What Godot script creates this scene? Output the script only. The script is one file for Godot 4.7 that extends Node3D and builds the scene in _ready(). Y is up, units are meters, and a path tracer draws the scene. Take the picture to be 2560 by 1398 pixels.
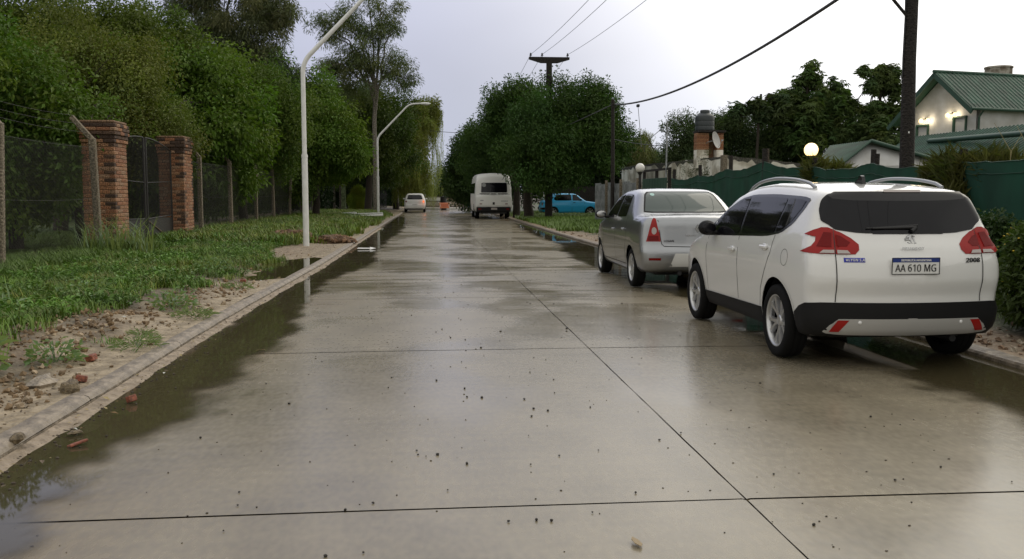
extends Node3D
# A wet residential street at dusk: concrete slabs, puddles, parked cars, trees and a brick gate.

var rng := RandomNumberGenerator.new()
var taken := {}
var mats := {}
var fnoise := FastNoiseLite.new()


func _ready() -> void:
	rng.seed = 7
	fnoise.seed = 3
	fnoise.frequency = 1.0
	fnoise.fractal_octaves = 3
	make_camera_and_light()
	make_materials()
	make_ground()
	make_road()
	make_left_boundary()
	make_trees()
	make_right_side()
	make_house()
	make_vehicles()
	make_street_things()
	make_far_end()
	make_plants()
	make_debris()


func make_camera_and_light() -> void:
	var cam := Camera3D.new()
	cam.name = "camera"
	cam.position = Vector3(0, 1.45, 0)
	cam.rotation_degrees = Vector3(-5.2274, -5.0854, 0)
	cam.fov = 33.13
	cam.far = 4000.0
	cam.near = 0.05
	add_child(cam)
	cam.current = true
	var env := Environment.new()
	env.tonemap_mode = Environment.TONE_MAPPER_LINEAR
	env.tonemap_exposure = 1.0
	env.background_mode = Environment.BG_SKY
	var sky := Sky.new()
	var pano := PanoramaSkyMaterial.new()
	pano.panorama = ImageTexture.create_from_image(sky_image())
	sky.sky_material = pano
	env.sky = sky
	env.background_energy_multiplier = 1.0
	env.ambient_light_source = Environment.AMBIENT_SOURCE_SKY
	env.sdfgi_enabled = true
	env.ssao_enabled = true
	env.ssil_enabled = true
	var we := WorldEnvironment.new()
	we.name = "world_environment"
	we.environment = env
	add_child(we)
	var sun := DirectionalLight3D.new()
	sun.name = "sun"
	sun.light_energy = 0.15
	sun.light_color = Color(1.0, 0.95, 0.88)
	sun.light_angular_distance = 40.0
	sun.shadow_enabled = true
	add_child(sun)
	sun.look_at_from_position(Vector3(8, 9, -6), Vector3.ZERO)


func sky_image() -> Image:
	# overcast evening: blue grey cloud, paler towards the light on the right of the street
	var w := 1024
	var h := 512
	var data := PackedFloat32Array()
	data.resize(w * h * 3)
	var n := FastNoiseLite.new()
	n.seed = 12
	n.frequency = 1.3
	n.fractal_octaves = 5
	var bright := Vector3(0.557, 0.5, -0.663).normalized()
	var cloud_bank := Vector3(-0.28, 0.12, -0.95).normalized()
	var k := 0
	for j in h:
		var el := (0.5 - (j + 0.5) / h) * PI
		for i in w:
			var az := (i + 0.5) / w * TAU
			var d := Vector3(sin(az) * cos(el), sin(el), -cos(az) * cos(el))
			var q := Vector3(d.x, d.y * 2.6, d.z)
			var c := n.get_noise_3dv(q * 1.2)
			var dist := 1.0 - d.dot(bright)
			var glow := exp(-dist * dist / 0.022)
			var wide := exp(-dist / 0.55)
			var low := exp(-maxf(d.y, 0.0) / 0.10)
			var bank := 1.0 - smoothstep(0.10, 0.75, 1.0 - d.dot(cloud_bank))
			var base := Vector3(0.86, 0.845, 0.80).lerp(Vector3(0.505, 0.53, 0.69), bank).lerp(Vector3(0.46, 0.51, 0.61), low * 0.8 * bank)
			base *= 1.0 + 0.20 * c - 0.05 * low * n.get_noise_3dv(q * 4.0)
			var lit := base + Vector3(0.10, 0.092, 0.068) * wide + Vector3(1.22, 1.17, 0.98) * glow
			if d.y < 0.0:
				lit = lit.lerp(Vector3(0.25, 0.24, 0.22), smoothstep(0.0, 0.15, -d.y))
			data[k] = lit.x
			data[k + 1] = lit.y
			data[k + 2] = lit.z
			k += 3
	return Image.create_from_data(w, h, false, Image.FORMAT_RGBF, data.to_byte_array())


# ---------------------------------------------------------------- naming
func numbered(parent: Node, called: String) -> String:
	var key := str(parent.get_instance_id()) + called
	if not taken.has(key):
		taken[key] = 0
		return called
	taken[key] += 1
	return "%s_%03d" % [called, taken[key]]


func tag(o: Node, label: String, category := "", group := "", kind := "") -> Node:
	if label: o.set_meta("label", label)
	if category: o.set_meta("category", category)
	if group: o.set_meta("group", group)
	if kind: o.set_meta("kind", kind)
	return o


func thing(called: String, at := Vector3.ZERO, turn := 0.0) -> Node3D:
	var o := Node3D.new()
	o.name = numbered(self, called)
	o.position = at
	o.rotation.y = turn
	add_child(o)
	return o


func obj(called: String, shape: Variant, m: Material, parent: Node = self) -> MeshInstance3D:
	var o := MeshInstance3D.new()
	o.name = numbered(parent, called)
	if shape is MB:
		o.mesh = shape.mesh()
	else:
		o.mesh = shape
	o.material_override = m
	o.cast_shadow = GeometryInstance3D.SHADOW_CASTING_SETTING_ON
	parent.add_child(o)
	return o


func swarm(called: String, m: Mesh, mat: Material, places: Array, colors: Array, parent: Node = self) -> MultiMeshInstance3D:
	var mm := MultiMesh.new()
	mm.transform_format = MultiMesh.TRANSFORM_3D
	mm.use_colors = true
	mm.mesh = m
	mm.instance_count = places.size()
	for i in places.size():
		mm.set_instance_transform(i, places[i])
		mm.set_instance_color(i, colors[i])
	var o := MultiMeshInstance3D.new()
	o.name = numbered(parent, called)
	o.multimesh = mm
	o.material_override = mat
	parent.add_child(o)
	return o


func rnd(a: float, b: float) -> float:
	return rng.randf_range(a, b)


func rndv(s := 1.0) -> Vector3:
	var v := Vector3(rnd(-1, 1), rnd(-1, 1), rnd(-1, 1))
	while v.length() > 1.0 or v.length() < 0.05:
		v = Vector3(rnd(-1, 1), rnd(-1, 1), rnd(-1, 1))
	return v.normalized() * s


# ---------------------------------------------------------------- mesh builder
class MB:
	var v := PackedVector3Array()
	var n := PackedVector3Array()
	var uv := PackedVector2Array()
	var c := PackedColorArray()
	var col := Color.WHITE
	var colored := false

	func tri(a: Vector3, b: Vector3, d: Vector3, na := Vector3.ZERO, nb := Vector3.ZERO, nd := Vector3.ZERO, ua := Vector2.ZERO, ub := Vector2.ZERO, ud := Vector2.ZERO) -> void:
		var g := (b - a).cross(d - a)
		if na == Vector3.ZERO:
			na = -g.normalized()
			nb = na
			nd = na
		if g.dot(na + nb + nd) > 0.0:
			v.append(a); v.append(d); v.append(b)
			n.append(na); n.append(nd); n.append(nb)
			uv.append(ua); uv.append(ud); uv.append(ub)
		else:
			v.append(a); v.append(b); v.append(d)
			n.append(na); n.append(nb); n.append(nd)
			uv.append(ua); uv.append(ub); uv.append(ud)
		if colored:
			c.append(col); c.append(col); c.append(col)

	func face(a: Vector3, b: Vector3, d: Vector3, out: Vector3) -> void:
		var g := (b - a).cross(d - a).normalized()
		if g.dot(out) < 0.0:
			g = -g
		tri(a, b, d, g, g, g)

	func quad(a: Vector3, b: Vector3, d: Vector3, e: Vector3, out: Vector3) -> void:
		var g := (d - a).cross(e - b).normalized()
		if g.dot(out) < 0.0:
			g = -g
		tri(a, b, d, g, g, g)
		tri(a, d, e, g, g, g)

	func squad(a: Vector3, b: Vector3, d: Vector3, e: Vector3, na: Vector3, nb: Vector3, nd: Vector3, ne: Vector3) -> void:
		tri(a, b, d, na, nb, nd)
		tri(a, d, e, na, nd, ne)

	func box(o: Vector3, s: Vector3, b := Basis(), bev := 0.0) -> void:
		var h := s * 0.5
		if bev <= 0.0:
			for ax in 3:
				var e1: int = (ax + 1) % 3
				var e2: int = (ax + 2) % 3
				for sg in [-1.0, 1.0]:
					var p := Vector3.ZERO
					p[ax] = h[ax] * sg
					var q := []
					for k in [[-1, -1], [1, -1], [1, 1], [-1, 1]]:
						var r := p
						r[e1] = h[e1] * k[0]
						r[e2] = h[e2] * k[1]
						q.append(o + b * r)
					quad(q[0], q[1], q[2], q[3], b * p)
			return
		bev = minf(bev, minf(h.x, minf(h.y, h.z)) * 0.9)
		var i := h - Vector3.ONE * bev
		for ax in 3:
			var e1: int = (ax + 1) % 3
			var e2: int = (ax + 2) % 3
			for sg in [-1.0, 1.0]:
				var q := []
				var p := Vector3.ZERO
				p[ax] = h[ax] * sg
				for k in [[-1, -1], [1, -1], [1, 1], [-1, 1]]:
					var r := p
					r[e1] = i[e1] * k[0]
					r[e2] = i[e2] * k[1]
					q.append(o + b * r)
				quad(q[0], q[1], q[2], q[3], b * p)
			for s1 in [-1.0, 1.0]:
				for s2 in [-1.0, 1.0]:
					var a1 := Vector3.ZERO
					a1[e1] = h[e1] * s1
					a1[e2] = i[e2] * s2
					var a2 := Vector3.ZERO
					a2[e1] = i[e1] * s1
					a2[e2] = h[e2] * s2
					var z := Vector3.ZERO
					z[ax] = i[ax]
					quad(o + b * (a1 - z), o + b * (a1 + z), o + b * (a2 + z), o + b * (a2 - z), b * (a1 + a2))
		for sx in [-1.0, 1.0]:
			for sy in [-1.0, 1.0]:
				for sz in [-1.0, 1.0]:
					var sgn := Vector3(sx, sy, sz)
					face(o + b * (Vector3(h.x, i.y, i.z) * sgn), o + b * (Vector3(i.x, h.y, i.z) * sgn), o + b * (Vector3(i.x, i.y, h.z) * sgn), b * sgn)

	func tube(p: Array, r: Array, sides := 6, cap := true) -> void:
		var rings := []
		var up := Vector3.UP
		for k in p.size():
			var t: Vector3 = (p[mini(k + 1, p.size() - 1)] - p[maxi(k - 1, 0)])
			t = t.normalized() if t.length() > 1e-6 else Vector3.UP
			if k == 0:
				up = Vector3.RIGHT if absf(t.dot(Vector3.UP)) > 0.9 else Vector3.UP
			var x := up.cross(t).normalized()
			if x.length() < 0.5:
				x = Vector3.RIGHT
			var y := t.cross(x).normalized()
			up = y
			var ring := []
			for j in sides:
				var a := TAU * j / sides
				ring.append(x * cos(a) + y * sin(a))
			rings.append(ring)
		for k in p.size() - 1:
			for j in sides:
				var m := (j + 1) % sides
				var A: Vector3 = p[k] + rings[k][j] * r[k]
				var B: Vector3 = p[k] + rings[k][m] * r[k]
				var C: Vector3 = p[k + 1] + rings[k + 1][m] * r[k + 1]
				var D: Vector3 = p[k + 1] + rings[k + 1][j] * r[k + 1]
				squad(A, B, C, D, rings[k][j], rings[k][m], rings[k + 1][m], rings[k + 1][j])
		if cap:
			for e in [0, p.size() - 1]:
				var out: Vector3 = (p[0] - p[1]) if e == 0 else (p[e] - p[e - 1])
				for j in range(1, sides - 1):
					face(p[e] + rings[e][0] * r[e], p[e] + rings[e][j] * r[e], p[e] + rings[e][j + 1] * r[e], out)

	func lathe(prof: Array, segs: int, xf := Transform3D(), hard := false) -> void:
		# prof: Vector2(radius, height) from one end to the other; the solid lies on the axis side
		var nn := []
		for k in prof.size():
			var t: Vector2 = prof[mini(k + 1, prof.size() - 1)] - prof[maxi(k - 1, 0)]
			nn.append(Vector2(t.y, -t.x).normalized())
		for k in prof.size() - 1:
			var t2: Vector2 = prof[k + 1] - prof[k]
			var fn := Vector2(t2.y, -t2.x).normalized()
			var n0: Vector2 = fn if hard else nn[k]
			var n1: Vector2 = fn if hard else nn[k + 1]
			for j in segs:
				var a := TAU * j / segs
				var b := TAU * (j + 1) / segs
				var ca := Vector3(cos(a), 0, sin(a))
				var cb := Vector3(cos(b), 0, sin(b))
				var y := Vector3.UP
				squad(xf * (ca * prof[k].x + y * prof[k].y), xf * (cb * prof[k].x + y * prof[k].y), xf * (cb * prof[k + 1].x + y * prof[k + 1].y), xf * (ca * prof[k + 1].x + y * prof[k + 1].y),
					xf.basis * (ca * n0.x + y * n0.y), xf.basis * (cb * n0.x + y * n0.y), xf.basis * (cb * n1.x + y * n1.y), xf.basis * (ca * n1.x + y * n1.y))

	func ball(o: Vector3, r: Vector3, segs := 12, rings := 8) -> void:
		for i in rings:
			for j in segs:
				var q := []
				for k in [[0, 0], [0, 1], [1, 1], [1, 0]]:
					var el: float = PI * (float(i + k[0]) / rings - 0.5)
					var az: float = TAU * (j + k[1]) / segs
					q.append(Vector3(cos(el) * cos(az), sin(el), cos(el) * sin(az)))
				var w := []
				for d in q:
					w.append((d / r).normalized())
				squad(o + q[0] * r, o + q[1] * r, o + q[2] * r, o + q[3] * r, w[0], w[1], w[2], w[3])

	func prism(poly: PackedVector2Array, o: Vector3, ex: Vector3, ey: Vector3, ez: Vector3) -> void:
		# a flat outline in the plane (ex, ey) given the thickness ez
		var t := Geometry2D.triangulate_polygon(poly)
		for k in range(0, t.size(), 3):
			var q := []
			for m in 3:
				q.append(o + ex * poly[t[k + m]].x + ey * poly[t[k + m]].y)
			face(q[0], q[1], q[2], -ez)
			face(q[0] + ez, q[1] + ez, q[2] + ez, ez)
		var mid := Vector2.ZERO
		for p in poly:
			mid += p / poly.size()
		var ccw := not Geometry2D.is_polygon_clockwise(poly)
		for k in poly.size():
			var a := poly[k]
			var b := poly[(k + 1) % poly.size()]
			var nn := Vector2(b.y - a.y, a.x - b.x) if ccw else Vector2(a.y - b.y, b.x - a.x)
			var A := o + ex * a.x + ey * a.y
			var B := o + ex * b.x + ey * b.y
			quad(A, B, B + ez, A + ez, ex.normalized() * nn.x + ey.normalized() * nn.y)

	func add(other: MB, xf := Transform3D()) -> void:
		for k in other.v.size():
			v.append(xf * other.v[k])
			n.append((xf.basis * other.n[k]).normalized())
			uv.append(other.uv[k])
			if colored:
				c.append(other.c[k] if other.colored else col)

	func mesh() -> ArrayMesh:
		var arr := []
		arr.resize(Mesh.ARRAY_MAX)
		arr[Mesh.ARRAY_VERTEX] = v
		arr[Mesh.ARRAY_NORMAL] = n
		arr[Mesh.ARRAY_TEX_UV] = uv
		if colored:
			arr[Mesh.ARRAY_COLOR] = c
		var m := ArrayMesh.new()
		m.add_surface_from_arrays(Mesh.PRIMITIVE_TRIANGLES, arr)
		return m


# ---------------------------------------------------------------- materials
func lin(r: float, g: float, b: float, a := 1.0) -> Color:
	var c := Color(r, g, b, 1.0).linear_to_srgb()
	c.a = a
	return c


func mat(r: float, g: float, b: float, rough := 0.7, metal := 0.0) -> StandardMaterial3D:
	var m := StandardMaterial3D.new()
	m.albedo_color = lin(r, g, b)
	m.roughness = rough
	m.metallic = metal
	return m


func noise_tex(seed_: int, freq: float, lo: Color, hi: Color, size := 256, oct := 4, contrast := 1.0) -> ImageTexture:
	var n := FastNoiseLite.new()
	n.seed = seed_
	n.frequency = freq
	n.fractal_octaves = oct
	var im := n.get_seamless_image(size, size)
	im.convert(Image.FORMAT_L8)
	var src := im.get_data()
	var out := PackedByteArray()
	out.resize(size * size * 3)
	for i in size * size:
		var t := clampf((src[i] / 255.0 - 0.5) * contrast + 0.5, 0.0, 1.0)
		out[i * 3] = int(255.0 * lerpf(lo.r, hi.r, t))
		out[i * 3 + 1] = int(255.0 * lerpf(lo.g, hi.g, t))
		out[i * 3 + 2] = int(255.0 * lerpf(lo.b, hi.b, t))
	return ImageTexture.create_from_image(Image.create_from_data(size, size, false, Image.FORMAT_RGB8, out))


func grain(m: StandardMaterial3D, tex: Texture2D, scale: float, bump: Texture2D = null, depth := 0.0) -> StandardMaterial3D:
	m.albedo_texture = tex
	m.uv1_triplanar = true
	m.uv1_world_triplanar = true
	m.uv1_scale = Vector3.ONE * scale
	if bump:
		m.heightmap_enabled = true
		m.heightmap_texture = bump
		m.heightmap_scale = depth
	return m


func make_materials() -> void:
	var grey_soft := noise_tex(1, 0.012, Color(0.70, 0.70, 0.70), Color(1, 1, 1), 256, 5, 1.8)
	var grey_hard := noise_tex(2, 0.03, Color(0.58, 0.57, 0.55), Color(1, 1, 1), 256, 5, 2.0)
	var bumps := noise_tex(3, 0.05, Color(0, 0, 0), Color(1, 1, 1), 256, 5, 1.5)
	var M := mats
	M.grey_soft = grey_soft
	M.grey_hard = grey_hard
	M.bumps = bumps
	M.ground = grain(mat(1, 1, 1, 0.7), noise_tex(5, 0.02, Color(0.78, 0.77, 0.75), Color(1, 1, 1), 256, 5, 1.6), 0.8, bumps, 2.0)
	M.ground.vertex_color_use_as_albedo = true
	M.lawn = grain(mat(0.085, 0.13, 0.028, 0.9), grey_hard, 0.8)
	M.kerb = grain(mat(0.31, 0.255, 0.19, 0.5), grey_soft, 1.7, bumps, 0.6)
	M.water = mat(0.062, 0.052, 0.026, 0.3)
	M.water.vertex_color_use_as_albedo = true
	M.water.transparency = BaseMaterial3D.TRANSPARENCY_ALPHA
	var flat := Image.create(4, 4, false, Image.FORMAT_RGB8)
	flat.fill(Color(0.09, 0.09, 0.09))
	M.water.roughness_texture = ImageTexture.create_from_image(flat)
	M.sand = grain(mat(0.36, 0.30, 0.225, 0.5), grey_soft, 2.2, bumps, 1.0)
	M.clod = grain(mat(0.20, 0.115, 0.065, 0.85), grey_hard, 3.0, bumps, 1.5)
	M.stone = grain(mat(0.24, 0.18, 0.10, 0.6), grey_hard, 4.0, bumps, 0.8)
	M.redbrick = grain(mat(0.36, 0.11, 0.06, 0.6), grey_hard, 5.0)
	M.post = grain(mat(0.30, 0.25, 0.18, 0.8), grey_hard, 2.5, bumps, 1.0)
	M.wire = mat(0.07, 0.068, 0.062, 0.6, 0.3)
	M.mortar = grain(mat(0.33, 0.20, 0.12, 0.9), grey_hard, 3.0, bumps, 1.0)
	M.cable = mat(0.05, 0.05, 0.055, 0.6)
	M.black = mat(0.012, 0.012, 0.013, 0.55)
	M.rubber = mat(0.007, 0.007, 0.007, 0.85)
	M.rubber.metallic_specular = 0.3
	M.iron = mat(0.022, 0.020, 0.018, 0.55, 0.2)
	M.panel = grain(mat(0.035, 0.032, 0.03, 0.6), grey_hard, 2.0)
	M.rust = grain(mat(0.26, 0.17, 0.11, 0.7), grey_hard, 4.0)
	M.white_steel = grain(mat(0.82, 0.82, 0.81, 0.4), noise_tex(9, 0.02, Color(0.90, 0.90, 0.89), Color(1, 1, 1)), 0.8)
	M.bark = grain(mat(0.075, 0.058, 0.042, 0.85), grey_hard, 2.5, bumps, 3.0)
	M.pale_bark = grain(mat(0.26, 0.23, 0.19, 0.8), grey_hard, 1.2, bumps, 1.0)
	M.dark_wood = grain(mat(0.028, 0.022, 0.018, 0.85), grey_hard, 2.0, bumps, 1.5)
	M.leaf = mat(1, 1, 1, 0.55)
	M.leaf.metallic_specular = 0.35
	M.leaf.vertex_color_use_as_albedo = true
	M.leaf.backlight_enabled = true
	M.leaf.backlight = Color(0.72, 0.8, 0.4)
	M.grass = mat(1, 1, 1, 0.55)
	M.grass.vertex_color_use_as_albedo = true
	M.grass.backlight_enabled = true
	M.grass.backlight = Color(0.5, 0.55, 0.3)
	M.cloth = mat(0.006, 0.055, 0.034, 0.8)
	M.cloth.albedo_texture = noise_tex(14, 0.01, Color(0.75, 0.8, 0.78), Color(1, 1, 1), 256, 3, 1.6)
	M.cloth.uv1_triplanar = true
	M.cloth.uv1_world_triplanar = true
	M.cloth.uv1_scale = Vector3(0.6, 0.25, 0.6)
	M.cloth.backlight_enabled = true
	M.cloth.backlight = Color(0.15, 0.5, 0.36)
	M.wall_white = grain(mat(0.80, 0.77, 0.69, 0.85), noise_tex(21, 0.012, Color(0.72, 0.70, 0.66), Color(1, 1, 1), 256, 5, 3.0), 0.28, bumps, 0.8)
	M.house_wall = grain(mat(0.56, 0.56, 0.56, 0.85), noise_tex(22, 0.012, Color(0.84, 0.83, 0.80), Color(1, 1, 1)), 0.4)
	M.roof_green = grain(mat(0.022, 0.078, 0.048, 0.6, 0.0), grey_soft, 0.5)
	M.trim_green = mat(0.02, 0.06, 0.038, 0.6)
	M.tank_black = mat(0.035, 0.042, 0.045, 0.5)
	M.concrete = grain(mat(0.36, 0.33, 0.28, 0.8), grey_hard, 0.8, bumps, 1.0)
	M.dish = mat(0.42, 0.41, 0.40, 0.6)
	M.tin = grain(mat(0.34, 0.36, 0.37, 0.45, 0.3), grey_soft, 0.8)
	M.globe = mat(0.72, 0.70, 0.66, 0.3)
	M.glow_globe = mat(0.9, 0.8, 0.6, 0.4)
	M.glow_globe.emission_enabled = true
	M.glow_globe.emission = Color(1.0, 0.86, 0.58)
	M.glow_globe.emission_energy_multiplier = 2.4
	# vehicles
	M.white_paint = mat(0.72, 0.715, 0.695, 0.3)
	M.bus_paint = mat(0.86, 0.855, 0.83, 0.35)
	M.white_paint.clearcoat_enabled = true
	M.white_paint.clearcoat = 1.0
	M.white_paint.clearcoat_roughness = 0.05
	M.silver_paint = mat(0.33, 0.34, 0.355, 0.32, 0.85)
	M.silver_paint.clearcoat_enabled = true
	M.silver_paint.clearcoat = 1.0
	M.silver_paint.clearcoat_roughness = 0.05
	M.blue_paint = mat(0.018, 0.42, 0.80, 0.4)
	M.blue_paint.clearcoat_enabled = true
	M.blue_paint.clearcoat = 0.7
	M.blue_paint.clearcoat_roughness = 0.1
	M.dark_paint = mat(0.015, 0.016, 0.018, 0.35)
	M.tint = mat(0.006, 0.006, 0.008, 0.03)
	M.tint.metallic_specular = 0.36
	M.green_glass = mat(0.055, 0.075, 0.07, 0.03)
	M.plastic = mat(0.009, 0.009, 0.0095, 0.6)
	M.plastic.metallic_specular = 0.35
	M.gloss_black = mat(0.008, 0.008, 0.009, 0.15)
	M.seam = mat(0.03, 0.03, 0.03, 0.8)
	M.red_lens = mat(0.30, 0.009, 0.007, 0.2)
	M.red_lens.metallic_specular = 0.3
	M.red_lens.clearcoat_enabled = true
	M.red_lens.clearcoat = 0.3
	M.dark_red = mat(0.15, 0.005, 0.005, 0.2)
	M.dark_red.metallic_specular = 0.3
	M.clear_lens = mat(0.42, 0.38, 0.36, 0.12)
	M.alloy = mat(0.55, 0.55, 0.55, 0.3, 0.75)
	M.satin = mat(0.36, 0.37, 0.38, 0.38, 0.5)
	M.skid = mat(0.42, 0.41, 0.39, 0.5, 0.2)
	M.chrome = mat(0.42, 0.42, 0.42, 0.2, 1.0)
	M.plate_white = mat(0.72, 0.72, 0.70, 0.4)
	M.ink = mat(0.015, 0.015, 0.017, 0.6)
	M.plate_blue = mat(0.012, 0.035, 0.20, 0.4)
	M.sticker_blue = mat(0.01, 0.02, 0.36, 0.4)
	M.orange = mat(0.80, 0.27, 0.14, 0.6)
	M.amber_glow = mat(0.8, 0.3, 0.1, 0.3)
	M.amber_glow.emission_enabled = true
	M.amber_glow.emission = Color(1.0, 0.45, 0.2)
	M.amber_glow.emission_energy_multiplier = 0.8
	M.pale_green = grain(mat(0.33, 0.42, 0.22, 0.8), grey_soft, 1.0)


# ---------------------------------------------------------------- ground
func kl(z: float) -> float:   # face of the left kerb
	var d := -z
	return -2.32 + 0.20 * smoothstep(9.0, 22.0, d) + 0.22 * clampf((d - 22.0) / 42.0, 0.0, 1.0)


func kr(z: float) -> float:   # face of the right kerb
	var d := -z
	return 4.86 - 0.30 * smoothstep(10.0, 36.0, d)


func nz(x: float, z: float, f := 1.0) -> float:
	return fnoise.get_noise_2d(x * f, z * f)


func left_height(x: float, z: float) -> float:
	var d := kl(z) - 0.15 - x
	var h := 0.060 + 0.07 * smoothstep(0.3, 1.6, d) + 0.05 * smoothstep(1.5, 4.0, d)
	h += (nz(x, z, 0.9) * 0.035 + nz(x, z, 3.1) * 0.018) * smoothstep(0.05, 0.8, d)
	h += 0.10 * exp(-(pow((x + 3.45) / 0.55, 2.0) + pow((z + 9.6) / 1.3, 2.0))) * (0.6 + 0.8 * absf(nz(x, z, 5.0)))
	h += 0.07 * exp(-(pow((x + 2.95) / 0.45, 2.0) + pow((z + 12.6) / 1.5, 2.0))) * (0.4 + 1.2 * absf(nz(x, z, 5.0)))
	h -= 0.075 * exp(-(pow((x + 2.85) / 0.75, 2.0) + pow((z + 18.4) / 2.2, 2.0)))
	return h


func right_height(x: float, z: float) -> float:
	var d := x - kr(z) - 0.15
	var h := 0.060 + 0.085 * smoothstep(0.3, 2.0, d)
	h += (nz(x, z, 0.9) * 0.04 + nz(x, z, 3.1) * 0.02) * smoothstep(0.05, 0.7, d)
	return h


func grid(xs: PackedFloat32Array, zs: PackedFloat32Array, height: Callable, tint: Callable) -> MB:
	var m := MB.new()
	m.colored = true
	var p := []
	var cc := []
	for z in zs:
		var row := []
		var crow := []
		for x in xs:
			var q: Vector3 = height.call(x, z)
			row.append(q)
			crow.append(tint.call(q.x, q.z))
		p.append(row)
		cc.append(crow)
	var nn := []
	for i in zs.size():
		var row := []
		for j in xs.size():
			var dx: Vector3 = p[i][mini(j + 1, xs.size() - 1)] - p[i][maxi(j - 1, 0)]
			var dz: Vector3 = p[mini(i + 1, zs.size() - 1)][j] - p[maxi(i - 1, 0)][j]
			var g := dz.cross(dx).normalized()
			row.append(g if g.y > 0.0 else -g)
		nn.append(row)
	for i in zs.size() - 1:
		for j in xs.size() - 1:
			for t in [[[0, 0], [0, 1], [1, 1]], [[0, 0], [1, 1], [1, 0]]]:
				var ord := [0, 1, 2]
				var A: Vector3 = p[i + t[0][0]][j + t[0][1]]
				var B: Vector3 = p[i + t[1][0]][j + t[1][1]]
				var C: Vector3 = p[i + t[2][0]][j + t[2][1]]
				if (B - A).cross(C - A).y > 0.0:
					ord = [0, 2, 1]
				for k in ord:
					m.v.append(p[i + t[k][0]][j + t[k][1]])
					m.n.append(nn[i + t[k][0]][j + t[k][1]])
					m.uv.append(Vector2.ZERO)
					m.c.append(cc[i + t[k][0]][j + t[k][1]])
	return m


func steps(a: float, b: float, first: float, growth := 1.0) -> PackedFloat32Array:
	var out := PackedFloat32Array([a])
	var s := first
	var dir := signf(b - a)
	var x := a
	while absf(b - x) > s * 1.2:
		x += dir * s
		out.append(x)
		s *= growth
	out.append(b)
	return out


func left_tint(x: float, z: float) -> Color:
	var d := kl(z) - 0.15 - x
	var sand := Color(0.37, 0.30, 0.205)
	var mud := Color(0.25, 0.175, 0.11)
	var soil := Color(0.105, 0.085, 0.045)
	var n := nz(x, z, 0.55) + 0.5 * nz(x, z, 2.2)
	var green := smoothstep(0.55, 1.15, d + n * 0.9 + 0.35 * smoothstep(24.0, 40.0, -z))
	var bare := exp(-(pow((x + 3.1) / 0.8, 2.0) + pow((z + 23.5) / 3.5, 2.0)))
	green *= 1.0 - smoothstep(0.4, 0.7, bare)
	var c := sand.lerp(mud, smoothstep(-0.15, 0.35, nz(x, z, 1.5) + 0.3 * nz(x, z, 5.0)) * smoothstep(0.2, 0.8, d))
	c = c.lerp(Color(0.26, 0.20, 0.135), 0.7 * bare)
	return c.lerp(soil, green)


func right_tint(x: float, z: float) -> Color:
	var d := x - kr(z) - 0.15
	var sand := Color(0.33, 0.25, 0.17)
	var soil := Color(0.06, 0.075, 0.03)
	var n := nz(x, z, 0.7) + 0.5 * nz(x, z, 2.2)
	return sand.lerp(soil, smoothstep(0.5, 1.3, d + n * 0.8))


func make_ground() -> void:
	var g := MB.new()
	g.colored = true
	g.col = Color(0.10, 0.085, 0.055)
	var R := 2500.0
	g.quad(Vector3(-R, -0.22, R), Vector3(R, -0.22, R), Vector3(R, -0.22, -R), Vector3(-R, -0.22, -R), Vector3.UP)
	tag(obj("ground", g, mats.ground), "", "", "", "structure")
	var zs := steps(2.0, -100.0, 0.16, 1.012)
	var ds := steps(0.14, 9.0, 0.12, 1.05)
	var lv := grid(ds, zs, func(d, z): return Vector3(kl(z) - d, left_height(kl(z) - d, z), z), left_tint)
	tag(obj("left_verge", lv, mats.ground), "", "", "", "structure")
	var rv := grid(ds, zs, func(d, z): return Vector3(kr(z) + d, right_height(kr(z) + d, z), z), right_tint)
	tag(obj("right_verge", rv, mats.ground), "", "", "", "structure")
	var lawn := MB.new()
	lawn.quad(Vector3(-80, 0.16, 6), Vector3(-10.0, 0.16, 6), Vector3(-10.0, 0.16, -130), Vector3(-80, 0.16, -130), Vector3.UP)
	tag(obj("garden_lawn", lawn, mats.lawn), "", "", "", "structure")
	var yard := MB.new()
	yard.quad(Vector3(12.5, 0.13, 6), Vector3(90, 0.13, 6), Vector3(90, 0.13, -130), Vector3(12.5, 0.13, -130), Vector3.UP)
	tag(obj("right_yard", yard, mats.lawn), "", "", "", "structure")
	# kerbs, cast in lengths
	for side in [-1, 1]:
		var root := thing("left_kerb" if side < 0 else "right_kerb")
		tag(root, "", "", "", "structure")
		var z := 3.0
		while z > -95.0:
			var z1 := z - 2.4
			var m := MB.new()
			var zz := steps(z - 0.006, z1 + 0.006, 0.4)
			var prof := [Vector2(0.0, -0.12), Vector2(0.008, 0.030), Vector2(0.024, 0.052), Vector2(0.05, 0.064), Vector2(0.14, 0.068), Vector2(0.16, 0.060), Vector2(0.165, -0.12)]
			for i in zz.size() - 1:
				for k in prof.size() - 1:
					var q := []
					for s in [[i, k], [i + 1, k], [i + 1, k + 1], [i, k + 1]]:
						var zq: float = zz[s[0]]
						var pr: Vector2 = prof[s[1]]
						var base: float = (kl(zq) if side < 0 else kr(zq)) + side * pr.x
						var wob: float = 0.006 * nz(base, zq, 4.0) + 0.01 * nz(3.0, zq, 0.6)
						q.append(Vector3(base + wob * 0.6, pr.y + (wob if k > 0 else 0.0), zq))
					m.quad(q[0], q[1], q[2], q[3], Vector3(-side * (0.5 if k < 3 else -0.2), 1.0 if k > 0 else 0.1, 0))
			obj("kerb_stone", m, mats.kerb, root)
			z = z1


# ---------------------------------------------------------------- road
const ROAD_W := 8.0
const ROAD_X0 := -2.75
const ROAD_L := 48.0


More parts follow.
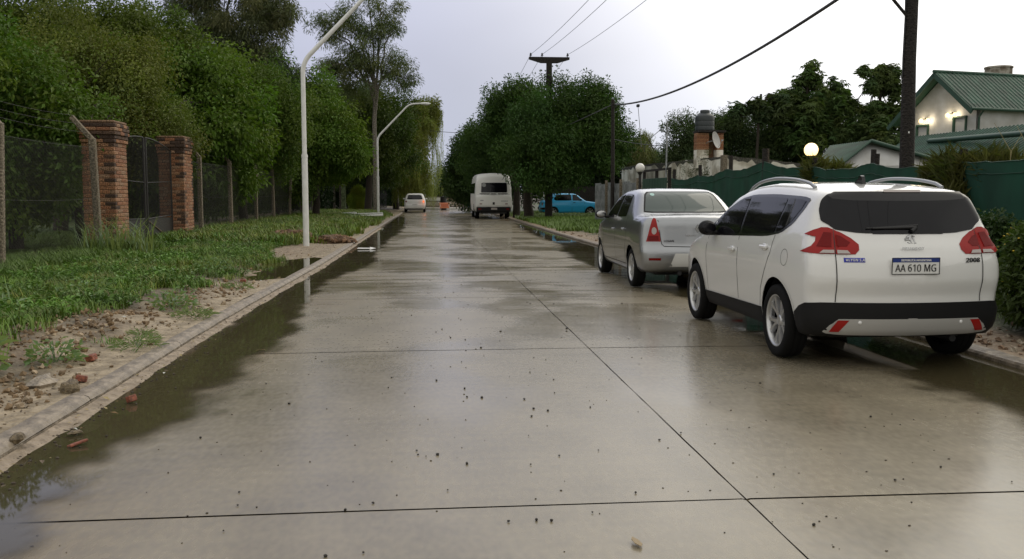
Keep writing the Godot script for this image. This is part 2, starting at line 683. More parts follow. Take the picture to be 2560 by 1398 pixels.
func stretched(seed_: int, w0: int, h0: int, freq: float, w: int, h: int, oct := 4) -> PackedByteArray:
	var n := FastNoiseLite.new()
	n.seed = seed_
	n.frequency = freq
	n.fractal_octaves = oct
	var im := n.get_image(w0, h0)
	im.convert(Image.FORMAT_L8)
	im.resize(w, h, Image.INTERPOLATE_CUBIC)
	return im.get_data()


func road_textures() -> Array:
	var w := 768
	var h := 2048
	var streak := stretched(31, 14, 1024, 0.09, w, h, 4)
	var big := stretched(32, 96, 512, 0.03, w, h, 4)
	var fine := stretched(33, w, h, 0.22, w, h, 4)
	var mid := stretched(34, w, h, 0.02, w, h, 5)
	var tine := stretched(35, 40, h, 0.22, w, h, 2)
	var alb := PackedByteArray()
	alb.resize(w * h * 3)
	var rou := PackedByteArray()
	rou.resize(w * h)
	var k := 0
	for j in h:
		var z := ROAD_L * j / h          # metres ahead
		var far := smoothstep(9.0, 17.0, z)
		var mid_far := far * (1.0 - 0.45 * smoothstep(30.0, 44.0, z))
		var near := 1.0 - smoothstep(5.0, 14.0, z)
		for i in w:
			var x := ROAD_X0 + ROAD_W * i / w
			var s := streak[k] / 255.0
			var b := big[k] / 255.0
			var m := mid[k] / 255.0
			var f := fine[k] / 255.0
			var t := tine[k] / 255.0
			var edge := maxf(smoothstep(-1.0, -2.1, x + (b - 0.5) * 1.2), smoothstep(3.2, 4.4, x + (b - 0.5) * 1.6))
			var film := 0.62 * smoothstep(0.53, 0.70, s * 0.72 + b * 0.28 + 0.10 * edge) * mid_far
			var wet := smoothstep(0.40, 0.66, b)
			var r := lerpf(0.31, 0.20, wet) + (f - 0.5) * 0.06 + (t - 0.5) * 0.10 * (0.35 + far)
			r = lerpf(r, 0.23 + (f - 0.5) * 0.06, near * 0.5)
			r = lerpf(r, 0.11, film)
			var d := 1.0 + (m - 0.5) * 0.30 + (f - 0.5) * 0.34 + (t - 0.5) * 0.16 - 0.12 * film - 0.10 * (wet - 0.5)
			var cr := lerpf(0.225, 0.195, edge * 0.8) * d
			var cg := lerpf(0.193, 0.150, edge * 0.8) * d
			var cb := lerpf(0.134, 0.083, edge * 0.8) * d
			alb[k * 3] = int(255.0 * pow(clampf(cr, 0.0, 1.0), 0.4545))
			alb[k * 3 + 1] = int(255.0 * pow(clampf(cg, 0.0, 1.0), 0.4545))
			alb[k * 3 + 2] = int(255.0 * pow(clampf(cb, 0.0, 1.0), 0.4545))
			rou[k] = int(255.0 * clampf(r, 0.03, 1.0))
			k += 1
	var a := ImageTexture.create_from_image(Image.create_from_data(w, h, false, Image.FORMAT_RGB8, alb))
	var ri := Image.create_from_data(w, h, false, Image.FORMAT_L8, rou)
	ri.convert(Image.FORMAT_RGB8)
	var fi := Image.create_from_data(w, h, false, Image.FORMAT_L8, fine)
	fi.convert(Image.FORMAT_RGB8)
	return [a, ImageTexture.create_from_image(ri), ImageTexture.create_from_image(fi)]


func road_uv(x: float, z: float) -> Vector2:
	var d := -z / ROAD_L
	d = pingpong(d, 1.0) if d > 0.0 else -d
	return Vector2((x - ROAD_X0) / ROAD_W, clampf(d, 0.001, 0.999))


func road_y(x: float) -> float:   # a slight crown
	return -0.004 * pow((x - 1.3) / 3.6, 2.0) * 4.0


func make_road() -> void:
	var tx := road_textures()
	var rm := mat(1, 1, 1, 1.0)
	rm.albedo_texture = tx[0]
	rm.roughness_texture = tx[1]
	rm.heightmap_enabled = true
	rm.heightmap_texture = tx[2]
	rm.heightmap_scale = 0.06
	rm.texture_repeat = false
	mats.road = rm
	var root := thing("road")
	tag(root, "", "", "", "structure")
	var bed := MB.new()
	bed.quad(Vector3(-2.6, -0.03, 4), Vector3(5.0, -0.03, 4), Vector3(5.0, -0.03, -97), Vector3(-2.6, -0.03, -97), Vector3.UP)
	obj("road_bed", bed, mat(0.085, 0.074, 0.06, 0.6), root)
	var joint := 0.17
	var z := joint + 4.42
	while z > -94.0:
		for lane in 2:
			var m := MB.new()
			var zz := steps(z - 0.010, z - 4.42 + 0.010, 0.22)
			var us := [0.0, 0.004, 0.5, 0.996, 1.0]
			for i in zz.size() - 1:
				for k in us.size() - 1:
					var q := []
					for s in [[i, k], [i + 1, k], [i + 1, k + 1], [i, k + 1]]:
						var zq: float = zz[s[0]]
						var x0 := kl(zq) - 0.01 if lane == 0 else 1.5045
						var x1 := 1.4955 if lane == 0 else kr(zq) + 0.01
						var x: float = lerpf(x0, x1, us[s[1]])
						if s[1] == 0 or s[1] == us.size() - 1:
							x += 0.004 * nz(x * 9.0, zq, 11.0)
						if s[0] == 0 or s[0] == zz.size() - 1:
							zq += 0.007 * nz(x * 2.0, zq * 5.0, 4.0)
						q.append(Vector3(x, road_y(x) - (0.004 if s[1] == 0 or s[1] == us.size() - 1 else 0.0), zq))
					var ids := [[0, 1, 2], [0, 2, 3]]
					for t in ids:
						m.tri(q[t[0]], q[t[1]], q[t[2]], Vector3.UP, Vector3.UP, Vector3.UP, road_uv(q[t[0]].x, q[t[0]].z), road_uv(q[t[1]].x, q[t[1]].z), road_uv(q[t[2]].x, q[t[2]].z))
			# the two cut faces that the joint shows
			for e in [0, zz.size() - 1]:
				for k in us.size() - 1:
					var zq: float = zz[e]
					var x0 := kl(zq) if lane == 0 else 1.5045
					var x1 := 1.4955 if lane == 0 else kr(zq)
					var a := Vector3(lerpf(x0, x1, us[k]), road_y(lerpf(x0, x1, us[k])) - 0.006, zq)
					var b := Vector3(lerpf(x0, x1, us[k + 1]), road_y(lerpf(x0, x1, us[k + 1])) - 0.006, zq)
					m.quad(a, b, b + Vector3.DOWN * 0.05, a + Vector3.DOWN * 0.05, Vector3(0, 0, 1 if e == 0 else -1))
			obj("concrete_slab", m, rm, root)
		z -= 4.42
	# water along both gutters: inner and outer edge at stations ahead of the camera
	var L := [[2.0, -2.05, -1.95], [3.2, -2.25, -1.85], [4.0, -2.2, -1.80], [4.75, -2.13, -1.72], [5.5, -2.12, -1.72], [6.4, -2.05, -1.56], [7.9, -2.02, -1.46], [9.0, -1.98, -1.46], [10.6, -1.96, -1.50], [12.5, -2.0, -1.62], [15.3, -1.98, -1.72], [17.5, -1.95, -1.45], [19.9, -1.9, -1.12], [24.0, -1.9, -1.30], [28.5, -1.85, -1.25], [35.0, -1.8, -1.05], [43.5, -1.75, -1.0], [52.0, -1.7, -1.2], [62.0, -1.68, -1.55]]
	puddle("gutter_water", L, 0.0)
	var Rr := [[3.0, 4.86, 4.8], [4.4, 4.86, 4.25], [5.4, 4.86, 3.88], [6.0, 4.86, 3.85], [7.0, 4.86, 3.75], [8.5, 4.86, 3.5], [10.0, 4.86, 3.35], [12.5, 4.84, 3.6], [14.5, 4.82, 3.5], [18.0, 4.76, 3.3], [20.7, 4.72, 3.2], [23.0, 4.70, 3.35], [27.0, 4.66, 3.75], [32.0, 4.6, 3.7], [38.0, 4.56, 3.85], [46.0, 4.56, 4.25]]
	puddle("gutter_water", Rr, 0.0)
	# a shallow puddle behind the kerb
	var m2 := MB.new()
	m2.colored = true
	var vp := []
	for i in 33:
		var row := []
		for j in 13:
			row.append(Vector3(lerpf(-3.65, -2.28, j / 12.0), 0.046, lerpf(-15.5, -21.5, i / 32.0)))
		vp.append(row)
	for i in 32:
		for j in 12:
			for t in [[[0, 0], [1, 0], [1, 1]], [[0, 0], [1, 1], [0, 1]]]:
				var q := []
				for s in t:
					q.append(vp[i + s[0]][j + s[1]])
				m2.tri(q[0], q[1], q[2], Vector3.UP, Vector3.UP, Vector3.UP)
	tag(obj("verge_puddle", m2, mats.water), "", "", "", "structure")
	# dried silt along the left gutter
	var sd := steps(0.0, 0.62, 0.045)
	var silt := grid(sd, steps(1.0, -40.0, 0.12, 1.01), func(d, zq):
		var width: float = (0.17 + 0.10 * nz(7.0, zq, 0.5) + 0.05 * nz(1.0, zq, 3.0)) * (1.0 - 0.4 * smoothstep(14.0, 36.0, -zq)) + 0.10
		return Vector3(kl(zq) + d, road_y(kl(zq)) + 0.034 - 0.040 * smoothstep(0.0, 1.0, d / width) + 0.004 * nz(d * 4.0, zq, 6.0), zq),
		func(_x, _z): return Color(0.36, 0.29, 0.21))
	tag(obj("gutter_silt", silt, mats.ground), "", "", "", "structure")


func puddle(called: String, st: Array, y: float) -> void:
	var m := MB.new()
	m.colored = true
	var zs := steps(-st[0][0], -st[-1][0], 0.09, 1.012)
	var nx := 26
	var P := []
	var C := []
	for z in zs:
		var d := -z
		var k := 0
		while k < st.size() - 2 and st[k + 1][0] < d:
			k += 1
		var t := clampf((d - st[k][0]) / (st[k + 1][0] - st[k][0]), 0.0, 1.0)
		t = t * t * (3.0 - 2.0 * t)
		var a := lerpf(st[k][1], st[k + 1][1], t)
		var b := lerpf(st[k][2], st[k + 1][2], t)
		var sgn := signf(b - a)
		var fade := smoothstep(0.0, 1.2, d - st[0][0]) * smoothstep(0.0, 3.0, st[-1][0] - d)
		var row := []
		var crow := []
		for j in nx:
			var x := a - sgn * 0.28 + sgn * (absf(b - a) + 0.75) * j / (nx - 1.0)
			var inside := minf((x - a) * sgn + 0.30, (b - x) * sgn * lerpf(0.32, 0.75, smoothstep(7.0, 13.0, d)) + 0.03)
			inside += 0.10 * nz(x * 0.6, z * 0.9, 1.0) + 0.16 * nz(x * 0.25, z, 1.9) * smoothstep(8.0, 20.0, d) + 0.05 * nz(x, z, 3.3) + 0.03 * nz(x, z, 8.0)
			row.append(Vector3(x, road_y(x) * 0.0 + y - 0.003, z))
			crow.append(Color(1, 1, 1, 0.78 * smoothstep(-0.012, 0.09, inside) * fade))
		P.append(row)
		C.append(crow)
	for i in zs.size() - 1:
		for j in nx - 1:
			for t in [[[0, 0], [0, 1], [1, 1]], [[0, 0], [1, 1], [1, 0]]]:
				var al := 0.0
				for s in t:
					al += C[i + s[0]][j + s[1]].a
				if al <= 0.0:
					continue
				var A: Vector3 = P[i + t[0][0]][j + t[0][1]]
				var B: Vector3 = P[i + t[1][0]][j + t[1][1]]
				var D: Vector3 = P[i + t[2][0]][j + t[2][1]]
				var ord := [0, 1, 2]
				if (B - A).cross(D - A).y > 0.0:
					ord = [0, 2, 1]
				for k2 in ord:
					var s: Array = t[k2]
					m.v.append(P[i + s[0]][j + s[1]] + Vector3.UP * 0.007)
					m.n.append(Vector3.UP)
					m.uv.append(Vector2.ZERO)
					m.c.append(C[i + s[0]][j + s[1]])
	tag(obj(called, m, mats.water), "", "", "", "structure")


# ---------------------------------------------------------------- left boundary: concrete posts, wire, brick gate
const FX := -6.85


func fence_post(z: float, label: String, lean := 0.0, h := 2.45) -> void:
	var y := left_height(FX, z) - 0.05
	var t := thing("fence_post", Vector3(FX, y, z))
	t.rotation = Vector3(rnd(-0.012, 0.012), rnd(-0.1, 0.1), lean)
	tag(t, label, "fence post", "concrete posts of the wire fence")
	var m := MB.new()
	m.box(Vector3(0, h * 0.5, 0), Vector3(0.13, h, 0.13), Basis(), 0.015)
	obj("shaft", m, mats.post, t)
	var a := MB.new()
	var dir := Vector3(-0.42, 0.52, 0.0).normalized()
	var bx := Basis(dir.cross(Vector3(0, 0, 1)).normalized(), dir, Vector3(0, 0, 1))
	a.box(Vector3(0, h - 0.03, 0) + dir * 0.30, Vector3(0.10, 0.62, 0.10), bx, 0.012)
	obj("arm", a, mats.post, t)


func wire_panel(z0: float, z1: float, label: String) -> void:
	# z0 is the end nearer to the camera
	var y := left_height(FX, z0) - 0.02
	var t := thing("wire_fence", Vector3(FX, y, (z0 + z1) * 0.5))
	tag(t, label, "wire fence", "wire panels of the fence")
	var w := absf(z1 - z0) - 0.13
	var h := 2.12
	var m := MB.new()
	var step := 0.062
	var s := -h
	while s < w:
		for dirn in [1, -1]:
			# a diagonal wire clipped to the panel
			var a0 := maxf(0.0, -s)
			var a1 := minf(h, w - s)
			if a1 - a0 > 0.05:
				var za := s + a0
				var zb := s + a1
				if dirn < 0:
					za = w - za
					zb = w - zb
				m.tube([Vector3(dirn * 0.002, 0.12 + a0, za - w * 0.5), Vector3(dirn * 0.002, 0.12 + a1, zb - w * 0.5)], [0.0017, 0.0017], 3, false)
		s += step
	tag(obj("wire_mesh", m, mats.wire, t), "", "", "", "stuff")
	for hh in [0.12, 1.2, 2.24]:
		var b := MB.new()
		var p := []
		var r := []
		for i in 7:
			var u := i / 6.0
			p.append(Vector3(0.004, hh - 0.03 * sin(u * PI), (u - 0.5) * (w + 0.1)))
			r.append(0.0025)
		b.tube(p, r, 4, false)
		obj("line_wire", b, mats.wire, t)
	for q in [[-0.13, 2.56], [-0.27, 2.73], [-0.40, 2.90]]:
		var b := MB.new()
		var p := []
		var r := []
		for i in 7:
			var u := i / 6.0
			p.append(Vector3(q[0], q[1] - 0.05 * sin(u * PI), (u - 0.5) * (w + 0.14)))
			r.append(0.0028)
		b.tube(p, r, 4, false)
		obj("barbed_wire", b, mats.wire, t)


func brick_variants() -> Array:
	var out := []
	for c in [[0.60, 0.285, 0.14], [0.54, 0.24, 0.12], [0.64, 0.34, 0.185], [0.47, 0.21, 0.11], [0.56, 0.34, 0.21], [0.12, 0.07, 0.048], [0.19, 0.11, 0.07]]:
		out.append(grain(mat(c[0], c[1], c[2], 0.8), mats.grey_hard, 4.0, mats.bumps, 1.2))
	return out


func gate_pillar(z_front: float, depth: float, h: float, bv: Array, bm: Array, label: String) -> void:
	var x1 := -6.62
	var wx := 0.68
	var cx := x1 - wx * 0.5
	var t := thing("brick_pillar", Vector3(cx, left_height(cx, z_front) - 0.06, z_front - depth * 0.5))
	tag(t, label, "gate pillar", "brick pillars of the garden gate")
	var core := MB.new()
	core.box(Vector3(0, h * 0.5, 0), Vector3(wx - 0.024, h, depth - 0.024))
	obj("mortar_core", core, mats.mortar, t)
	var course := 0.083
	var n := int(h / course)
	for k in n:
		var y := (k + 0.5) * course
		var out := 0.0
		if k >= n - 6:
			out = [0.0, 0.03, 0.03, 0.06, 0.06, 0.05][k - (n - 6)]
		var sx := wx + out * 2.0
		var sz := depth + out * 2.0
		# bricks laid round the pillar; the bond turns with every course
		var faces := [[Vector3(0, 0, 1), sx, sz], [Vector3(1, 0, 0), sz, sx], [Vector3(0, 0, -1), sx, sz], [Vector3(-1, 0, 0), sz, sx]]
		for f in faces.size():
			var nrm: Vector3 = faces[f][0]
			var along := Vector3(nrm.z, 0, -nrm.x)
			var full: float = faces[f][1]
			var off: float = faces[f][2] * 0.5
			var trim := 0.118 if (k + f) % 2 == 0 else 0.0    # which face owns the corner bricks
			var length := full - trim * 2.0
			if f >= 2 and k % 1 == 0:
				# the two faces away from the street: longer pieces
				pass
			var cnt := 2 if f >= 2 else maxi(2, int(round(length / 0.25)))
			var bl := length / cnt
			for i in cnt:
				var pos: Vector3 = nrm * (off - 0.058 + rnd(-0.004, 0.004)) + along * (-length * 0.5 + bl * (i + 0.5)) + Vector3.UP * y
				var kind: int = rng.randi() % 5
				# a damp dark streak runs down the street corner of the camera side
				var cornerish := (pos.x > 0.19 and nrm.z > 0.5) or (nrm.x > 0.5 and pos.z > sz * 0.5 - 0.2 and rnd(0, 1) < 0.3)
				if cornerish and rnd(0, 1) < 0.55:
					kind = 5 + rng.randi() % 2
				if k >= n - 4 and rnd(0, 1) < 0.7:
					kind = 5 + rng.randi() % 2
				var o := MeshInstance3D.new()
				o.name = numbered(t, "brick")
				o.mesh = bm[rng.randi() % bm.size()]
				o.material_override = bv[kind]
				o.position = pos
				o.basis = Basis(along, Vector3.UP, nrm).rotated(Vector3.UP, rnd(-0.012, 0.012)).scaled_local(Vector3((bl - 0.011) / 0.24, 1.0, 1.0))
				t.add_child(o)
	var cap := MB.new()
	cap.box(Vector3(0, n * course + 0.03, 0), Vector3(wx + 0.04, 0.06, depth + 0.04), Basis(), 0.02)
	obj("cap", cap, mats.mortar, t)


func make_left_boundary() -> void:
	var words := ["at the left edge of the photo", "before the near brick pillar", "just past the far brick pillar", "second past the far brick pillar", "third past the far brick pillar", "fourth past the far brick pillar", "behind the near lamp post", "beside the far end of the wire", "last before the hedge"]
	var zs := [-15.7, -20.3, -29.2, -33.6, -38.4, -42.7, -47.4, -52.0, -57.0]
	var leans := [-0.035, 0.02, 0.0, 0.01, -0.01, 0.012, -0.05, 0.02, 0.0]
	for i in zs.size():
		fence_post(zs[i], "weathered concrete fence post with angled top " + words[i], leans[i])
	fence_post(-11.2, "weathered concrete fence post just outside the left edge", 0.0)
	wire_panel(-11.2, -15.7, "wire mesh fence panel left of the leftmost post")
	wire_panel(-15.7, -20.3, "wire mesh fence panel between the leftmost post and the near pillar")
	wire_panel(-27.9, -29.2, "narrow wire mesh panel beside the far brick pillar")
	var pw := ["first long wire mesh panel past the far pillar", "second long wire mesh panel past the far pillar", "third long wire mesh panel past the far pillar", "wire mesh panel left of the near lamp post", "wire mesh panel right of the near lamp post", "farthest wire mesh panel beside the hedge"]
	for i in range(2, 8):
		wire_panel(zs[i], zs[i + 1], pw[i - 2])
	var bv := brick_variants()
	var bm := []
	for k in 3:
		var b := MB.new()
		b.box(Vector3.ZERO, Vector3(0.24, 0.070 + 0.002 * k, 0.116), Basis(Vector3.UP, 0.0), 0.008 + 0.003 * k)
		bm.append(b.mesh())
	gate_pillar(-20.75, 0.85, 2.85, bv, bm, "nearer tall brick gate pillar with stepped cap and dark damp streak")
	gate_pillar(-26.45, 0.85, 2.85, bv, bm, "farther brick gate pillar with stepped cap, right of the iron gate")
	# low wing wall past the far pillar
	var wing := thing("brick_wing_wall", Vector3(-6.86, left_height(-6.86, -27.6) - 0.06, -27.31))
	tag(wing, "low brick wing wall joined to the far gate pillar", "wall")
	for k in 28:
		for i in 5:
			var o := MeshInstance3D.new()
			o.name = numbered(wing, "brick")
			o.mesh = bm[rng.randi() % 3]
			o.material_override = bv[rng.randi() % 7]
			o.position = Vector3(0.06 + rnd(-0.004, 0.004), (k + 0.5) * 0.083, 0.56 - 0.12 + (0.06 if k % 2 else 0.0) - i * 0.25)
			o.basis = Basis(Vector3(0, 0, 1), Vector3.UP, Vector3(-1, 0, 0)).scaled_local(Vector3(0.239 / 0.24, 1, 1))
			if i == 4 and k % 2 == 0:
				o.position.z += 0.06
			wing.add_child(o)
	var wc := MB.new()
	wc.box(Vector3(-0.03, 1.16, -0.02), Vector3(0.16, 2.33, 1.2))
	obj("mortar_core", wc, mats.mortar, wing)
	# the iron double gate
	var gz0 := -21.68
	var gz1 := -26.38
	var gate := thing("iron_gate", Vector3(-6.95, left_height(-6.9, -24.0) - 0.02, (gz0 + gz1) * 0.5))
	tag(gate, "black iron double gate with thin bars and sheet metal foot, between brick pillars", "gate")
	var half := (gz0 - gz1) * 0.5
	for leaf in 2:
		var s := 1.0 if leaf == 0 else -1.0      # leaf 0 is nearer to the camera
		var sag := 0.05
		var f := MB.new()
		var bot := 0.06
		var hh := func(u): return 2.46 + 0.26 * sin(u * PI * 0.5)   # u: 0 at the hinge, 1 at the middle
		var at := func(u, yy): return Vector3(0, yy - sag * u, s * half * (1.0 - u) + s * 0.02)
		f.tube([at.call(0.01, bot), at.call(0.01, hh.call(0.0))], [0.022, 0.022], 6)
		f.tube([at.call(0.97, bot), at.call(0.97, hh.call(1.0))], [0.034, 0.034], 6)
		var tp := []
		var tr := []
		for i in 11:
			tp.append(at.call(0.01 + 0.096 * i, hh.call(i / 10.0)))
			tr.append(0.016)
		f.tube(tp, tr, 6)
		f.tube([at.call(0.01, 0.72), at.call(0.97, 0.72)], [0.018, 0.018], 6)
		f.tube([at.call(0.01, 1.62), at.call(0.97, 1.62)], [0.012, 0.012], 6)
		f.tube([at.call(0.01, bot), at.call(0.97, bot)], [0.018, 0.018], 6)
		obj("gate_frame", f, mats.iron, gate)
		for i in 23:
			var u := 0.04 + 0.0405 * i
			var b := MB.new()
			b.tube([at.call(u, 0.72), at.call(u, hh.call(u) - 0.01)], [0.0075, 0.0075], 5, false)
			obj("bar", b, mats.iron, gate)
		var p := MB.new()
		p.box((at.call(0.01, 0.39) + at.call(0.97, 0.39)) * 0.5, Vector3(0.006, 0.63, half * 0.955), Basis(Vector3.RIGHT, s * atan(sag / half)))
		obj("foot_panel", p, mats.panel, gate)
		var d := MB.new()
		var e0: Vector3 = at.call(0.03, 0.66) + Vector3(0.018, 0, 0)
		var e1: Vector3 = at.call(0.95, 0.08) + Vector3(0.018, 0, 0)
		if leaf == 1:
			e0 = at.call(0.95, 0.66) + Vector3(0.018, 0, 0)
			e1 = at.call(0.15, 0.10) + Vector3(0.018, 0, 0)
		d.tube([e0, e1], [0.013, 0.013], 5)
		obj("brace", d, mats.rust, gate)


# ---------------------------------------------------------------- trees
var clumps := {}


func leaf_clump(key: String) -> Mesh:
	if clumps.has(key):
		return clumps[key]
	var r := RandomNumberGenerator.new()
	r.seed = hash(key)
	var m := MB.new()
	var cnt := 34
	var length := 0.11
	var width := 0.05
	var spread := 0.30
	var droop := 0.25
	match key:
		"broad":
			cnt = 44; length = 0.13; width = 0.065; spread = 0.36; droop = 0.25
		"broad_small":
			cnt = 62; length = 0.095; width = 0.045; spread = 0.34; droop = 0.2
		"broad_large":
			cnt = 34; length = 0.18; width = 0.085; spread = 0.40; droop = 0.35
		"broad_far":
			cnt = 40; length = 0.20; width = 0.10; spread = 0.52; droop = 0.25
		"ficus":
			cnt = 46; length = 0.14; width = 0.065; spread = 0.42; droop = 0.45
		"eucalypt":
			cnt = 46; length = 0.20; width = 0.045; spread = 0.42; droop = 0.9
		"palmate":
			cnt = 0
		"willow":
			cnt = 0
		"shrub":
			cnt = 40; length = 0.075; width = 0.035; spread = 0.20; droop = 0.1
		"grassy":
			cnt = 30; length = 0.30; width = 0.02; spread = 0.14; droop = 0.2
	for i in cnt:
		var o := Vector3(r.randf_range(-1, 1), r.randf_range(-1, 1), r.randf_range(-1, 1))
		if o.length() > 1.0:
			o = o.normalized()
		o *= spread
		var d := (o.normalized() * 0.8 + Vector3(r.randf_range(-1, 1), r.randf_range(-1, 1), r.randf_range(-1, 1)) * 0.7 + Vector3.DOWN * droop).normalized()
		if key == "grassy":
			d = (Vector3.UP * 0.8 + Vector3(r.randf_range(-1, 1), 0, r.randf_range(-1, 1)) * 0.9).normalized()
		leaf(m, o, d, length * r.randf_range(0.7, 1.25), width, r)
	if key == "palmate":
		for u in 5:
			var o := Vector3(r.randf_range(-0.35, 0.35), r.randf_range(-0.2, 0.25), r.randf_range(-0.35, 0.35))
			for i in 9:
				var a := TAU * i / 9.0 + r.randf_range(-0.2, 0.2)
				leaf(m, o, Vector3(cos(a), r.randf_range(-0.55, -0.1), sin(a)).normalized(), 0.32 * r.randf_range(0.8, 1.2), 0.10, r)
	if key == "willow":
		for u in 5:
			var o := Vector3(r.randf_range(-0.22, 0.22), 0.0, r.randf_range(-0.22, 0.22))
			var tail := r.randf_range(0.9, 1.7)
			for i in 16:
				var y := -tail * i / 16.0
				var a := r.randf_range(0, TAU)
				leaf(m, o + Vector3(sin(y * 2.0 + u) * 0.06, y, cos(y * 1.7 + u) * 0.06), Vector3(cos(a) * 0.55, -0.85, sin(a) * 0.55).normalized(), 0.17, 0.035, r)
	clumps[key] = m.mesh()
	return clumps[key]


func leaf(m: MB, o: Vector3, d: Vector3, length: float, width: float, r: RandomNumberGenerator) -> void:
	var face := (o.normalized() * 0.9 + Vector3(r.randf_range(-0.5, 0.5), 0.55, r.randf_range(-0.5, 0.5)))
	var side := d.cross(face).normalized()
	if side.length() < 0.5:
		side = d.cross(Vector3(0.3, 1.0, 0.2)).normalized()
	var up := side.cross(d).normalized()
	var a := o
	var b := o + d * length - Vector3.UP * length * 0.15
	var c1 := o + d * length * 0.45 + side * width * 0.5 + up * width * 0.15
	var c2 := o + d * length * 0.45 - side * width * 0.5 + up * width * 0.15
	var n1 := (b - a).cross(c1 - a).normalized()
	var n2 := (c2 - a).cross(b - a).normalized()
	if n1.dot(up) < 0.0: n1 = -n1
	if n2.dot(up) < 0.0: n2 = -n2
	m.tri(a, c1, b, n1, n1, n1)
	m.tri(a, b, c2, n2, n2, n2)


func crown_places(lobes: Array, per_m2: float, base: Color, vary: float, inner := 0.45) -> Array:
	# every lobe carries smaller leafy heads, each a shell of leaf clumps, so that dark gaps open between them
	var places := []
	var cols := []
	var li := 0
	for l in lobes:
		var c: Vector3 = l[0]
		var R: Vector3 = l[1] if l[1] is Vector3 else Vector3.ONE * float(l[1])
		var mean := (R.x + R.y + R.z) / 3.0
		var area := 4.0 * PI * pow((pow(R.x * R.y, 1.6) + pow(R.x * R.z, 1.6) + pow(R.y * R.z, 1.6)) / 3.0, 1.0 / 1.6)
		var total := int(area * per_m2)
		var airy := inner > 0.7
		var heads := clampi(int((10.0 if airy else 14.0) * pow(mean, 1.1)), 5, 50)
		li += 1
		for hd in heads:
			var hdir := rndv()
			var hc := c + hdir * R * (rnd(0.45, 1.08) if airy else rnd(0.55, 0.86))
			if rnd(0, 1) < inner * 0.35:
				hc = c + hdir * R * rnd(0.2, 0.55)
			var hr := mean * (rnd(0.18, 0.36) if airy else rnd(0.22, 0.40))
			var tone := rnd(0.78, 1.25)
			var warm := rnd(-0.10, 0.16)
			for i in int(total / float(heads)) + 1:
				var d := rndv()
				var p := hc + d * Vector3(hr, hr * 0.85, hr) * (1.0 - 0.35 * pow(rnd(0, 1), 2.0))
				if p.y < 0.2:
					continue
				var b := Basis.from_euler(Vector3(rnd(-0.6, 0.6), rnd(0, TAU), rnd(-0.6, 0.6))).scaled(Vector3.ONE * rnd(0.7, 1.2))
				places.append(Transform3D(b, p))
				var k := tone * (1.0 + rnd(-vary, vary) * 0.5)
				var hue := warm + rnd(-0.05, 0.06)
				cols.append(Color(base.r * k * (1.0 + hue), base.g * k, base.b * k * (1.0 - hue * 0.5)))
	return [places, cols]


func limb(a: Vector3, b: Vector3, r0: float, r1: float, m: MB, wob := 0.08, sides := 7) -> void:
	var p := []
	var r := []
	var n := 6
	var len := a.distance_to(b)
	for i in n + 1:
		var t := float(i) / n
		var q := a.lerp(b, t)
		q += Vector3(rnd(-1, 1), rnd(-0.4, 0.4), rnd(-1, 1)) * wob * len * 0.35 * sin(t * PI)
		p.append(q)
		r.append(lerpf(r0, r1, t))
	m.tube(p, r, sides, false)


func tree(called: String, label: String, base: Vector3, trunk_h: float, r0: float, lobes: Array, kind: String, per_m2: float, color: Color, bark: Material, group := "", vary := 0.28, inner := 0.45) -> Node3D:
	var t := thing(called, base)
	tag(t, label, "tree", group)
	var m := MB.new()
	var top := Vector3(rnd(-0.2, 0.2), trunk_h, rnd(-0.2, 0.2))
	limb(Vector3(0, -0.3, 0), top, r0, r0 * 0.72, m, 0.05, 9)
	obj("trunk", m, bark, t)
	var local := []
	for l in lobes:
		local.append([l[0] - base, l[1]])
	for l in local:
		var b := MB.new()
		var end: Vector3 = l[0]
		var mid := top.lerp(end, 0.45) + Vector3.UP * 0.15 * top.distance_to(end)
		limb(top - Vector3.UP * rnd(0.0, 0.25) * trunk_h, mid, r0 * 0.5, r0 * 0.3, b, 0.08)
		limb(mid, end, r0 * 0.3, r0 * 0.12, b, 0.08, 5)
		var R: float = l[1].x if l[1] is Vector3 else l[1]
		for k in 4:
			limb(mid.lerp(end, 0.3 + 0.2 * k), end + rndv(R * 0.8), r0 * 0.14, r0 * 0.04, b, 0.1, 4)
		obj("limb", b, bark, t)
	var cp := crown_places(local, per_m2, color, vary, inner)
	tag(swarm("crown", leaf_clump(kind), mats.leaf, cp[0], cp[1], t), "", "", "", "stuff")
	return t


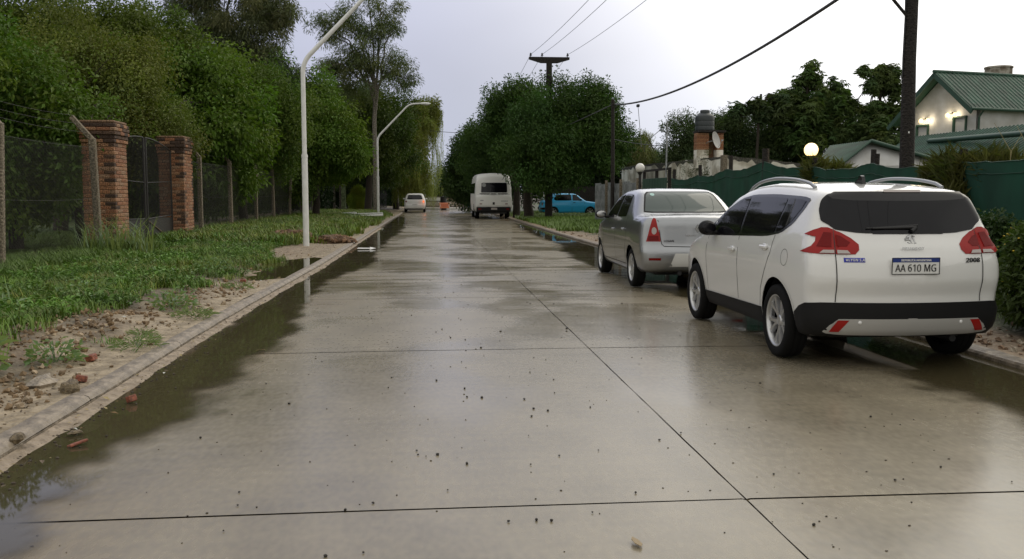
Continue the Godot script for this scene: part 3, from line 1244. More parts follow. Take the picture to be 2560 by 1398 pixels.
func make_trees() -> void:
	var g1 := Color(0.096, 0.160, 0.022)
	var g2 := Color(0.098, 0.142, 0.024)
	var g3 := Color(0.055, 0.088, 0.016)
	var olive := Color(0.132, 0.160, 0.034)
	var euc := Color(0.120, 0.140, 0.066)
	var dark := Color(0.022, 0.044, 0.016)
	# the garden trees behind the wire, from the left
	tree("garden_tree", "leafy green tree at the far left behind the wire fence", Vector3(-9.22, 0.41, -22.00), 2.2, 0.16, [[Vector3(-9.90, 2.28, -22.00), 2.0], [Vector3(-8.85, 2.81, -22.00), 1.9], [Vector3(-8.75, 1.94, -22.50), 1.2], [Vector3(-10.22, 2.99, -21.00), 2.5]], "broad", 9.0, g1, mats.bark, "garden trees")
	tree("garden_tree", "tall dark green tree filling the upper left corner", Vector3(-12.38, 0.43, -33.00), 4.0, 0.25, [[Vector3(-13.42, 6.12, -33.00), 2.2], [Vector3(-12.50, 6.55, -34.00), 1.8], [Vector3(-11.18, 6.56, -34.00), 1.7], [Vector3(-10.11, 6.44, -34.00), 1.6], [Vector3(-9.30, 6.75, -35.00), 1.5], [Vector3(-15.08, 5.84, -33.00), 2.4], [Vector3(-9.86, 5.11, -33.00), 2.0], [Vector3(-9.18, 5.60, -36.00), 2.0], [Vector3(-12.16, 5.07, -34.00), 2.4], [Vector3(-8.73, 6.48, -36.00), 1.0]], "broad", 7.5, g2, mats.bark, "garden trees")
	tree("garden_tree", "olive tinted rounded tree above the near brick pillar", Vector3(-8.47, 0.31, -24.00), 2.2, 0.16, [[Vector3(-9.45, 4.32, -27.00), 2.3], [Vector3(-8.56, 3.95, -27.50), 1.9], [Vector3(-10.20, 3.89, -27.00), 1.9], [Vector3(-9.15, 2.72, -27.50), 1.2], [Vector3(-7.97, 3.21, -28.00), 1.5]], "broad_small", 9.0, olive, mats.bark, "garden trees")
	tree("garden_tree", "bright green tree over the iron gate", Vector3(-8.03, 0.51, -30.00), 2.6, 0.2, [[Vector3(-8.45, 3.73, -34.00), 2.4], [Vector3(-10.01, 2.39, -36.00), 2.0], [Vector3(-7.82, 3.13, -36.00), 2.2], [Vector3(-7.61, 4.56, -34.00), 2.1], [Vector3(-10.57, 2.22, -35.00), 1.9], [Vector3(-9.36, 1.82, -38.00), 1.8]], "broad_large", 9.0, g1, mats.bark, "garden trees")
	tree("garden_tree", "dense green tree leaning over the fence left of the near lamp post", Vector3(-7.45, 0.22, -39.00), 2.6, 0.2, [[Vector3(-7.73, 4.96, -42.00), 2.6], [Vector3(-8.60, 3.76, -42.00), 2.2], [Vector3(-6.71, 4.35, -43.00), 2.2], [Vector3(-7.97, 3.01, -45.00), 2.0], [Vector3(-9.66, 2.09, -46.00), 2.0], [Vector3(-7.54, 2.52, -48.00), 2.0]], "broad", 8.0, Color(0.084, 0.135, 0.022), mats.bark, "garden trees")
	tree("garden_tree", "broad green tree overhanging the verge right of the near lamp post", Vector3(-5.73, 0.31, -49.00), 2.4, 0.2, [[Vector3(-5.65, 4.47, -49.00), 2.4], [Vector3(-4.66, 3.67, -49.00), 1.8], [Vector3(-6.81, 3.60, -50.00), 2.0], [Vector3(-6.06, 6.37, -51.00), 1.8], [Vector3(-5.02, 2.78, -50.00), 0.9], [Vector3(-6.96, 2.70, -51.00), 1.0]], "broad_large", 7.5, g1, mats.bark, "garden trees")
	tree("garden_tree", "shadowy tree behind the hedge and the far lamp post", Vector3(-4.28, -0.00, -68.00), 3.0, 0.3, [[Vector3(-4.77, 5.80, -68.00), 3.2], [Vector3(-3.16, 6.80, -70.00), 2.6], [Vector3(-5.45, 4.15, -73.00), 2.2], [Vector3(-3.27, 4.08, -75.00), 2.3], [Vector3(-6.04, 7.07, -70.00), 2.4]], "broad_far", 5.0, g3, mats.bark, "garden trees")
	tree("feathery_tree", "feathery dark tree rising between the garden trees and the gum tree", Vector3(-7.90, 0.29, -50.00), 4.5, 0.2, [[Vector3(-7.95, 7.07, -50.00), 1.7], [Vector3(-8.58, 6.25, -50.00), 1.6], [Vector3(-7.09, 6.57, -51.00), 1.5], [Vector3(-7.58, 5.44, -50.00), 1.8]], "eucalypt", 7.0, Color(0.045, 0.07, 0.03), mats.bark)
	tree("garden_tree", "green garden tree behind the wire, just outside the left edge", Vector3(-13.5, 0.1, -14.0), 2.4, 0.18, [[Vector3(-13.5, 4.2, -14.0), 2.3], [Vector3(-15.0, 3.2, -12.8), 1.8], [Vector3(-14.6, 3.0, -16.0), 1.8]], "broad", 7.0, g1, mats.bark, "garden trees")
	# a far screen of trees that closes the garden
	var back := ["deep in the garden at the left", "deep in the garden behind the brick gate", "deep in the garden behind the wire fence", "deep in the garden left of the near lamp post", "at the far end of the garden"]
	var bx := [Vector3(-21.09, 1.17, -44.00), Vector3(-18.84, 1.11, -52.00), Vector3(-15.49, 1.07, -58.00), Vector3(-12.29, 1.01, -66.00), Vector3(-9.00, 0.75, -80.00)]
	for i in 5:
		var b: Vector3 = bx[i]
		b.y = 0.0
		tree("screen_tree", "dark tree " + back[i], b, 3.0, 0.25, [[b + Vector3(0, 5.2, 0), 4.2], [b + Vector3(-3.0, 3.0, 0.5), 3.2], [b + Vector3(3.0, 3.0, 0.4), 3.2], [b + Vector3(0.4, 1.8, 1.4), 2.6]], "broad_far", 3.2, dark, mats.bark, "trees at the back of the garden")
	var hb := Vector3(-4.63, 0.75, -105.00)
	hb.y = 0.0
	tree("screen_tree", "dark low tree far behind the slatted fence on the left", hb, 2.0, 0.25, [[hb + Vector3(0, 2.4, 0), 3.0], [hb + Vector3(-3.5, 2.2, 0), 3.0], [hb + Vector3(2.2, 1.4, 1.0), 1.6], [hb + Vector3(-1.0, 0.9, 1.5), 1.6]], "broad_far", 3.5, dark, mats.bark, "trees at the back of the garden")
	# gum trees
	tree("gum_tree", "tall grey green gum tree with loose foliage at the top left", Vector3(-10.95, 1.11, -52.00), 8.0, 0.22, [[Vector3(-12.53, 11.20, -52.00), 1.7], [Vector3(-10.68, 11.02, -52.00), 2.1], [Vector3(-9.69, 9.37, -52.00), 1.6], [Vector3(-10.93, 9.20, -51.00), 1.4], [Vector3(-8.76, 11.46, -53.00), 1.7], [Vector3(-7.99, 10.23, -52.00), 1.0], [Vector3(-7.34, 11.29, -52.00), 0.9], [Vector3(-10.01, 12.69, -52.00), 1.6], [Vector3(-9.08, 8.55, -52.00), 0.9], [Vector3(-8.13, 8.77, -52.00), 0.45]], "eucalypt", 4.4, euc, mats.pale_bark, "", 0.3, 0.8)
	tree("gum_tree", "airy tall gum tree against the sky behind the near lamp post", Vector3(-3.44, 0.50, -63.00), 8.5, 0.17, [[Vector3(-5.59, 12.92, -63.00), 1.5], [Vector3(-4.33, 11.41, -63.00), 1.5], [Vector3(-6.38, 11.89, -63.00), 0.9], [Vector3(-4.87, 9.61, -63.00), 1.5], [Vector3(-6.16, 9.85, -63.00), 1.1], [Vector3(-2.77, 12.20, -63.00), 1.1], [Vector3(-2.02, 10.16, -63.00), 0.9], [Vector3(-3.59, 9.11, -63.00), 1.3], [Vector3(-2.75, 13.47, -63.00), 1.0], [Vector3(-1.77, 9.13, -63.00), 1.1], [Vector3(-0.99, 8.88, -63.00), 0.6], [Vector3(-5.41, 8.06, -63.00), 1.5], [Vector3(-1.99, 12.47, -63.00), 0.5], [Vector3(-7.00, 12.51, -63.00), 0.6], [Vector3(-3.77, 14.22, -63.00), 1.0], [Vector3(-8.09, 9.19, -62.00), 0.5]], "eucalypt", 3.0, Color(0.120, 0.150, 0.060), mats.pale_bark, "", 0.3, 0.8)
	# willow over the road
	var wl := [[Vector3(-2.05, 7.54, -84.00), 2.0], [Vector3(-0.82, 8.24, -84.00), 1.6], [Vector3(-3.13, 5.10, -84.00), 2.4], [Vector3(-1.68, 5.01, -82.00), 2.0], [Vector3(0.13, 9.32, -85.00), 0.9], [Vector3(-1.36, 3.30, -82.00), 1.4]]
	var wt := tree("willow_tree", "yellow green weeping willow hanging over the far left kerb", Vector3(-2.83, 0.18, -84.00), 4.5, 0.3, wl, "broad_far", 3.5, Color(0.135, 0.155, 0.030), mats.bark)
	var pl := []
	var pc := []
	for i in 520:
		var l: Array = wl[rng.randi() % wl.size()]
		var d := rndv()
		d.y = absf(d.y) * 0.4 - 0.5
		var p: Vector3 = l[0] + d * float(l[1]) * rnd(0.8, 1.15) - wt.position
		pl.append(Transform3D(Basis.from_euler(Vector3(0, rnd(0, TAU), 0)).scaled(Vector3(1.2, rnd(0.9, 1.6), 1.2)), p))
		var k := rnd(0.8, 1.25)
		pc.append(Color(0.20 * k, 0.22 * k, 0.05 * k))
	var strands := [Vector3(0.47, 7.90, -84.00), Vector3(0.82, 7.21, -84.00), Vector3(1.07, 7.91, -84.00), Vector3(0.59, 5.11, -84.00), Vector3(0.90, 4.41, -84.00), Vector3(0.30, 3.70, -84.00), Vector3(0.74, 6.16, -84.00), Vector3(1.02, 5.46, -84.00), Vector3(0.24, 9.74, -85.00), Vector3(0.60, 9.39, -85.00), Vector3(-0.00, 10.09, -85.00), Vector3(-0.23, 7.90, -84.00), Vector3(0.04, 6.48, -83.50), Vector3(-0.32, 4.72, -83.00), Vector3(0.36, 2.98, -83.00), Vector3(1.08, 3.71, -84.00)]
	for s in strands:
		for i in 4:
			pl.append(Transform3D(Basis.from_euler(Vector3(0, rnd(0, TAU), 0)).scaled(Vector3(0.8, 1.3, 0.8)), s + rndv(0.35) - Vector3.UP * i * 0.35 - wt.position))
			pc.append(Color(0.30, 0.33, 0.12))
	tag(swarm("weeping_strand", leaf_clump("willow"), mats.leaf, pl, pc, wt), "", "", "", "stuff")
	tree("roadside_tree", "small dark tree past the willow on the left of the road", Vector3(0.24, 0.06, -118.00), 2.4, 0.25, [[Vector3(0.40, 1.55, -118.00), 1.2], [Vector3(-0.89, 1.95, -118.00), 2.0]], "broad_far", 3.0, Color(0.06, 0.10, 0.035), mats.bark)
	# the big dense street trees on the right
	tree("street_tree", "large dense dark tree arching over the minibus and blue car", Vector3(5.40, -0.08, -50.50), 2.0, 0.30, [[Vector3(6.06, 4.65, -47.60), 2.2], [Vector3(8.13, 5.27, -49.00), 2.0], [Vector3(4.85, 4.93, -52.00), 2.1], [Vector3(5.76, 3.44, -47.60), 2.0], [Vector3(7.95, 3.80, -48.50), 1.7], [Vector3(8.80, 3.98, -48.00), 1.7], [Vector3(4.21, 6.03, -51.00), 1.5], [Vector3(5.26, 5.91, -50.00), 1.6], [Vector3(6.59, 5.93, -47.80), 1.5], [Vector3(8.54, 6.61, -49.00), 1.0], [Vector3(9.07, 3.43, -47.00), 1.0], [Vector3(6.52, 2.63, -47.20), 1.4], [Vector3(8.99, 5.20, -48.00), 1.0]], "ficus", 8.5, Color(0.048, 0.098, 0.020), mats.bark, "street trees on the right")
	tree("street_tree", "second dark trunk and crown at the kerb just behind the minibus", Vector3(5.08, -0.11, -54.00), 2.0, 0.24, [[Vector3(4.03, 5.08, -56.00), 2.0], [Vector3(4.35, 4.31, -57.00), 1.6], [Vector3(3.30, 3.82, -60.00), 2.0], [Vector3(4.20, 3.38, -62.00), 1.8]], "ficus", 7.0, Color(0.046, 0.092, 0.020), mats.bark, "street trees on the right")
	tree("street_tree", "dark tree beyond the minibus reaching low over the road", Vector3(3.64, 0.05, -72.00), 2.2, 0.28, [[Vector3(3.51, 4.30, -72.00), 2.0], [Vector3(2.74, 2.78, -72.00), 1.7], [Vector3(3.50, 1.88, -72.00), 1.6], [Vector3(4.48, 4.03, -73.00), 2.3], [Vector3(1.85, 2.49, -73.00), 0.8], [Vector3(4.87, 2.18, -72.00), 2.0], [Vector3(2.44, 3.99, -72.00), 1.0]], "broad_far", 5.0, Color(0.044, 0.085, 0.022), mats.bark, "street trees on the right")
	tree("street_tree", "farthest green tree on the right, beyond the road works", Vector3(3.77, -0.25, -112.00), 2.2, 0.28, [[Vector3(2.84, 3.05, -112.00), 2.2], [Vector3(4.26, 2.11, -112.00), 2.6], [Vector3(2.26, 1.17, -112.00), 1.6], [Vector3(1.57, 0.77, -125.00), 1.3]], "broad_far", 3.5, Color(0.07, 0.105, 0.04), mats.bark, "street trees on the right")
	tree("yard_tree", "dark tree behind the blue car and tin fence", Vector3(11.56, 0.43, -66.00), 2.4, 0.25, [[Vector3(10.40, 3.81, -66.00), 2.6], [Vector3(9.40, 2.99, -67.00), 2.6], [Vector3(12.11, 2.97, -66.00), 2.4], [Vector3(7.79, 3.01, -68.00), 2.4], [Vector3(12.29, 4.56, -64.00), 1.6]], "broad_far", 4.0, dark, mats.bark)
	# right: behind the white walls
	tree("yard_willow", "pale yellow green willow behind the weathered white wall", Vector3(15.74, 2.73, -68.00), 3.0, 0.2, [[Vector3(15.71, 5.34, -68.00), 1.0], [Vector3(14.83, 4.18, -68.00), 1.4], [Vector3(16.61, 4.33, -68.00), 1.3], [Vector3(15.72, 3.89, -68.00), 1.6], [Vector3(15.11, 5.48, -68.00), 0.6]], "willow", 5.5, Color(0.16, 0.18, 0.065), mats.bark)
	var rg := "trees behind the white wall"
	tree("dark_tree", "dark dense tree left of the water tank tower", Vector3(16.23, 2.55, -58.00), 2.5, 0.25, [[Vector3(16.05, 5.52, -58.00), 1.2], [Vector3(15.95, 4.04, -58.00), 1.5], [Vector3(17.63, 5.35, -59.00), 1.4], [Vector3(15.19, 3.54, -58.00), 0.9], [Vector3(17.53, 3.58, -59.00), 1.8]], "ficus", 6.0, Color(0.058, 0.092, 0.034), mats.bark, rg)
	tree("dark_tree", "dark spreading tree right of the water tank tower", Vector3(21.04, 2.59, -60.00), 2.5, 0.25, [[Vector3(19.91, 5.42, -60.00), 1.6], [Vector3(21.52, 5.18, -60.00), 1.8], [Vector3(23.13, 4.93, -60.00), 2.0], [Vector3(20.75, 3.88, -60.00), 2.2], [Vector3(23.17, 3.63, -60.00), 2.2], [Vector3(25.30, 4.42, -60.00), 2.2], [Vector3(18.85, 5.42, -60.00), 1.3]], "ficus", 5.5, Color(0.058, 0.092, 0.034), mats.bark, rg)
	tree("umbrella_tree", "tall dark green tree with big leaf clusters behind the small green roof", Vector3(23.73, 2.56, -58.00), 5.0, 0.2, [[Vector3(23.85, 7.31, -58.00), 1.6], [Vector3(22.30, 6.80, -58.00), 1.2], [Vector3(25.15, 7.32, -58.00), 1.3], [Vector3(23.93, 8.80, -58.00), 0.8], [Vector3(23.64, 5.57, -58.00), 2.0], [Vector3(25.46, 5.83, -58.00), 1.6], [Vector3(25.91, 7.83, -58.00), 0.6]], "palmate", 4.2, Color(0.075, 0.120, 0.034), mats.bark, rg, 0.28, 0.3)
	tree("umbrella_tree", "slender open tree with drooping leaf clusters next to the dark pole", Vector3(27.48, 2.53, -56.00), 6.0, 0.12, [[Vector3(27.77, 8.59, -56.00), 0.75], [Vector3(27.03, 8.11, -56.00), 0.6], [Vector3(28.19, 7.64, -56.00), 0.65], [Vector3(26.84, 6.18, -56.00), 1.0], [Vector3(27.99, 6.18, -56.00), 1.1], [Vector3(26.49, 8.82, -56.00), 0.3], [Vector3(27.66, 4.73, -56.00), 1.6], [Vector3(26.86, 4.78, -57.00), 1.6], [Vector3(26.27, 6.74, -57.00), 0.5]], "palmate", 5.0, Color(0.075, 0.115, 0.036), mats.bark, rg, 0.28, 0.3)
	tree("umbrella_tree", "small dark cluster leaf tree above the water tank", Vector3(20.25, 2.54, -57.00), 5.0, 0.1, [[Vector3(19.89, 6.89, -57.00), 0.5], [Vector3(19.26, 6.69, -57.00), 0.4], [Vector3(20.41, 6.33, -57.00), 0.6], [Vector3(18.90, 5.96, -57.00), 0.5], [Vector3(21.52, 7.31, -57.00), 0.35], [Vector3(21.80, 6.46, -57.00), 0.6]], "palmate", 7.0, Color(0.058, 0.090, 0.034), mats.bark, rg, 0.28, 0.3)


# ---------------------------------------------------------------- right side: shade cloth, posts, old walls
func wood_post(called: String, at: Vector3, h: float, r: float, label: String, group: String, m: Material) -> void:
	var t := thing(called, at)
	tag(t, label, "fence post", group)
	var b := MB.new()
	b.tube([Vector3(0, -0.2, 0), Vector3(rnd(-0.02, 0.02), h * 0.5, rnd(-0.02, 0.02)), Vector3(rnd(-0.03, 0.03), h, rnd(-0.03, 0.03))], [r * 1.1, r, r * 0.92], 7)
	obj("shaft", b, m, t)


func make_right_side() -> void:
	var cx := 7.55
	var zs := [-28.9, -26.0, -23.4, -20.8, -18.2, -15.6, -12.9, -10.2, -7.4, -4.6, -1.8]
	var hs := [1.92, 1.95, 2.05, 2.16, 1.98, 1.95, 1.90, 2.0, 2.1, 2.0, 2.0]
	var where := ["at the far end of the green cloth", "second from the far end of the green cloth", "third from the far end of the green cloth", "where the green cloth peaks, above the silver sedan", "right of the cloth peak", "behind the roof of the white car", "near the tall dark pole", "behind the bushes right of the white car", "at the right edge of the photo", "just outside the right edge", "nearest to the camera on the right"]
	for i in zs.size():
		wood_post("cloth_post", Vector3(cx + 0.09, 0.08, zs[i]), hs[i] + [0.2, 0.22, 0.28, 0.22, 0.1, 0.1, 0.1, 0.05, 0.05, 0.1, 0.1][i], 0.055 if i != 3 else 0.085, "dark wooden fence post " + where[i], "posts of the shade cloth fence", mats.dark_wood)
	var fence := thing("shade_cloth_fence", Vector3(cx, 0, -18.0))
	tag(fence, "sagging dark green shade cloth stretched along wooden posts beside the parked cars", "fence")
	for i in zs.size() - 1:
		var m := MB.new()
		var nx := 22
		var ny := 9
		var P := []
		for a in nx + 1:
			var row := []
			var u := float(a) / nx
			for b in ny + 1:
				var w := float(b) / ny
				var top := lerpf(hs[i], hs[i + 1], u) - 0.08 * sin(u * PI) - 0.03 * nz(u * 5.0, i * 3.0, 1.0)
				var y := lerpf(0.12, top, w)
				var z := lerpf(zs[i], zs[i + 1], u)
				var fold := 0.035 * sin(u * 9.0 + w * 3.0 + i) * sin(u * PI) + 0.03 * nz(z * 1.4, y * 0.7, 1.0) + 0.05 * sin(w * PI) * sin(u * PI)
				row.append(Vector3(fold, y, z + 18.0))
			P.append(row)
		var N := []
		for a in nx + 1:
			var row := []
			for b in ny + 1:
				var g: Vector3 = (P[mini(a + 1, nx)][b] - P[maxi(a - 1, 0)][b]).cross(P[a][mini(b + 1, ny)] - P[a][maxi(b - 1, 0)]).normalized()
				row.append(g if g.x < 0.0 else -g)
			N.append(row)
		for a in nx:
			for b in ny:
				m.squad(P[a][b], P[a + 1][b], P[a + 1][b + 1], P[a][b + 1], N[a][b], N[a + 1][b], N[a + 1][b + 1], N[a][b + 1])
		obj("cloth_panel", m, mats.cloth, fence)
		var hem := MB.new()
		var hp := []
		var hr := []
		for a in nx + 1:
			hp.append(P[a][ny] + Vector3(0, 0.004, 0))
			hr.append(0.008)
		hem.tube(hp, hr, 5, false)
		obj("hem_rope", hem, mats.trim_green, fence)
		var seam := MB.new()
		var sp := []
		var sr := []
		for a in nx + 1:
			sp.append((P[a][ny] as Vector3).lerp(P[a][ny - 1], 0.8) + Vector3(-0.01, 0, 0))
			sr.append(0.006)
		seam.tube(sp, sr, 4, false)
		obj("support_wire", seam, mats.trim_green, fence)
	# slatted green gate and its rail
	var gate := thing("green_gate", Vector3(7.5, 0.1, -30.9))
	tag(gate, "dark green slatted yard gate below the unlit globe lamp", "gate")
	for i in 9:
		var b := MB.new()
		b.box(Vector3(0, 0.98, -1.15 + i * 0.37 - 0.35), Vector3(0.03, 1.75, 0.34), Basis(), 0.006)
		obj("slat", b, mats.trim_green, gate)
	for q in [-1.7, 0.1, 1.75]:
		var b := MB.new()
		b.box(Vector3(0.06, 1.05, q), Vector3(0.09, 2.1, 0.09))
		obj("gate_post", b, mats.dark_wood, gate)
	var rail := MB.new()
	rail.box(Vector3(0.06, 2.13, 0.02), Vector3(0.07, 0.07, 3.7))
	obj("top_rail", rail, mats.dark_wood, gate)
	var low := MB.new()
	low.box(Vector3(0.02, 1.72, 0.0), Vector3(0.05, 0.07, 3.5))
	obj("rail", low, mats.trim_green, gate)
	# tin sheets further on
	var tin := thing("tin_fence", Vector3(7.55, 0.1, -38.0))
	tag(tin, "pale corrugated tin fence between the thin dark pole and the blue car", "fence")
	for k in 6:
		var m := MB.new()
		var p0 := Vector3(0.0, 0, 4.6 - k * 1.5)
		var n := 20
		for i in n:
			var za := -1.45 * i / n
			var zb := -1.45 * (i + 1) / n
			var xa := 0.02 * cos(i * PI * 0.5)
			var xb := 0.02 * cos((i + 1) * PI * 0.5)
			m.quad(p0 + Vector3(xa, 0, za), p0 + Vector3(xb, 0, zb), p0 + Vector3(xb, 1.75 + 0.06 * (k % 2), zb), p0 + Vector3(xa, 1.75 + 0.06 * (k % 2), za), Vector3(-1, 0, 0))
		obj("tin_sheet", m, mats.tin, tin)
	for k in 3:
		var b := MB.new()
		b.box(Vector3(-0.06, 0.95, 4.7 - k * 3.0), Vector3(0.1, 1.9, 0.1))
		obj("upright", b, mats.post, tin)
	var bf := thing("board_fence", Vector3(12.4, 0.1, -60.0))
	tag(bf, "dark board fence behind the blue car under the trees", "fence")
	for k in 34:
		var b := MB.new()
		b.box(Vector3(-5.0 + k * 0.31, 0.9 + rnd(-0.04, 0.04), rnd(-0.01, 0.01)), Vector3(0.29, 1.8, 0.03))
		obj("board", b, mats.dark_wood, bf)
	var wp := thing("white_post", Vector3(6.90, 0.05, -56.8))
	tag(wp, "whitewashed stump of a post left of the blue car", "post")
	var wpm := MB.new()
	wpm.tube([Vector3.ZERO, Vector3(0.03, 0.8, 0), Vector3(0.0, 1.5, 0)], [0.17, 0.15, 0.10], 9)
	obj("shaft", wpm, mats.wall_white, wp)
	# the weathered flat roofed building
	var bd := thing("old_white_building", Vector3(12.4, 0.0, -38.6))
	tag(bd, "low flat roofed building with mossy weathered white walls", "building")
	var A := Vector3(-0.8, 0, -17.4)
	var B := Vector3.ZERO
	var C := Vector3(8.5, 0, -3.0)
	var D := Vector3(9.0, 0, -18.0)
	var walls := [[A, B, 3.02, 3.02, "wall"], [B, C, 3.02, 2.45, "wall"]]
	for wl in walls:
		var m := MB.new()
		var st := MB.new()
		var n := 40
		var out: Vector3 = (wl[1] - wl[0]).cross(Vector3.UP).normalized()
		if out.z < 0.0 and out.x > 0.0: out = -out
		if wl[0] == A: out = Vector3(-1, 0, 0.04).normalized()
		else: out = Vector3(-0.33, 0, 0.94).normalized() * 1.0
		for i in n:
			var u0 := float(i) / n
			var u1 := float(i + 1) / n
			var p0: Vector3 = wl[0].lerp(wl[1], u0)
			var p1: Vector3 = wl[0].lerp(wl[1], u1)
			var h0: float = lerpf(wl[2], wl[3], u0) + 0.05 * nz(u0 * 9.0, wl[2] * 3.0 + wl[3], 1.0)
			var h1: float = lerpf(wl[2], wl[3], u1) + 0.05 * nz(u1 * 9.0, wl[2] * 3.0 + wl[3], 1.0)
			m.quad(p0, p1, p1 + Vector3.UP * h1, p0 + Vector3.UP * h0, out)
			m.quad(p0 + Vector3.UP * h0, p1 + Vector3.UP * h1, p1 + Vector3.UP * h1 - out * 0.2, p0 + Vector3.UP * h0 - out * 0.2, Vector3.UP)
			m.quad(p0 - out * 0.2, p1 - out * 0.2, p1 + Vector3.UP * h1 - out * 0.2, p0 + Vector3.UP * h0 - out * 0.2, -out)
			# black mould that has run down from the top
			var d0 := 0.06 + 0.42 * maxf(0.0, nz(u0 * 14.0, 3.0 + wl[2], 1.0)) + 0.35 * maxf(0.0, nz(u0 * 40.0, 8.0, 1.0))
			var d1 := 0.06 + 0.42 * maxf(0.0, nz(u1 * 14.0, 3.0 + wl[2], 1.0)) + 0.35 * maxf(0.0, nz(u1 * 40.0, 8.0, 1.0))
			st.quad(p0 + Vector3.UP * (h0 - d0) + out * 0.004, p1 + Vector3.UP * (h1 - d1) + out * 0.004, p1 + Vector3.UP * (h1 + 0.004) + out * 0.004, p0 + Vector3.UP * (h0 + 0.004) + out * 0.004, out)
		obj("wall", m, mats.wall_white, bd)
		obj("mould_stain", st, grain(mat(0.12, 0.115, 0.095, 0.9), mats.grey_hard, 1.5), bd)
	var roof := MB.new()
	roof.face(A + Vector3.UP * 2.75, B + Vector3(0.2, 2.75, -0.3), D + Vector3.UP * 2.4, Vector3.UP)
	roof.face(B + Vector3(0.2, 2.75, -0.3), C + Vector3.UP * 2.3, D + Vector3.UP * 2.4, Vector3.UP)
	obj("flat_roof", roof, mats.concrete, bd)
	var pil := MB.new()
	pil.box(Vector3(-0.12, 1.52, 0.13), Vector3(0.22, 3.04, 0.22), Basis(Vector3.UP, 0.2), 0.01)
	obj("corner_pier", pil, mats.post, bd)
	# creeper on that wall
	var cr := thing("wall_creeper", Vector3(12.0, 0.0, -42.0))
	tag(cr, "thin green creeper climbing the mossy white wall below the satellite dish", "creeper")
	var pl := []
	var pc := []
	for i in 150:
		var s := rng.randi() % 4
		var z: float = [0.5, -1.6, -4.0, 1.8][s] + rnd(-0.9, 0.9)
		var y := rnd(1.2, [3.3, 3.0, 2.6, 2.3][s])
		pl.append(Transform3D(Basis.from_euler(Vector3(rnd(-1, 1), rnd(0, TAU), rnd(-1, 1))).scaled(Vector3.ONE * rnd(0.5, 1.0)), Vector3(-0.02 + rnd(-0.1, 0.02) + (z + 9.0) * 0.03, y, z)))
		var k := rnd(0.7, 1.3)
		pc.append(Color(0.075 * k, 0.095 * k, 0.03 * k))
	tag(swarm("foliage", leaf_clump("shrub"), mats.leaf, pl, pc, cr), "", "", "", "stuff")
	# brick tank tower on its roof
	var tw := thing("tank_tower", Vector3(12.72, 2.6, -42.0))
	tag(tw, "brick tank stand with whitewashed foot on the old building's roof", "tower")
	var bv := brick_variants()
	var courses := 18
	for pier in [[-0.38, 0.55], [0.42, 0.30]]:
		var lowm := MB.new()
		lowm.box(Vector3(pier[0], 0.40, 0), Vector3(pier[1], 0.82, 0.5), Basis(), 0.01)
		obj("whitewashed_foot", lowm, mats.wall_white, tw)
		for k in 9:
			var b := MB.new()
			b.box(Vector3(pier[0], 0.86 + k * 0.083, 0), Vector3(pier[1] + rnd(-0.01, 0.01), 0.074, 0.5), Basis(), 0.006)
			obj("brick_course", b, bv[rng.randi() % 4], tw)
		var mo := MB.new()
		mo.box(Vector3(pier[0], 1.17, 0), Vector3(pier[1] - 0.025, 0.75, 0.475))
		obj("mortar_core", mo, mats.mortar, tw)
	var inner := MB.new()
	inner.box(Vector3(0.05, 0.75, -0.32), Vector3(1.1, 1.5, 0.12))
	obj("back_wall", inner, mats.mortar, tw)
	var slab := MB.new()
	slab.box(Vector3(0.0, 1.63, -0.05), Vector3(1.25, 0.09, 0.95), Basis(), 0.01)
	obj("slab", slab, mats.dark_wood, tw)
	var tank := thing("water_tank", Vector3(12.50, 4.275, -42.05))
	tag(tank, "dark grey plastic water tank with stepped lid on the brick stand", "water tank")
	var tm := MB.new()
	tm.lathe([Vector2(0.0, 0.0), Vector2(0.41, 0.0), Vector2(0.43, 0.03), Vector2(0.43, 0.16), Vector2(0.415, 0.18), Vector2(0.415, 0.21), Vector2(0.43, 0.23), Vector2(0.43, 0.38), Vector2(0.415, 0.40), Vector2(0.415, 0.43), Vector2(0.43, 0.45), Vector2(0.43, 0.62), Vector2(0.40, 0.68), Vector2(0.24, 0.78), Vector2(0.215, 0.80)], 24)
	obj("tank_body", tm, mats.tank_black, tank)
	var lid := MB.new()
	lid.lathe([Vector2(0.20, 0.78), Vector2(0.22, 0.80), Vector2(0.22, 0.90), Vector2(0.20, 0.93), Vector2(0.0, 0.935)], 20)
	obj("lid", lid, mats.tank_black, tank)
	var dish := thing("satellite_dish", Vector3(12.62, 3.80, -41.25))
	tag(dish, "pale satellite dish on the brick tank stand", "satellite dish")
	var dm := MB.new()
	var prof := []
	for i in 9:
		var r := 0.36 * i / 8.0
		prof.append(Vector2(r, 0.10 * pow(r / 0.36, 2.0)))
	var face := Basis(Vector3.UP, 0.75) * Basis(Vector3.RIGHT, deg_to_rad(75)) * Basis().scaled(Vector3(0.86, 1, 1.08))
	dm.lathe(prof, 24, Transform3D(face, Vector3(0.1, 0, 0)))
	var back := []
	for q in prof:
		back.append(Vector2(q.x, q.y - 0.012))
	back.reverse()
	dm.lathe(back, 24, Transform3D(face, Vector3(0.1, 0, 0)))
	obj("reflector", dm, mats.dish, dish)
	var arm := MB.new()
	arm.tube([Vector3(0.1, 0, 0), Vector3(-0.12, -0.05, -0.28), Vector3(-0.12, -0.1, -0.5)], [0.02, 0.02, 0.02], 6)
	obj("mount", arm, mats.satin, dish)
	var feed := MB.new()
	feed.tube([Vector3(0.1, 0, 0) + face * Vector3(0, 0.05, 0.36), Vector3(0.1, 0, 0) + face * Vector3(0, 0.36, 0.12)], [0.012, 0.012], 5)
	feed.box(Vector3(0.1, 0, 0) + face * Vector3(0, 0.37, 0.1), Vector3(0.06, 0.06, 0.08))
	obj("feed_arm", feed, mats.satin, dish)


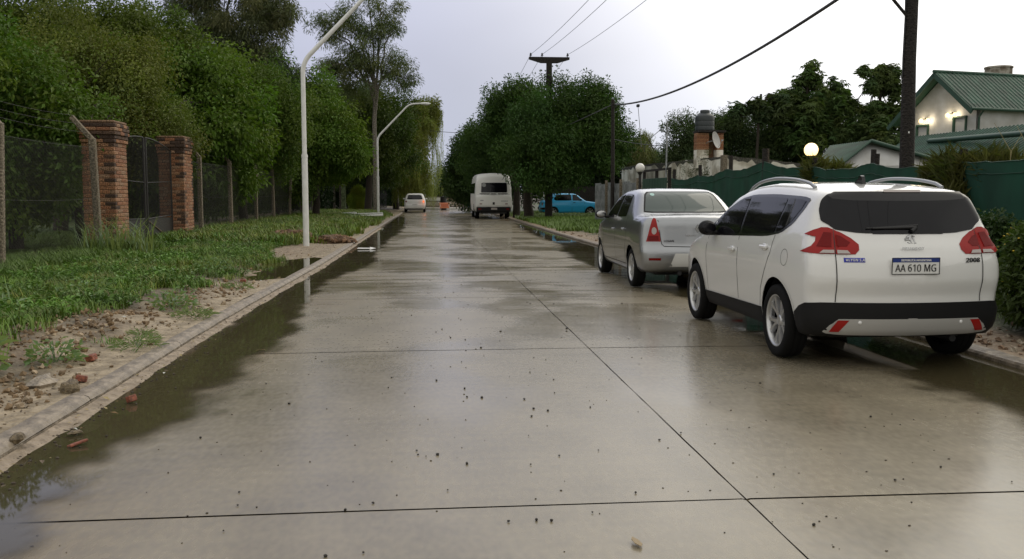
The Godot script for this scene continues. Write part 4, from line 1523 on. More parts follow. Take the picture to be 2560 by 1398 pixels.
func ribbed(a: Vector3, b: Vector3, down_a: Vector3, down_b: Vector3, pitch := 0.21, rib := 0.028) -> MB:
	# sheet metal roofing between the line a-b and the line a+down_a - b+down_b, with ribs down the slope
	var m := MB.new()
	var nrm := (b - a).cross(down_a).normalized()
	if nrm.y < 0.0: nrm = -nrm
	var n := int(a.distance_to(b) / pitch)
	for i in n:
		var us := [0.0, 0.30, 0.42, 0.58, 0.70, 1.0]
		var hs := [0.0, 0.0, rib, rib, 0.0, 0.0]
		for k in 5:
			var u0: float = (i + us[k]) / n
			var u1: float = (i + us[k + 1]) / n
			m.quad(a.lerp(b, u0) + nrm * hs[k], a.lerp(b, u1) + nrm * hs[k + 1], a.lerp(b, u1) + down_a.lerp(down_b, u1) + nrm * hs[k + 1], a.lerp(b, u0) + down_a.lerp(down_b, u0) + nrm * hs[k], nrm)
	m.quad(a - nrm * 0.03, b - nrm * 0.03, b + down_b - nrm * 0.03, a + down_a - nrm * 0.03, -nrm)
	return m


func make_house() -> void:
	var ap := Vector3(20.17, 0, -36.5)
	var t := thing("green_roofed_house", ap)
	tag(t, "white two storey house with green ribbed metal roof and gable facing the street", "house")
	var e1 := Vector3(0.972, 0, -0.236)
	var e2 := Vector3(0.236, 0, 0.972)
	var up := Vector3.UP
	var ry := 6.29
	var L := 11.0
	var fd := e2 * 2.0 - up * 1.60
	var bd := -e2 * 2.55 - up * 1.95
	obj("roof", ribbed(up * ry, up * ry + e1 * L, fd, fd), mats.roof_green, t)
	obj("roof", ribbed(up * ry, up * ry + e1 * L, bd, bd), mats.roof_green, t)
	var rc := MB.new()
	rc.tube([up * (ry + 0.02) - e1 * 0.02, up * (ry + 0.02) + e1 * L], [0.07, 0.07], 8)
	obj("ridge_cap", rc, mats.roof_green, t)
	for d in [fd, bd]:
		var b := MB.new()
		var dir: Vector3 = d.normalized()
		var bs := Basis(dir, e1, dir.cross(e1))
		b.box(up * (ry - 0.13) + d * 0.5 + e1 * 0.02, Vector3(d.length() + 0.04, 0.05, 0.17), bs)
		obj("barge_board", b, mats.trim_green, t)
	var gut := MB.new()
	gut.tube([up * (ry - 1.62) + e2 * 2.06 - e1 * 0.05, up * (ry - 1.66) + e2 * 2.06 + e1 * L], [0.06, 0.06], 8)
	gut.tube([up * (ry - 1.66) + e2 * 2.0 + e1 * 0.6, up * (ry - 1.9) + e2 * 1.80 + e1 * 0.6, up * 2.0 + e2 * 1.80 + e1 * 0.6], [0.04, 0.04, 0.04], 8)
	obj("gutter", gut, mats.trim_green, t)
	# walls: the gable end and the long side below the eaves
	var g0 := e1 * 0.55
	var gable := MB.new()
	var q := [g0 + e2 * 1.72 + up * -0.2, g0 - e2 * 2.2 - up * 0.2, g0 - e2 * 2.2 + up * 4.55, g0 + up * (ry - 0.12), g0 + e2 * 1.72 + up * 4.85]
	gable.face(q[0], q[1], q[2], -e1)
	gable.face(q[0], q[2], q[3], -e1)
	gable.face(q[0], q[3], q[4], -e1)
	var th := e1 * 0.22
	gable.face(q[0] + th, q[1] + th, q[2] + th, e1)
	gable.face(q[0] + th, q[2] + th, q[3] + th, e1)
	gable.face(q[0] + th, q[3] + th, q[4] + th, e1)
	obj("gable_wall", gable, mats.house_wall, t)
	var side := MB.new()
	side.box(e2 * 1.66 + e1 * (L * 0.5 + 0.35) + up * 2.3, Vector3(L - 0.7, 4.9, 0.2), Basis(e1, up, e2))
	obj("side_wall", side, mats.house_wall, t)
	var rear := MB.new()
	rear.box(-e2 * 2.1 + e1 * (L * 0.5 + 0.35) + up * 2.2, Vector3(L - 0.7, 4.6, 0.2), Basis(e1, up, e2))
	obj("rear_wall", rear, mats.house_wall, t)
	# niches with dark frames below the wall lamps
	for n in [[0.95, 3.95], [-1.05, 3.75]]:
		var o: Vector3 = g0 + e2 * n[0] + up * n[1]
		var fr := MB.new()
		var B := Basis(e2, up, -e1)
		fr.box(o - e1 * 0.05 + up * 0.5, Vector3(0.66, 0.07, 0.12), B)
		fr.box(o - e1 * 0.05 - e2 * 0.30, Vector3(0.07, 0.93, 0.12), B)
		fr.box(o - e1 * 0.05 + e2 * 0.30, Vector3(0.05, 0.93, 0.08), B)
		var fo := obj("window", fr, mats.trim_green, t)
		var pn := MB.new()
		pn.box(o - e1 * 0.012 - up * 0.0, Vector3(0.55, 0.93, 0.02), B)
		obj("shutter", pn, mat(0.40, 0.40, 0.39, 0.7), fo)
	# twin wall lamps, lit
	var li := 0
	for n in [[0.60, 4.62], [-0.85, 4.50]]:
		var o: Vector3 = ap + g0 + e2 * n[0] + up * n[1]
		var w := thing("wall_lamp", o)
		tag(w, ["lit twin wall lamp on the gable, right one above the niche", "lit twin wall lamp on the gable, left one beside the dark pole"][li], "lamp", "twin lamps on the gable wall")
		li += 1
		var br := MB.new()
		br.box(-e1 * 0.06, Vector3(0.10, 0.10, 0.10), Basis(e2, up, -e1), 0.01)
		br.tube([-e1 * 0.12 - e2 * 0.17, -e1 * 0.12 + e2 * 0.17], [0.015, 0.015], 6)
		obj("bracket", br, mats.iron, w)
		for s in [-1.0, 1.0]:
			var bp: Vector3 = -e1 * 0.16 + e2 * 0.19 * s - up * 0.07
			var bu := MB.new()
			bu.lathe([Vector2(0, -0.09), Vector2(0.06, -0.08), Vector2(0.085, -0.02), Vector2(0.07, 0.06), Vector2(0.03, 0.09), Vector2(0, 0.09)], 12, Transform3D(Basis(), bp))
			obj("bulb_shade", bu, mats.glow_globe, w)
			var om := OmniLight3D.new()
			om.name = numbered(w, "lamp_light")
			om.position = bp
			om.light_color = Color(1.0, 0.92, 0.78)
			om.light_energy = 0.17
			om.light_size = 0.05
			om.omni_range = 30.0
			om.omni_attenuation = 2.0
			om.shadow_enabled = true
			w.add_child(om)
	# round tank on the ridge
	var tk := thing("roof_tank", Vector3(24.2, 5.95, -38.6))
	tag(tk, "round pale cement water tank on the green roof ridge", "water tank")
	var tm := MB.new()
	tm.lathe([Vector2(0, 0), Vector2(0.54, 0), Vector2(0.54, 0.78), Vector2(0.57, 0.79), Vector2(0.57, 0.85), Vector2(0.52, 0.87), Vector2(0, 0.90)], 28, Transform3D(), true)
	obj("tank_body", tm, grain(mat(0.42, 0.39, 0.33, 0.8), noise_tex(41, 0.02, Color(0.55, 0.5, 0.45), Color(1, 1, 1), 128, 4, 2.4), 0.9), tk)
	# veranda in front
	var v := thing("veranda", Vector3(17.8, 0, -29.0))
	tag(v, "low lean-to veranda with ribbed green metal roof before the white house", "veranda")
	var a := Vector3(0.95, 3.64, -6.6)
	var b := Vector3(0.62, 3.56, 8.5)
	obj("roof", ribbed(a, b, Vector3(-2.1, -1.35, 0), Vector3(-2.1, -1.30, 0)), mats.roof_green, v)
	var fa := MB.new()
	fa.box((a + b) * 0.5 + Vector3(-2.1, -1.38, 0), Vector3(0.05, 0.16, 15.1), Basis(Vector3.UP, 0.02))
	obj("fascia", fa, mats.trim_green, v)
	var vw := MB.new()
	vw.box(Vector3(0.82, 1.7, 1.0), Vector3(0.2, 3.5, 15.2))
	obj("wall", vw, mats.house_wall, v)
	for k in 6:
		var pm := MB.new()
		pm.box(Vector3(-1.15, 1.1, -6.2 + k * 2.8), Vector3(0.14, 2.2, 0.14))
		obj("pillar", pm, mats.house_wall, v)
	var beam := MB.new()
	beam.tube([Vector3(18.14, 3.35, -33.00) - Vector3(17.8, 0, -29.0), Vector3(17.28, 3.19, -26.00) - Vector3(17.8, 0, -29.0)], [0.09, 0.09], 4)
	obj("roof_beam", beam, mats.trim_green, v)
	var pst := MB.new()
	pst.tube([Vector3(18.06, 3.29, -31.00) - Vector3(17.8, 0, -29.0), Vector3(18.06, 3.29, -31.00) - Vector3(17.8, 2.0, -29.0)], [0.13, 0.13], 6)
	obj("beam_post", pst, mats.dark_wood, v)
	# the small hut
	var r1 := Vector3(15.31, 3.26, -35.00)
	var r2 := Vector3(14.76, 3.21, -30.50)
	var ea := Vector3(14.14, 2.50, -33.50)
	var eb := Vector3(13.34, 2.33, -29.80)
	var h := thing("garden_hut", Vector3(14.5, 0, -31.5))
	tag(h, "small hut with dark green gabled metal roof behind the lit globe lamp", "hut")
	var o := h.position
	obj("roof", ribbed(r1 - o, r2 - o, ea - r1, eb - r2), mats.roof_green, h)
	var mir := Vector3(2.3, eb.y - r2.y, 1.4)
	obj("roof", ribbed(r1 - o, r2 - o, mir, mir), mats.roof_green, h)
	var hw := MB.new()
	var back := (r1 - r2).normalized() * 0.35
	var f0 := eb - o + back + Vector3(0.1, 0, 0)
	var f1 := r2 - o + back - Vector3(0, 0.08, 0)
	var f2 := r2 - o + mir * 0.93 + back
	hw.face(f0, f1, f2, Vector3(-0.3, 0, 1))
	hw.quad(f0, f2, Vector3(f2.x, 0, f2.z), Vector3(f0.x, 0, f0.z), Vector3(-0.3, 0, 1))
	var lw := ea - o + back + Vector3(0.1, 0, 0)
	hw.quad(f0, lw, Vector3(lw.x, 0, lw.z), Vector3(f0.x, 0, f0.z), Vector3(-1, 0, 0.2))
	obj("wall", hw, mats.house_wall, h)
	for pr in [[eb, r2], [r2, r2 + mir]]:
		var bb := MB.new()
		bb.tube([pr[0] - o, pr[1] - o], [0.06, 0.06], 4)
		obj("barge_board", bb, mats.trim_green, h)
	var hp := thing("hut_post", Vector3(Vector3(13.14, 2.44, -27.00).x, 0, -27.0))
	tag(hp, "dark wooden post standing right of the small green hut", "post")
	var hm := MB.new()
	hm.tube([Vector3.ZERO, Vector3(0.02, 2.75, 0)], [0.09, 0.08], 7)
	obj("shaft", hm, mats.dark_wood, hp)


# ---------------------------------------------------------------- vehicles
class Car:
	# A body as the rounded meeting of a side outline and a width that varies along and up. +z is the rear.
	var hl: float
	var half_w: float
	var g := PackedFloat32Array()
	var gz := 0.0
	var gy := -0.1
	var gh := 0.03
	var nzc := 0
	var nyc := 0
	var sect := PackedFloat32Array()     # width factor per 2 cm of height
	var rear_taper := 0.12
	var front_taper := 0.22
	var taper_rear_at := 0.55
	var taper_front_at := 0.45
	var bow := 0.16
	var front_bow := 0.22
	var crown := 0.05
	var k := 0.12
	var corner_r := 0.27
	var arches := []       # Vector3(z, y, r)

	func setup(side: Array, length: float, half_width: float, widths: Array) -> void:
		hl = length * 0.5
		half_w = half_width
		var poly := PackedVector2Array()
		var n := side.size()
		for i in n:
			var p0: Vector2 = side[(i + n - 1) % n]
			var p1: Vector2 = side[i]
			var p2: Vector2 = side[(i + 1) % n]
			var p3: Vector2 = side[(i + 2) % n]
			for s in 4:
				var q := p1.cubic_interpolate(p2, p0, p3, s / 4.0)
				var l := p1.lerp(p2, s / 4.0)
				poly.append(q.lerp(l, 0.35))
		gz = -hl - 0.3
		nzc = int((2.0 * hl + 0.6) / gh) + 2
		nyc = int((3.4 if hl > 3.0 else 2.0) / gh) + 2
		g.resize(nzc * nyc)
		for a in nyc:
			for b in nzc:
				var p := Vector2(gz + b * gh, gy + a * gh)
				var d := 1e9
				var inside := false
				var j := poly.size() - 1
				for i in poly.size():
					var A := poly[i]
					var B := poly[j]
					var e := B - A
					var w := p - A
					var t := clampf(w.dot(e) / maxf(e.length_squared(), 1e-9), 0.0, 1.0)
					d = minf(d, (w - e * t).length_squared())
					if (A.y > p.y) != (B.y > p.y) and p.x < (B.x - A.x) * (p.y - A.y) / (B.y - A.y) + A.x:
						inside = not inside
					j = i
				g[a * nzc + b] = -sqrt(d) if inside else sqrt(d)
		for i in 180:
			var y := i * 0.02
			var c := 0
			while c < widths.size() - 2 and widths[c + 1].x < y:
				c += 1
			var t2 := clampf((y - widths[c].x) / (widths[c + 1].x - widths[c].x), 0.0, 1.0)
			var pa: float = widths[maxi(c - 1, 0)].y
			var pb: float = widths[mini(c + 2, widths.size() - 1)].y
			sect.append(cubic_interpolate(widths[c].y, widths[c + 1].y, pa, pb, t2))

	func f(x: float, y: float, z: float) -> float:
		var ax := absf(x)
		var u := z / hl
		var zz := z * (1.0 + (bow if z > 0.0 else front_bow) * ax * ax * absf(u) / hl)
		var yy := y + crown * ax * ax * clampf((y - 0.9) / 0.3, 0.0, 1.0)
		var fx := clampf((zz - gz) / gh, 0.0, nzc - 1.001)
		var fy := clampf((yy - gy) / gh, 0.0, nyc - 1.001)
		var ix := int(fx)
		var iy := int(fy)
		fx -= ix
		fy -= iy
		var o := iy * nzc + ix
		var s := lerpf(lerpf(g[o], g[o + 1], fx), lerpf(g[o + nzc], g[o + nzc + 1], fx), fy)
		var hy := clampf(y * 50.0, 0.0, 178.99)
		var iy2 := int(hy)
		var w := half_w * lerpf(sect[iy2], sect[iy2 + 1], hy - iy2)
		if u > taper_rear_at:
			w *= 1.0 - rear_taper * pow((u - taper_rear_at) / (1.0 - taper_rear_at), 2.0)
		elif u < -taper_front_at:
			w *= 1.0 - front_taper * pow((-u - taper_front_at) / (1.0 - taper_front_at), 2.0)
		var d2 := ax - w
		var h := maxf(k - absf(s - d2), 0.0) / k
		return maxf(s, d2) + h * h * k * 0.25

	func march(o: Vector3, d: Vector3, far: float) -> Vector3:
		var a := 0.0
		var b := far
		for i in 18:
			var m := (a + b) * 0.5
			var p := o + d * m
			if f(p.x, p.y, p.z) < 0.0:
				a = m
			else:
				b = m
		return o + d * ((a + b) * 0.5)

	func normal(p: Vector3) -> Vector3:
		var e := 0.012
		return Vector3(f(p.x + e, p.y, p.z) - f(p.x - e, p.y, p.z), f(p.x, p.y + e, p.z) - f(p.x, p.y - e, p.z), f(p.x, p.y, p.z + e) - f(p.x, p.y, p.z - e)).normalized()

	func body(nt: int, nth: int, spine := 0.62, end_at := 0.8) -> MB:
		var m := MB.new()
		var zc := hl - end_at
		var P := []
		var N := []
		for i in nt + 1:
			var t := -1.0 + 2.0 * i / nt
			var phi := 0.0
			var zs := t / 0.66 * zc
			if absf(t) > 0.66:
				phi = signf(t) * (absf(t) - 0.66) / 0.34 * PI * 0.5
				zs = signf(t) * zc
			var row := []
			var nrow := []
			for j in nth + 1:
				var th := -PI * 0.5 + PI * j / nth
				var d := Vector3(cos(th) * cos(phi), sin(th) * cos(phi), sin(phi))
				var p := march(Vector3(0, spine, zs), d, 3.2)
				if j == 0 or j == nth:
					p.x = 0.0
				row.append(p)
				var nn := normal(p)
				if j == 0 or j == nth:
					nn.x = 0.0
					nn = nn.normalized()
				nrow.append(nn)
			P.append(row)
			N.append(nrow)
		for i in nt:
			for j in nth:
				cell(m, [P[i][j], P[i + 1][j], P[i + 1][j + 1], P[i][j + 1]], [N[i][j], N[i + 1][j], N[i + 1][j + 1], N[i][j + 1]])
		return m

	func cell(m: MB, p: Array, n: Array) -> void:
		for a in arches:
			var near := false
			for q in p:
				if Vector2(q.z - a.x, q.y - a.y).length() < a.z:
					near = true
			if not near:
				continue
			var mid: Vector3 = (p[0] + p[1] + p[2] + p[3]) * 0.25
			if absf(mid.x) < half_w * 0.55:
				continue
			if absf(n[0].x) < 0.35 or absf(n[2].x) < 0.35:
				if Vector2(mid.z - a.x, mid.y - a.y).length() < a.z:
					return
				continue
			var poly := PackedVector2Array()
			for q in p:
				poly.append(Vector2(q.z, q.y))
			for piece in Geometry2D.clip_polygons(poly, circle(a)):
				for sd in [1.0, -1.0]:
					fill(m, piece, func(v): return march(Vector3(0.2, v.y, v.x), Vector3.RIGHT, 1.4), 0.0, sd)
			return
		for sd in [1.0, -1.0]:
			var s := Vector3(sd, 1, 1)
			m.tri(p[0] * s, p[1] * s, p[2] * s, n[0] * s, n[1] * s, n[2] * s)
			m.tri(p[0] * s, p[2] * s, p[3] * s, n[0] * s, n[2] * s, n[3] * s)

	func circle(a: Vector3, grow := 0.0) -> PackedVector2Array:
		var c := PackedVector2Array()
		for i in 40:
			c.append(Vector2(a.x + cos(TAU * i / 40) * (a.z + grow), a.y + sin(TAU * i / 40) * (a.z + grow)))
		return c

	func fill(m: MB, piece: PackedVector2Array, to: Callable, off: float, mirror: float) -> void:
		var t := Geometry2D.triangulate_polygon(piece)
		var p := []
		var n := []
		for v in piece:
			var q: Vector3 = to.call(v)
			var nn := normal(q)
			p.append((q + nn * off) * Vector3(mirror, 1, 1))
			n.append(nn * Vector3(mirror, 1, 1))
		for i in range(0, t.size(), 3):
			m.tri(p[t[i]], p[t[i + 1]], p[t[i + 2]], n[t[i]], n[t[i + 1]], n[t[i + 2]])

	func at_side(v: Vector2, sd := 1.0) -> Vector3:
		return march(Vector3(0.1 * sd, v.y, v.x), Vector3(sd, 0, 0), 1.6)

	func at_back(v: Vector2) -> Vector3:
		return march(Vector3(v.x, v.y, hl * 0.1), Vector3(0, 0, 1), hl * 1.3)

	func at_front(v: Vector2) -> Vector3:
		return march(Vector3(v.x, v.y, -hl * 0.1), Vector3(0, 0, -1), hl * 1.3)

	func at_top(v: Vector2) -> Vector3:      # v: (x, z)
		return march(Vector3(v.x, 0.7, v.y), Vector3.UP, 2.6)

	func at_wrap(v: Vector2) -> Vector3:     # v.x: 0 where the rear corner starts, positive forwards, negative round to the rear
		var high := smoothstep(1.15, 1.45, v.y)
		var zc := hl - corner_r - 0.02 - 0.24 * high
		var cx := half_w - corner_r - 0.14 * high
		var arc := corner_r * PI * 0.5
		if v.x >= 0.0:
			return march(Vector3(0.1, v.y, zc - v.x), Vector3.RIGHT, 1.6)
		if v.x >= -arc:
			var th := -v.x / corner_r
			return march(Vector3(cx, v.y, zc), Vector3(cos(th), 0, sin(th)), 1.2)
		return march(Vector3(maxf(cx - (-v.x - arc), 0.0), v.y, hl * 0.1), Vector3(0, 0, 1), hl * 1.3)

	func arc_len() -> float:
		return corner_r * PI * 0.5

	func patch(poly: PackedVector2Array, to: Callable, off := 0.003, dome := 0.0, cellsize := 0.05, cut := [], mirror := 1.0, soft := 0.03) -> MB:
		var m := MB.new()
		var pieces := [poly]
		for c in cut:
			var nextp := []
			for q in pieces:
				nextp.append_array(Geometry2D.clip_polygons(q, c))
			pieces = nextp
		for pc in pieces:
			var box := Rect2(pc[0], Vector2.ZERO)
			for v in pc:
				box = box.expand(v)
			var y := box.position.y
			while y < box.end.y:
				var x := box.position.x
				while x < box.end.x:
					var cellp := PackedVector2Array([Vector2(x, y), Vector2(x + cellsize, y), Vector2(x + cellsize, y + cellsize), Vector2(x, y + cellsize)])
					for piece in Geometry2D.intersect_polygons(pc, cellp):
						if piece.size() < 3:
							continue
						var t := Geometry2D.triangulate_polygon(piece)
						var p := []
						var n := []
						for v in piece:
							var q: Vector3 = to.call(v)
							var nn := normal(q)
							var o := off
							if dome > 0.0:
								var d := 1e9
								for i in pc.size():
									d = minf(d, v.distance_to(Geometry2D.get_closest_point_to_segment(v, pc[i], pc[(i + 1) % pc.size()])))
								o += dome * smoothstep(0.0, soft, d)
							p.append((q + nn * o) * Vector3(mirror, 1, 1))
							n.append(nn * Vector3(mirror, 1, 1))
						for i in range(0, t.size(), 3):
							m.tri(p[t[i]], p[t[i + 1]], p[t[i + 2]], n[t[i]], n[t[i + 1]], n[t[i + 2]])
					x += cellsize
				y += cellsize
		return m

	func line(pts: Array, w: float) -> PackedVector2Array:
		var l := PackedVector2Array()
		var r := PackedVector2Array()
		for i in pts.size():
			var d: Vector2 = (pts[mini(i + 1, pts.size() - 1)] - pts[maxi(i - 1, 0)]).normalized().orthogonal() * w * 0.5
			l.append(pts[i] + d)
			r.append(pts[i] - d)
		r.reverse()
		l.append_array(r)
		return l


func v2(a: Array) -> PackedVector2Array:
	var p := PackedVector2Array()
	for i in range(0, a.size(), 2):
		p.append(Vector2(a[i], a[i + 1]))
	return p


func va(a: Array) -> Array:
	var p := []
	for i in range(0, a.size(), 2):
		p.append(Vector2(a[i], a[i + 1]))
	return p


func smooth_poly(p: PackedVector2Array, rounds := 2, keep := 0.72) -> PackedVector2Array:
	for k in rounds:
		var q := PackedVector2Array()
		for i in p.size():
			var b := p[(i + 1) % p.size()]
			q.append(p[i].lerp(b, 1.0 - keep))
			q.append(p[i].lerp(b, keep))
		p = q
	return p


func put_wheel(parent: Node3D, at: Vector3, r: float, w: float, side: float, spokes: int, twin: bool, turn := 0.0) -> void:
	# side: +1 when the outer face looks towards +x
	var wh := Node3D.new()
	wh.name = numbered(parent, "wheel")
	wh.position = at
	wh.rotation.y = turn
	parent.add_child(wh)
	var xf := Transform3D(Basis(Vector3(0, side, 0), Vector3(side, 0, 0), Vector3(0, 0, -1)), Vector3.ZERO)   # lathe axis along x
	var rr := r * 0.70
	var ty := MB.new()
	var h := w * 0.5
	ty.lathe([Vector2(rr, -h * 0.8), Vector2(rr * 1.06, -h * 0.98), Vector2(r * 0.90, -h), Vector2(r * 0.975, -h * 0.86), Vector2(r, -h * 0.55), Vector2(r, -h * 0.32), Vector2(r * 0.982, -h * 0.30), Vector2(r * 0.982, -h * 0.22), Vector2(r, -h * 0.20), Vector2(r, h * 0.20), Vector2(r * 0.982, h * 0.22), Vector2(r * 0.982, h * 0.30), Vector2(r, h * 0.32), Vector2(r, h * 0.55), Vector2(r * 0.975, h * 0.86), Vector2(r * 0.90, h), Vector2(rr * 1.06, h * 0.98), Vector2(rr, h * 0.8)], 36, xf)
	obj("tyre", ty, mats.rubber, wh)
	var well := MB.new()
	well.lathe([Vector2(0, -h * 0.1), Vector2(rr * 0.99, -h * 0.1), Vector2(rr * 0.99, -h * 0.8)], 24, xf)
	well.lathe([Vector2(rr * 0.9, -h * 0.12), Vector2(0, -h * 0.12)], 24, xf)
	obj("brake_drum", well, mats.plastic, wh)
	var rim := MB.new()
	rim.lathe([Vector2(rr * 0.93, h * 0.45), Vector2(rr * 0.95, h * 0.80), Vector2(rr * 1.02, h * 0.90), Vector2(rr * 1.05, h * 0.80), Vector2(rr * 1.0, h * 0.1)], 36, xf)
	rim.lathe([Vector2(rr * 0.24, -h * 0.1), Vector2(rr * 0.24, h * 0.5), Vector2(rr * 0.17, h * 0.62), Vector2(0, h * 0.62)], 16, xf)
	for s in spokes:
		var offs := [-0.19, 0.19] if twin else [0.0]
		for o in offs:
			var a0: float = TAU * s / spokes + o * 0.35
			var a1: float = TAU * s / spokes + o * 1.45
			var ring := []
			for st in [[0.18, a0, 0.52, 0.055], [0.5, lerpf(a0, a1, 0.5), 0.60, 0.05], [0.95, a1, 0.70, 0.062]]:
				var rad: float = st[0] * rr
				var c := Vector3(cos(st[1]), 0, sin(st[1]))
				var tg := Vector3(-sin(st[1]), 0, cos(st[1]))
				var ww: float = st[3] * (1.5 if twin else 2.3) * rr * 2.0
				ring.append([c * rad - tg * ww * 0.5 + Vector3.UP * h * (st[2] - 0.35), c * rad - tg * ww * 0.38 + Vector3.UP * h * st[2], c * rad + tg * ww * 0.38 + Vector3.UP * h * st[2], c * rad + tg * ww * 0.5 + Vector3.UP * h * (st[2] - 0.35), c])
			for q in 2:
				for e in 3:
					var outv: Vector3 = Vector3.UP if e == 1 else (ring[q][0] - ring[q][3]) * (1.0 if e == 0 else -1.0)
					rim.quad(xf * ring[q][e], xf * ring[q][e + 1], xf * ring[q + 1][e + 1], xf * ring[q + 1][e], xf.basis * outv)
	obj("rim", rim, mats.alloy, wh)


func arch_liner(parent: Node3D, z: float, y: float, r: float, half: float) -> void:
	# the inner wing: an arch of sheet over the wheel with a wall behind it
	for s in [1.0, -1.0]:
		var m := MB.new()
		var n := 20
		for i in n:
			var a := deg_to_rad(-4.0 + 188.0 * i / n)
			var b := deg_to_rad(-4.0 + 188.0 * (i + 1) / n)
			var pa := Vector2(z + cos(a) * r * 1.02, y + sin(a) * r * 1.02)
			var pb := Vector2(z + cos(b) * r * 1.02, y + sin(b) * r * 1.02)
			var x0: float = s * (half - 0.03)
			var x1: float = s * half * 0.45
			m.quad(Vector3(x0, pa.y, pa.x), Vector3(x0, pb.y, pb.x), Vector3(x1, pb.y, pb.x), Vector3(x1, pa.y, pa.x), Vector3(0, y - pa.y, z - pa.x))
			m.face(Vector3(x1, pa.y, pa.x), Vector3(x1, pb.y, pb.x), Vector3(x1, y, z), Vector3(s, 0, 0))
		obj("wheel_arch", m, mats.black, parent)


func text_part(called: String, words: String, height: float, at: Vector3, parent: Node3D, m: Material, turn := 0.0, tilt := 0.0, wide := 1.0, serif := false, bold := true) -> void:
	var tm := TextMesh.new()
	tm.text = words
	var font := SystemFont.new()
	font.font_names = PackedStringArray(["Droid Serif" if serif else "Droid Sans"])
	font.font_weight = 700 if bold else 400
	tm.font = font
	tm.font_size = 48
	tm.pixel_size = height / 34.0
	tm.depth = 0.004
	var o := obj(called, tm, m, parent)
	o.position = at
	o.basis = Basis(Vector3.UP, turn) * Basis(Vector3.RIGHT, tilt) * Basis().scaled(Vector3(wide, 1, 1))


func strip(a: float, b: float, y0: float, y1: float) -> PackedVector2Array:
	return PackedVector2Array([Vector2(a, y0), Vector2(b, y0), Vector2(b, y1), Vector2(a, y1)])


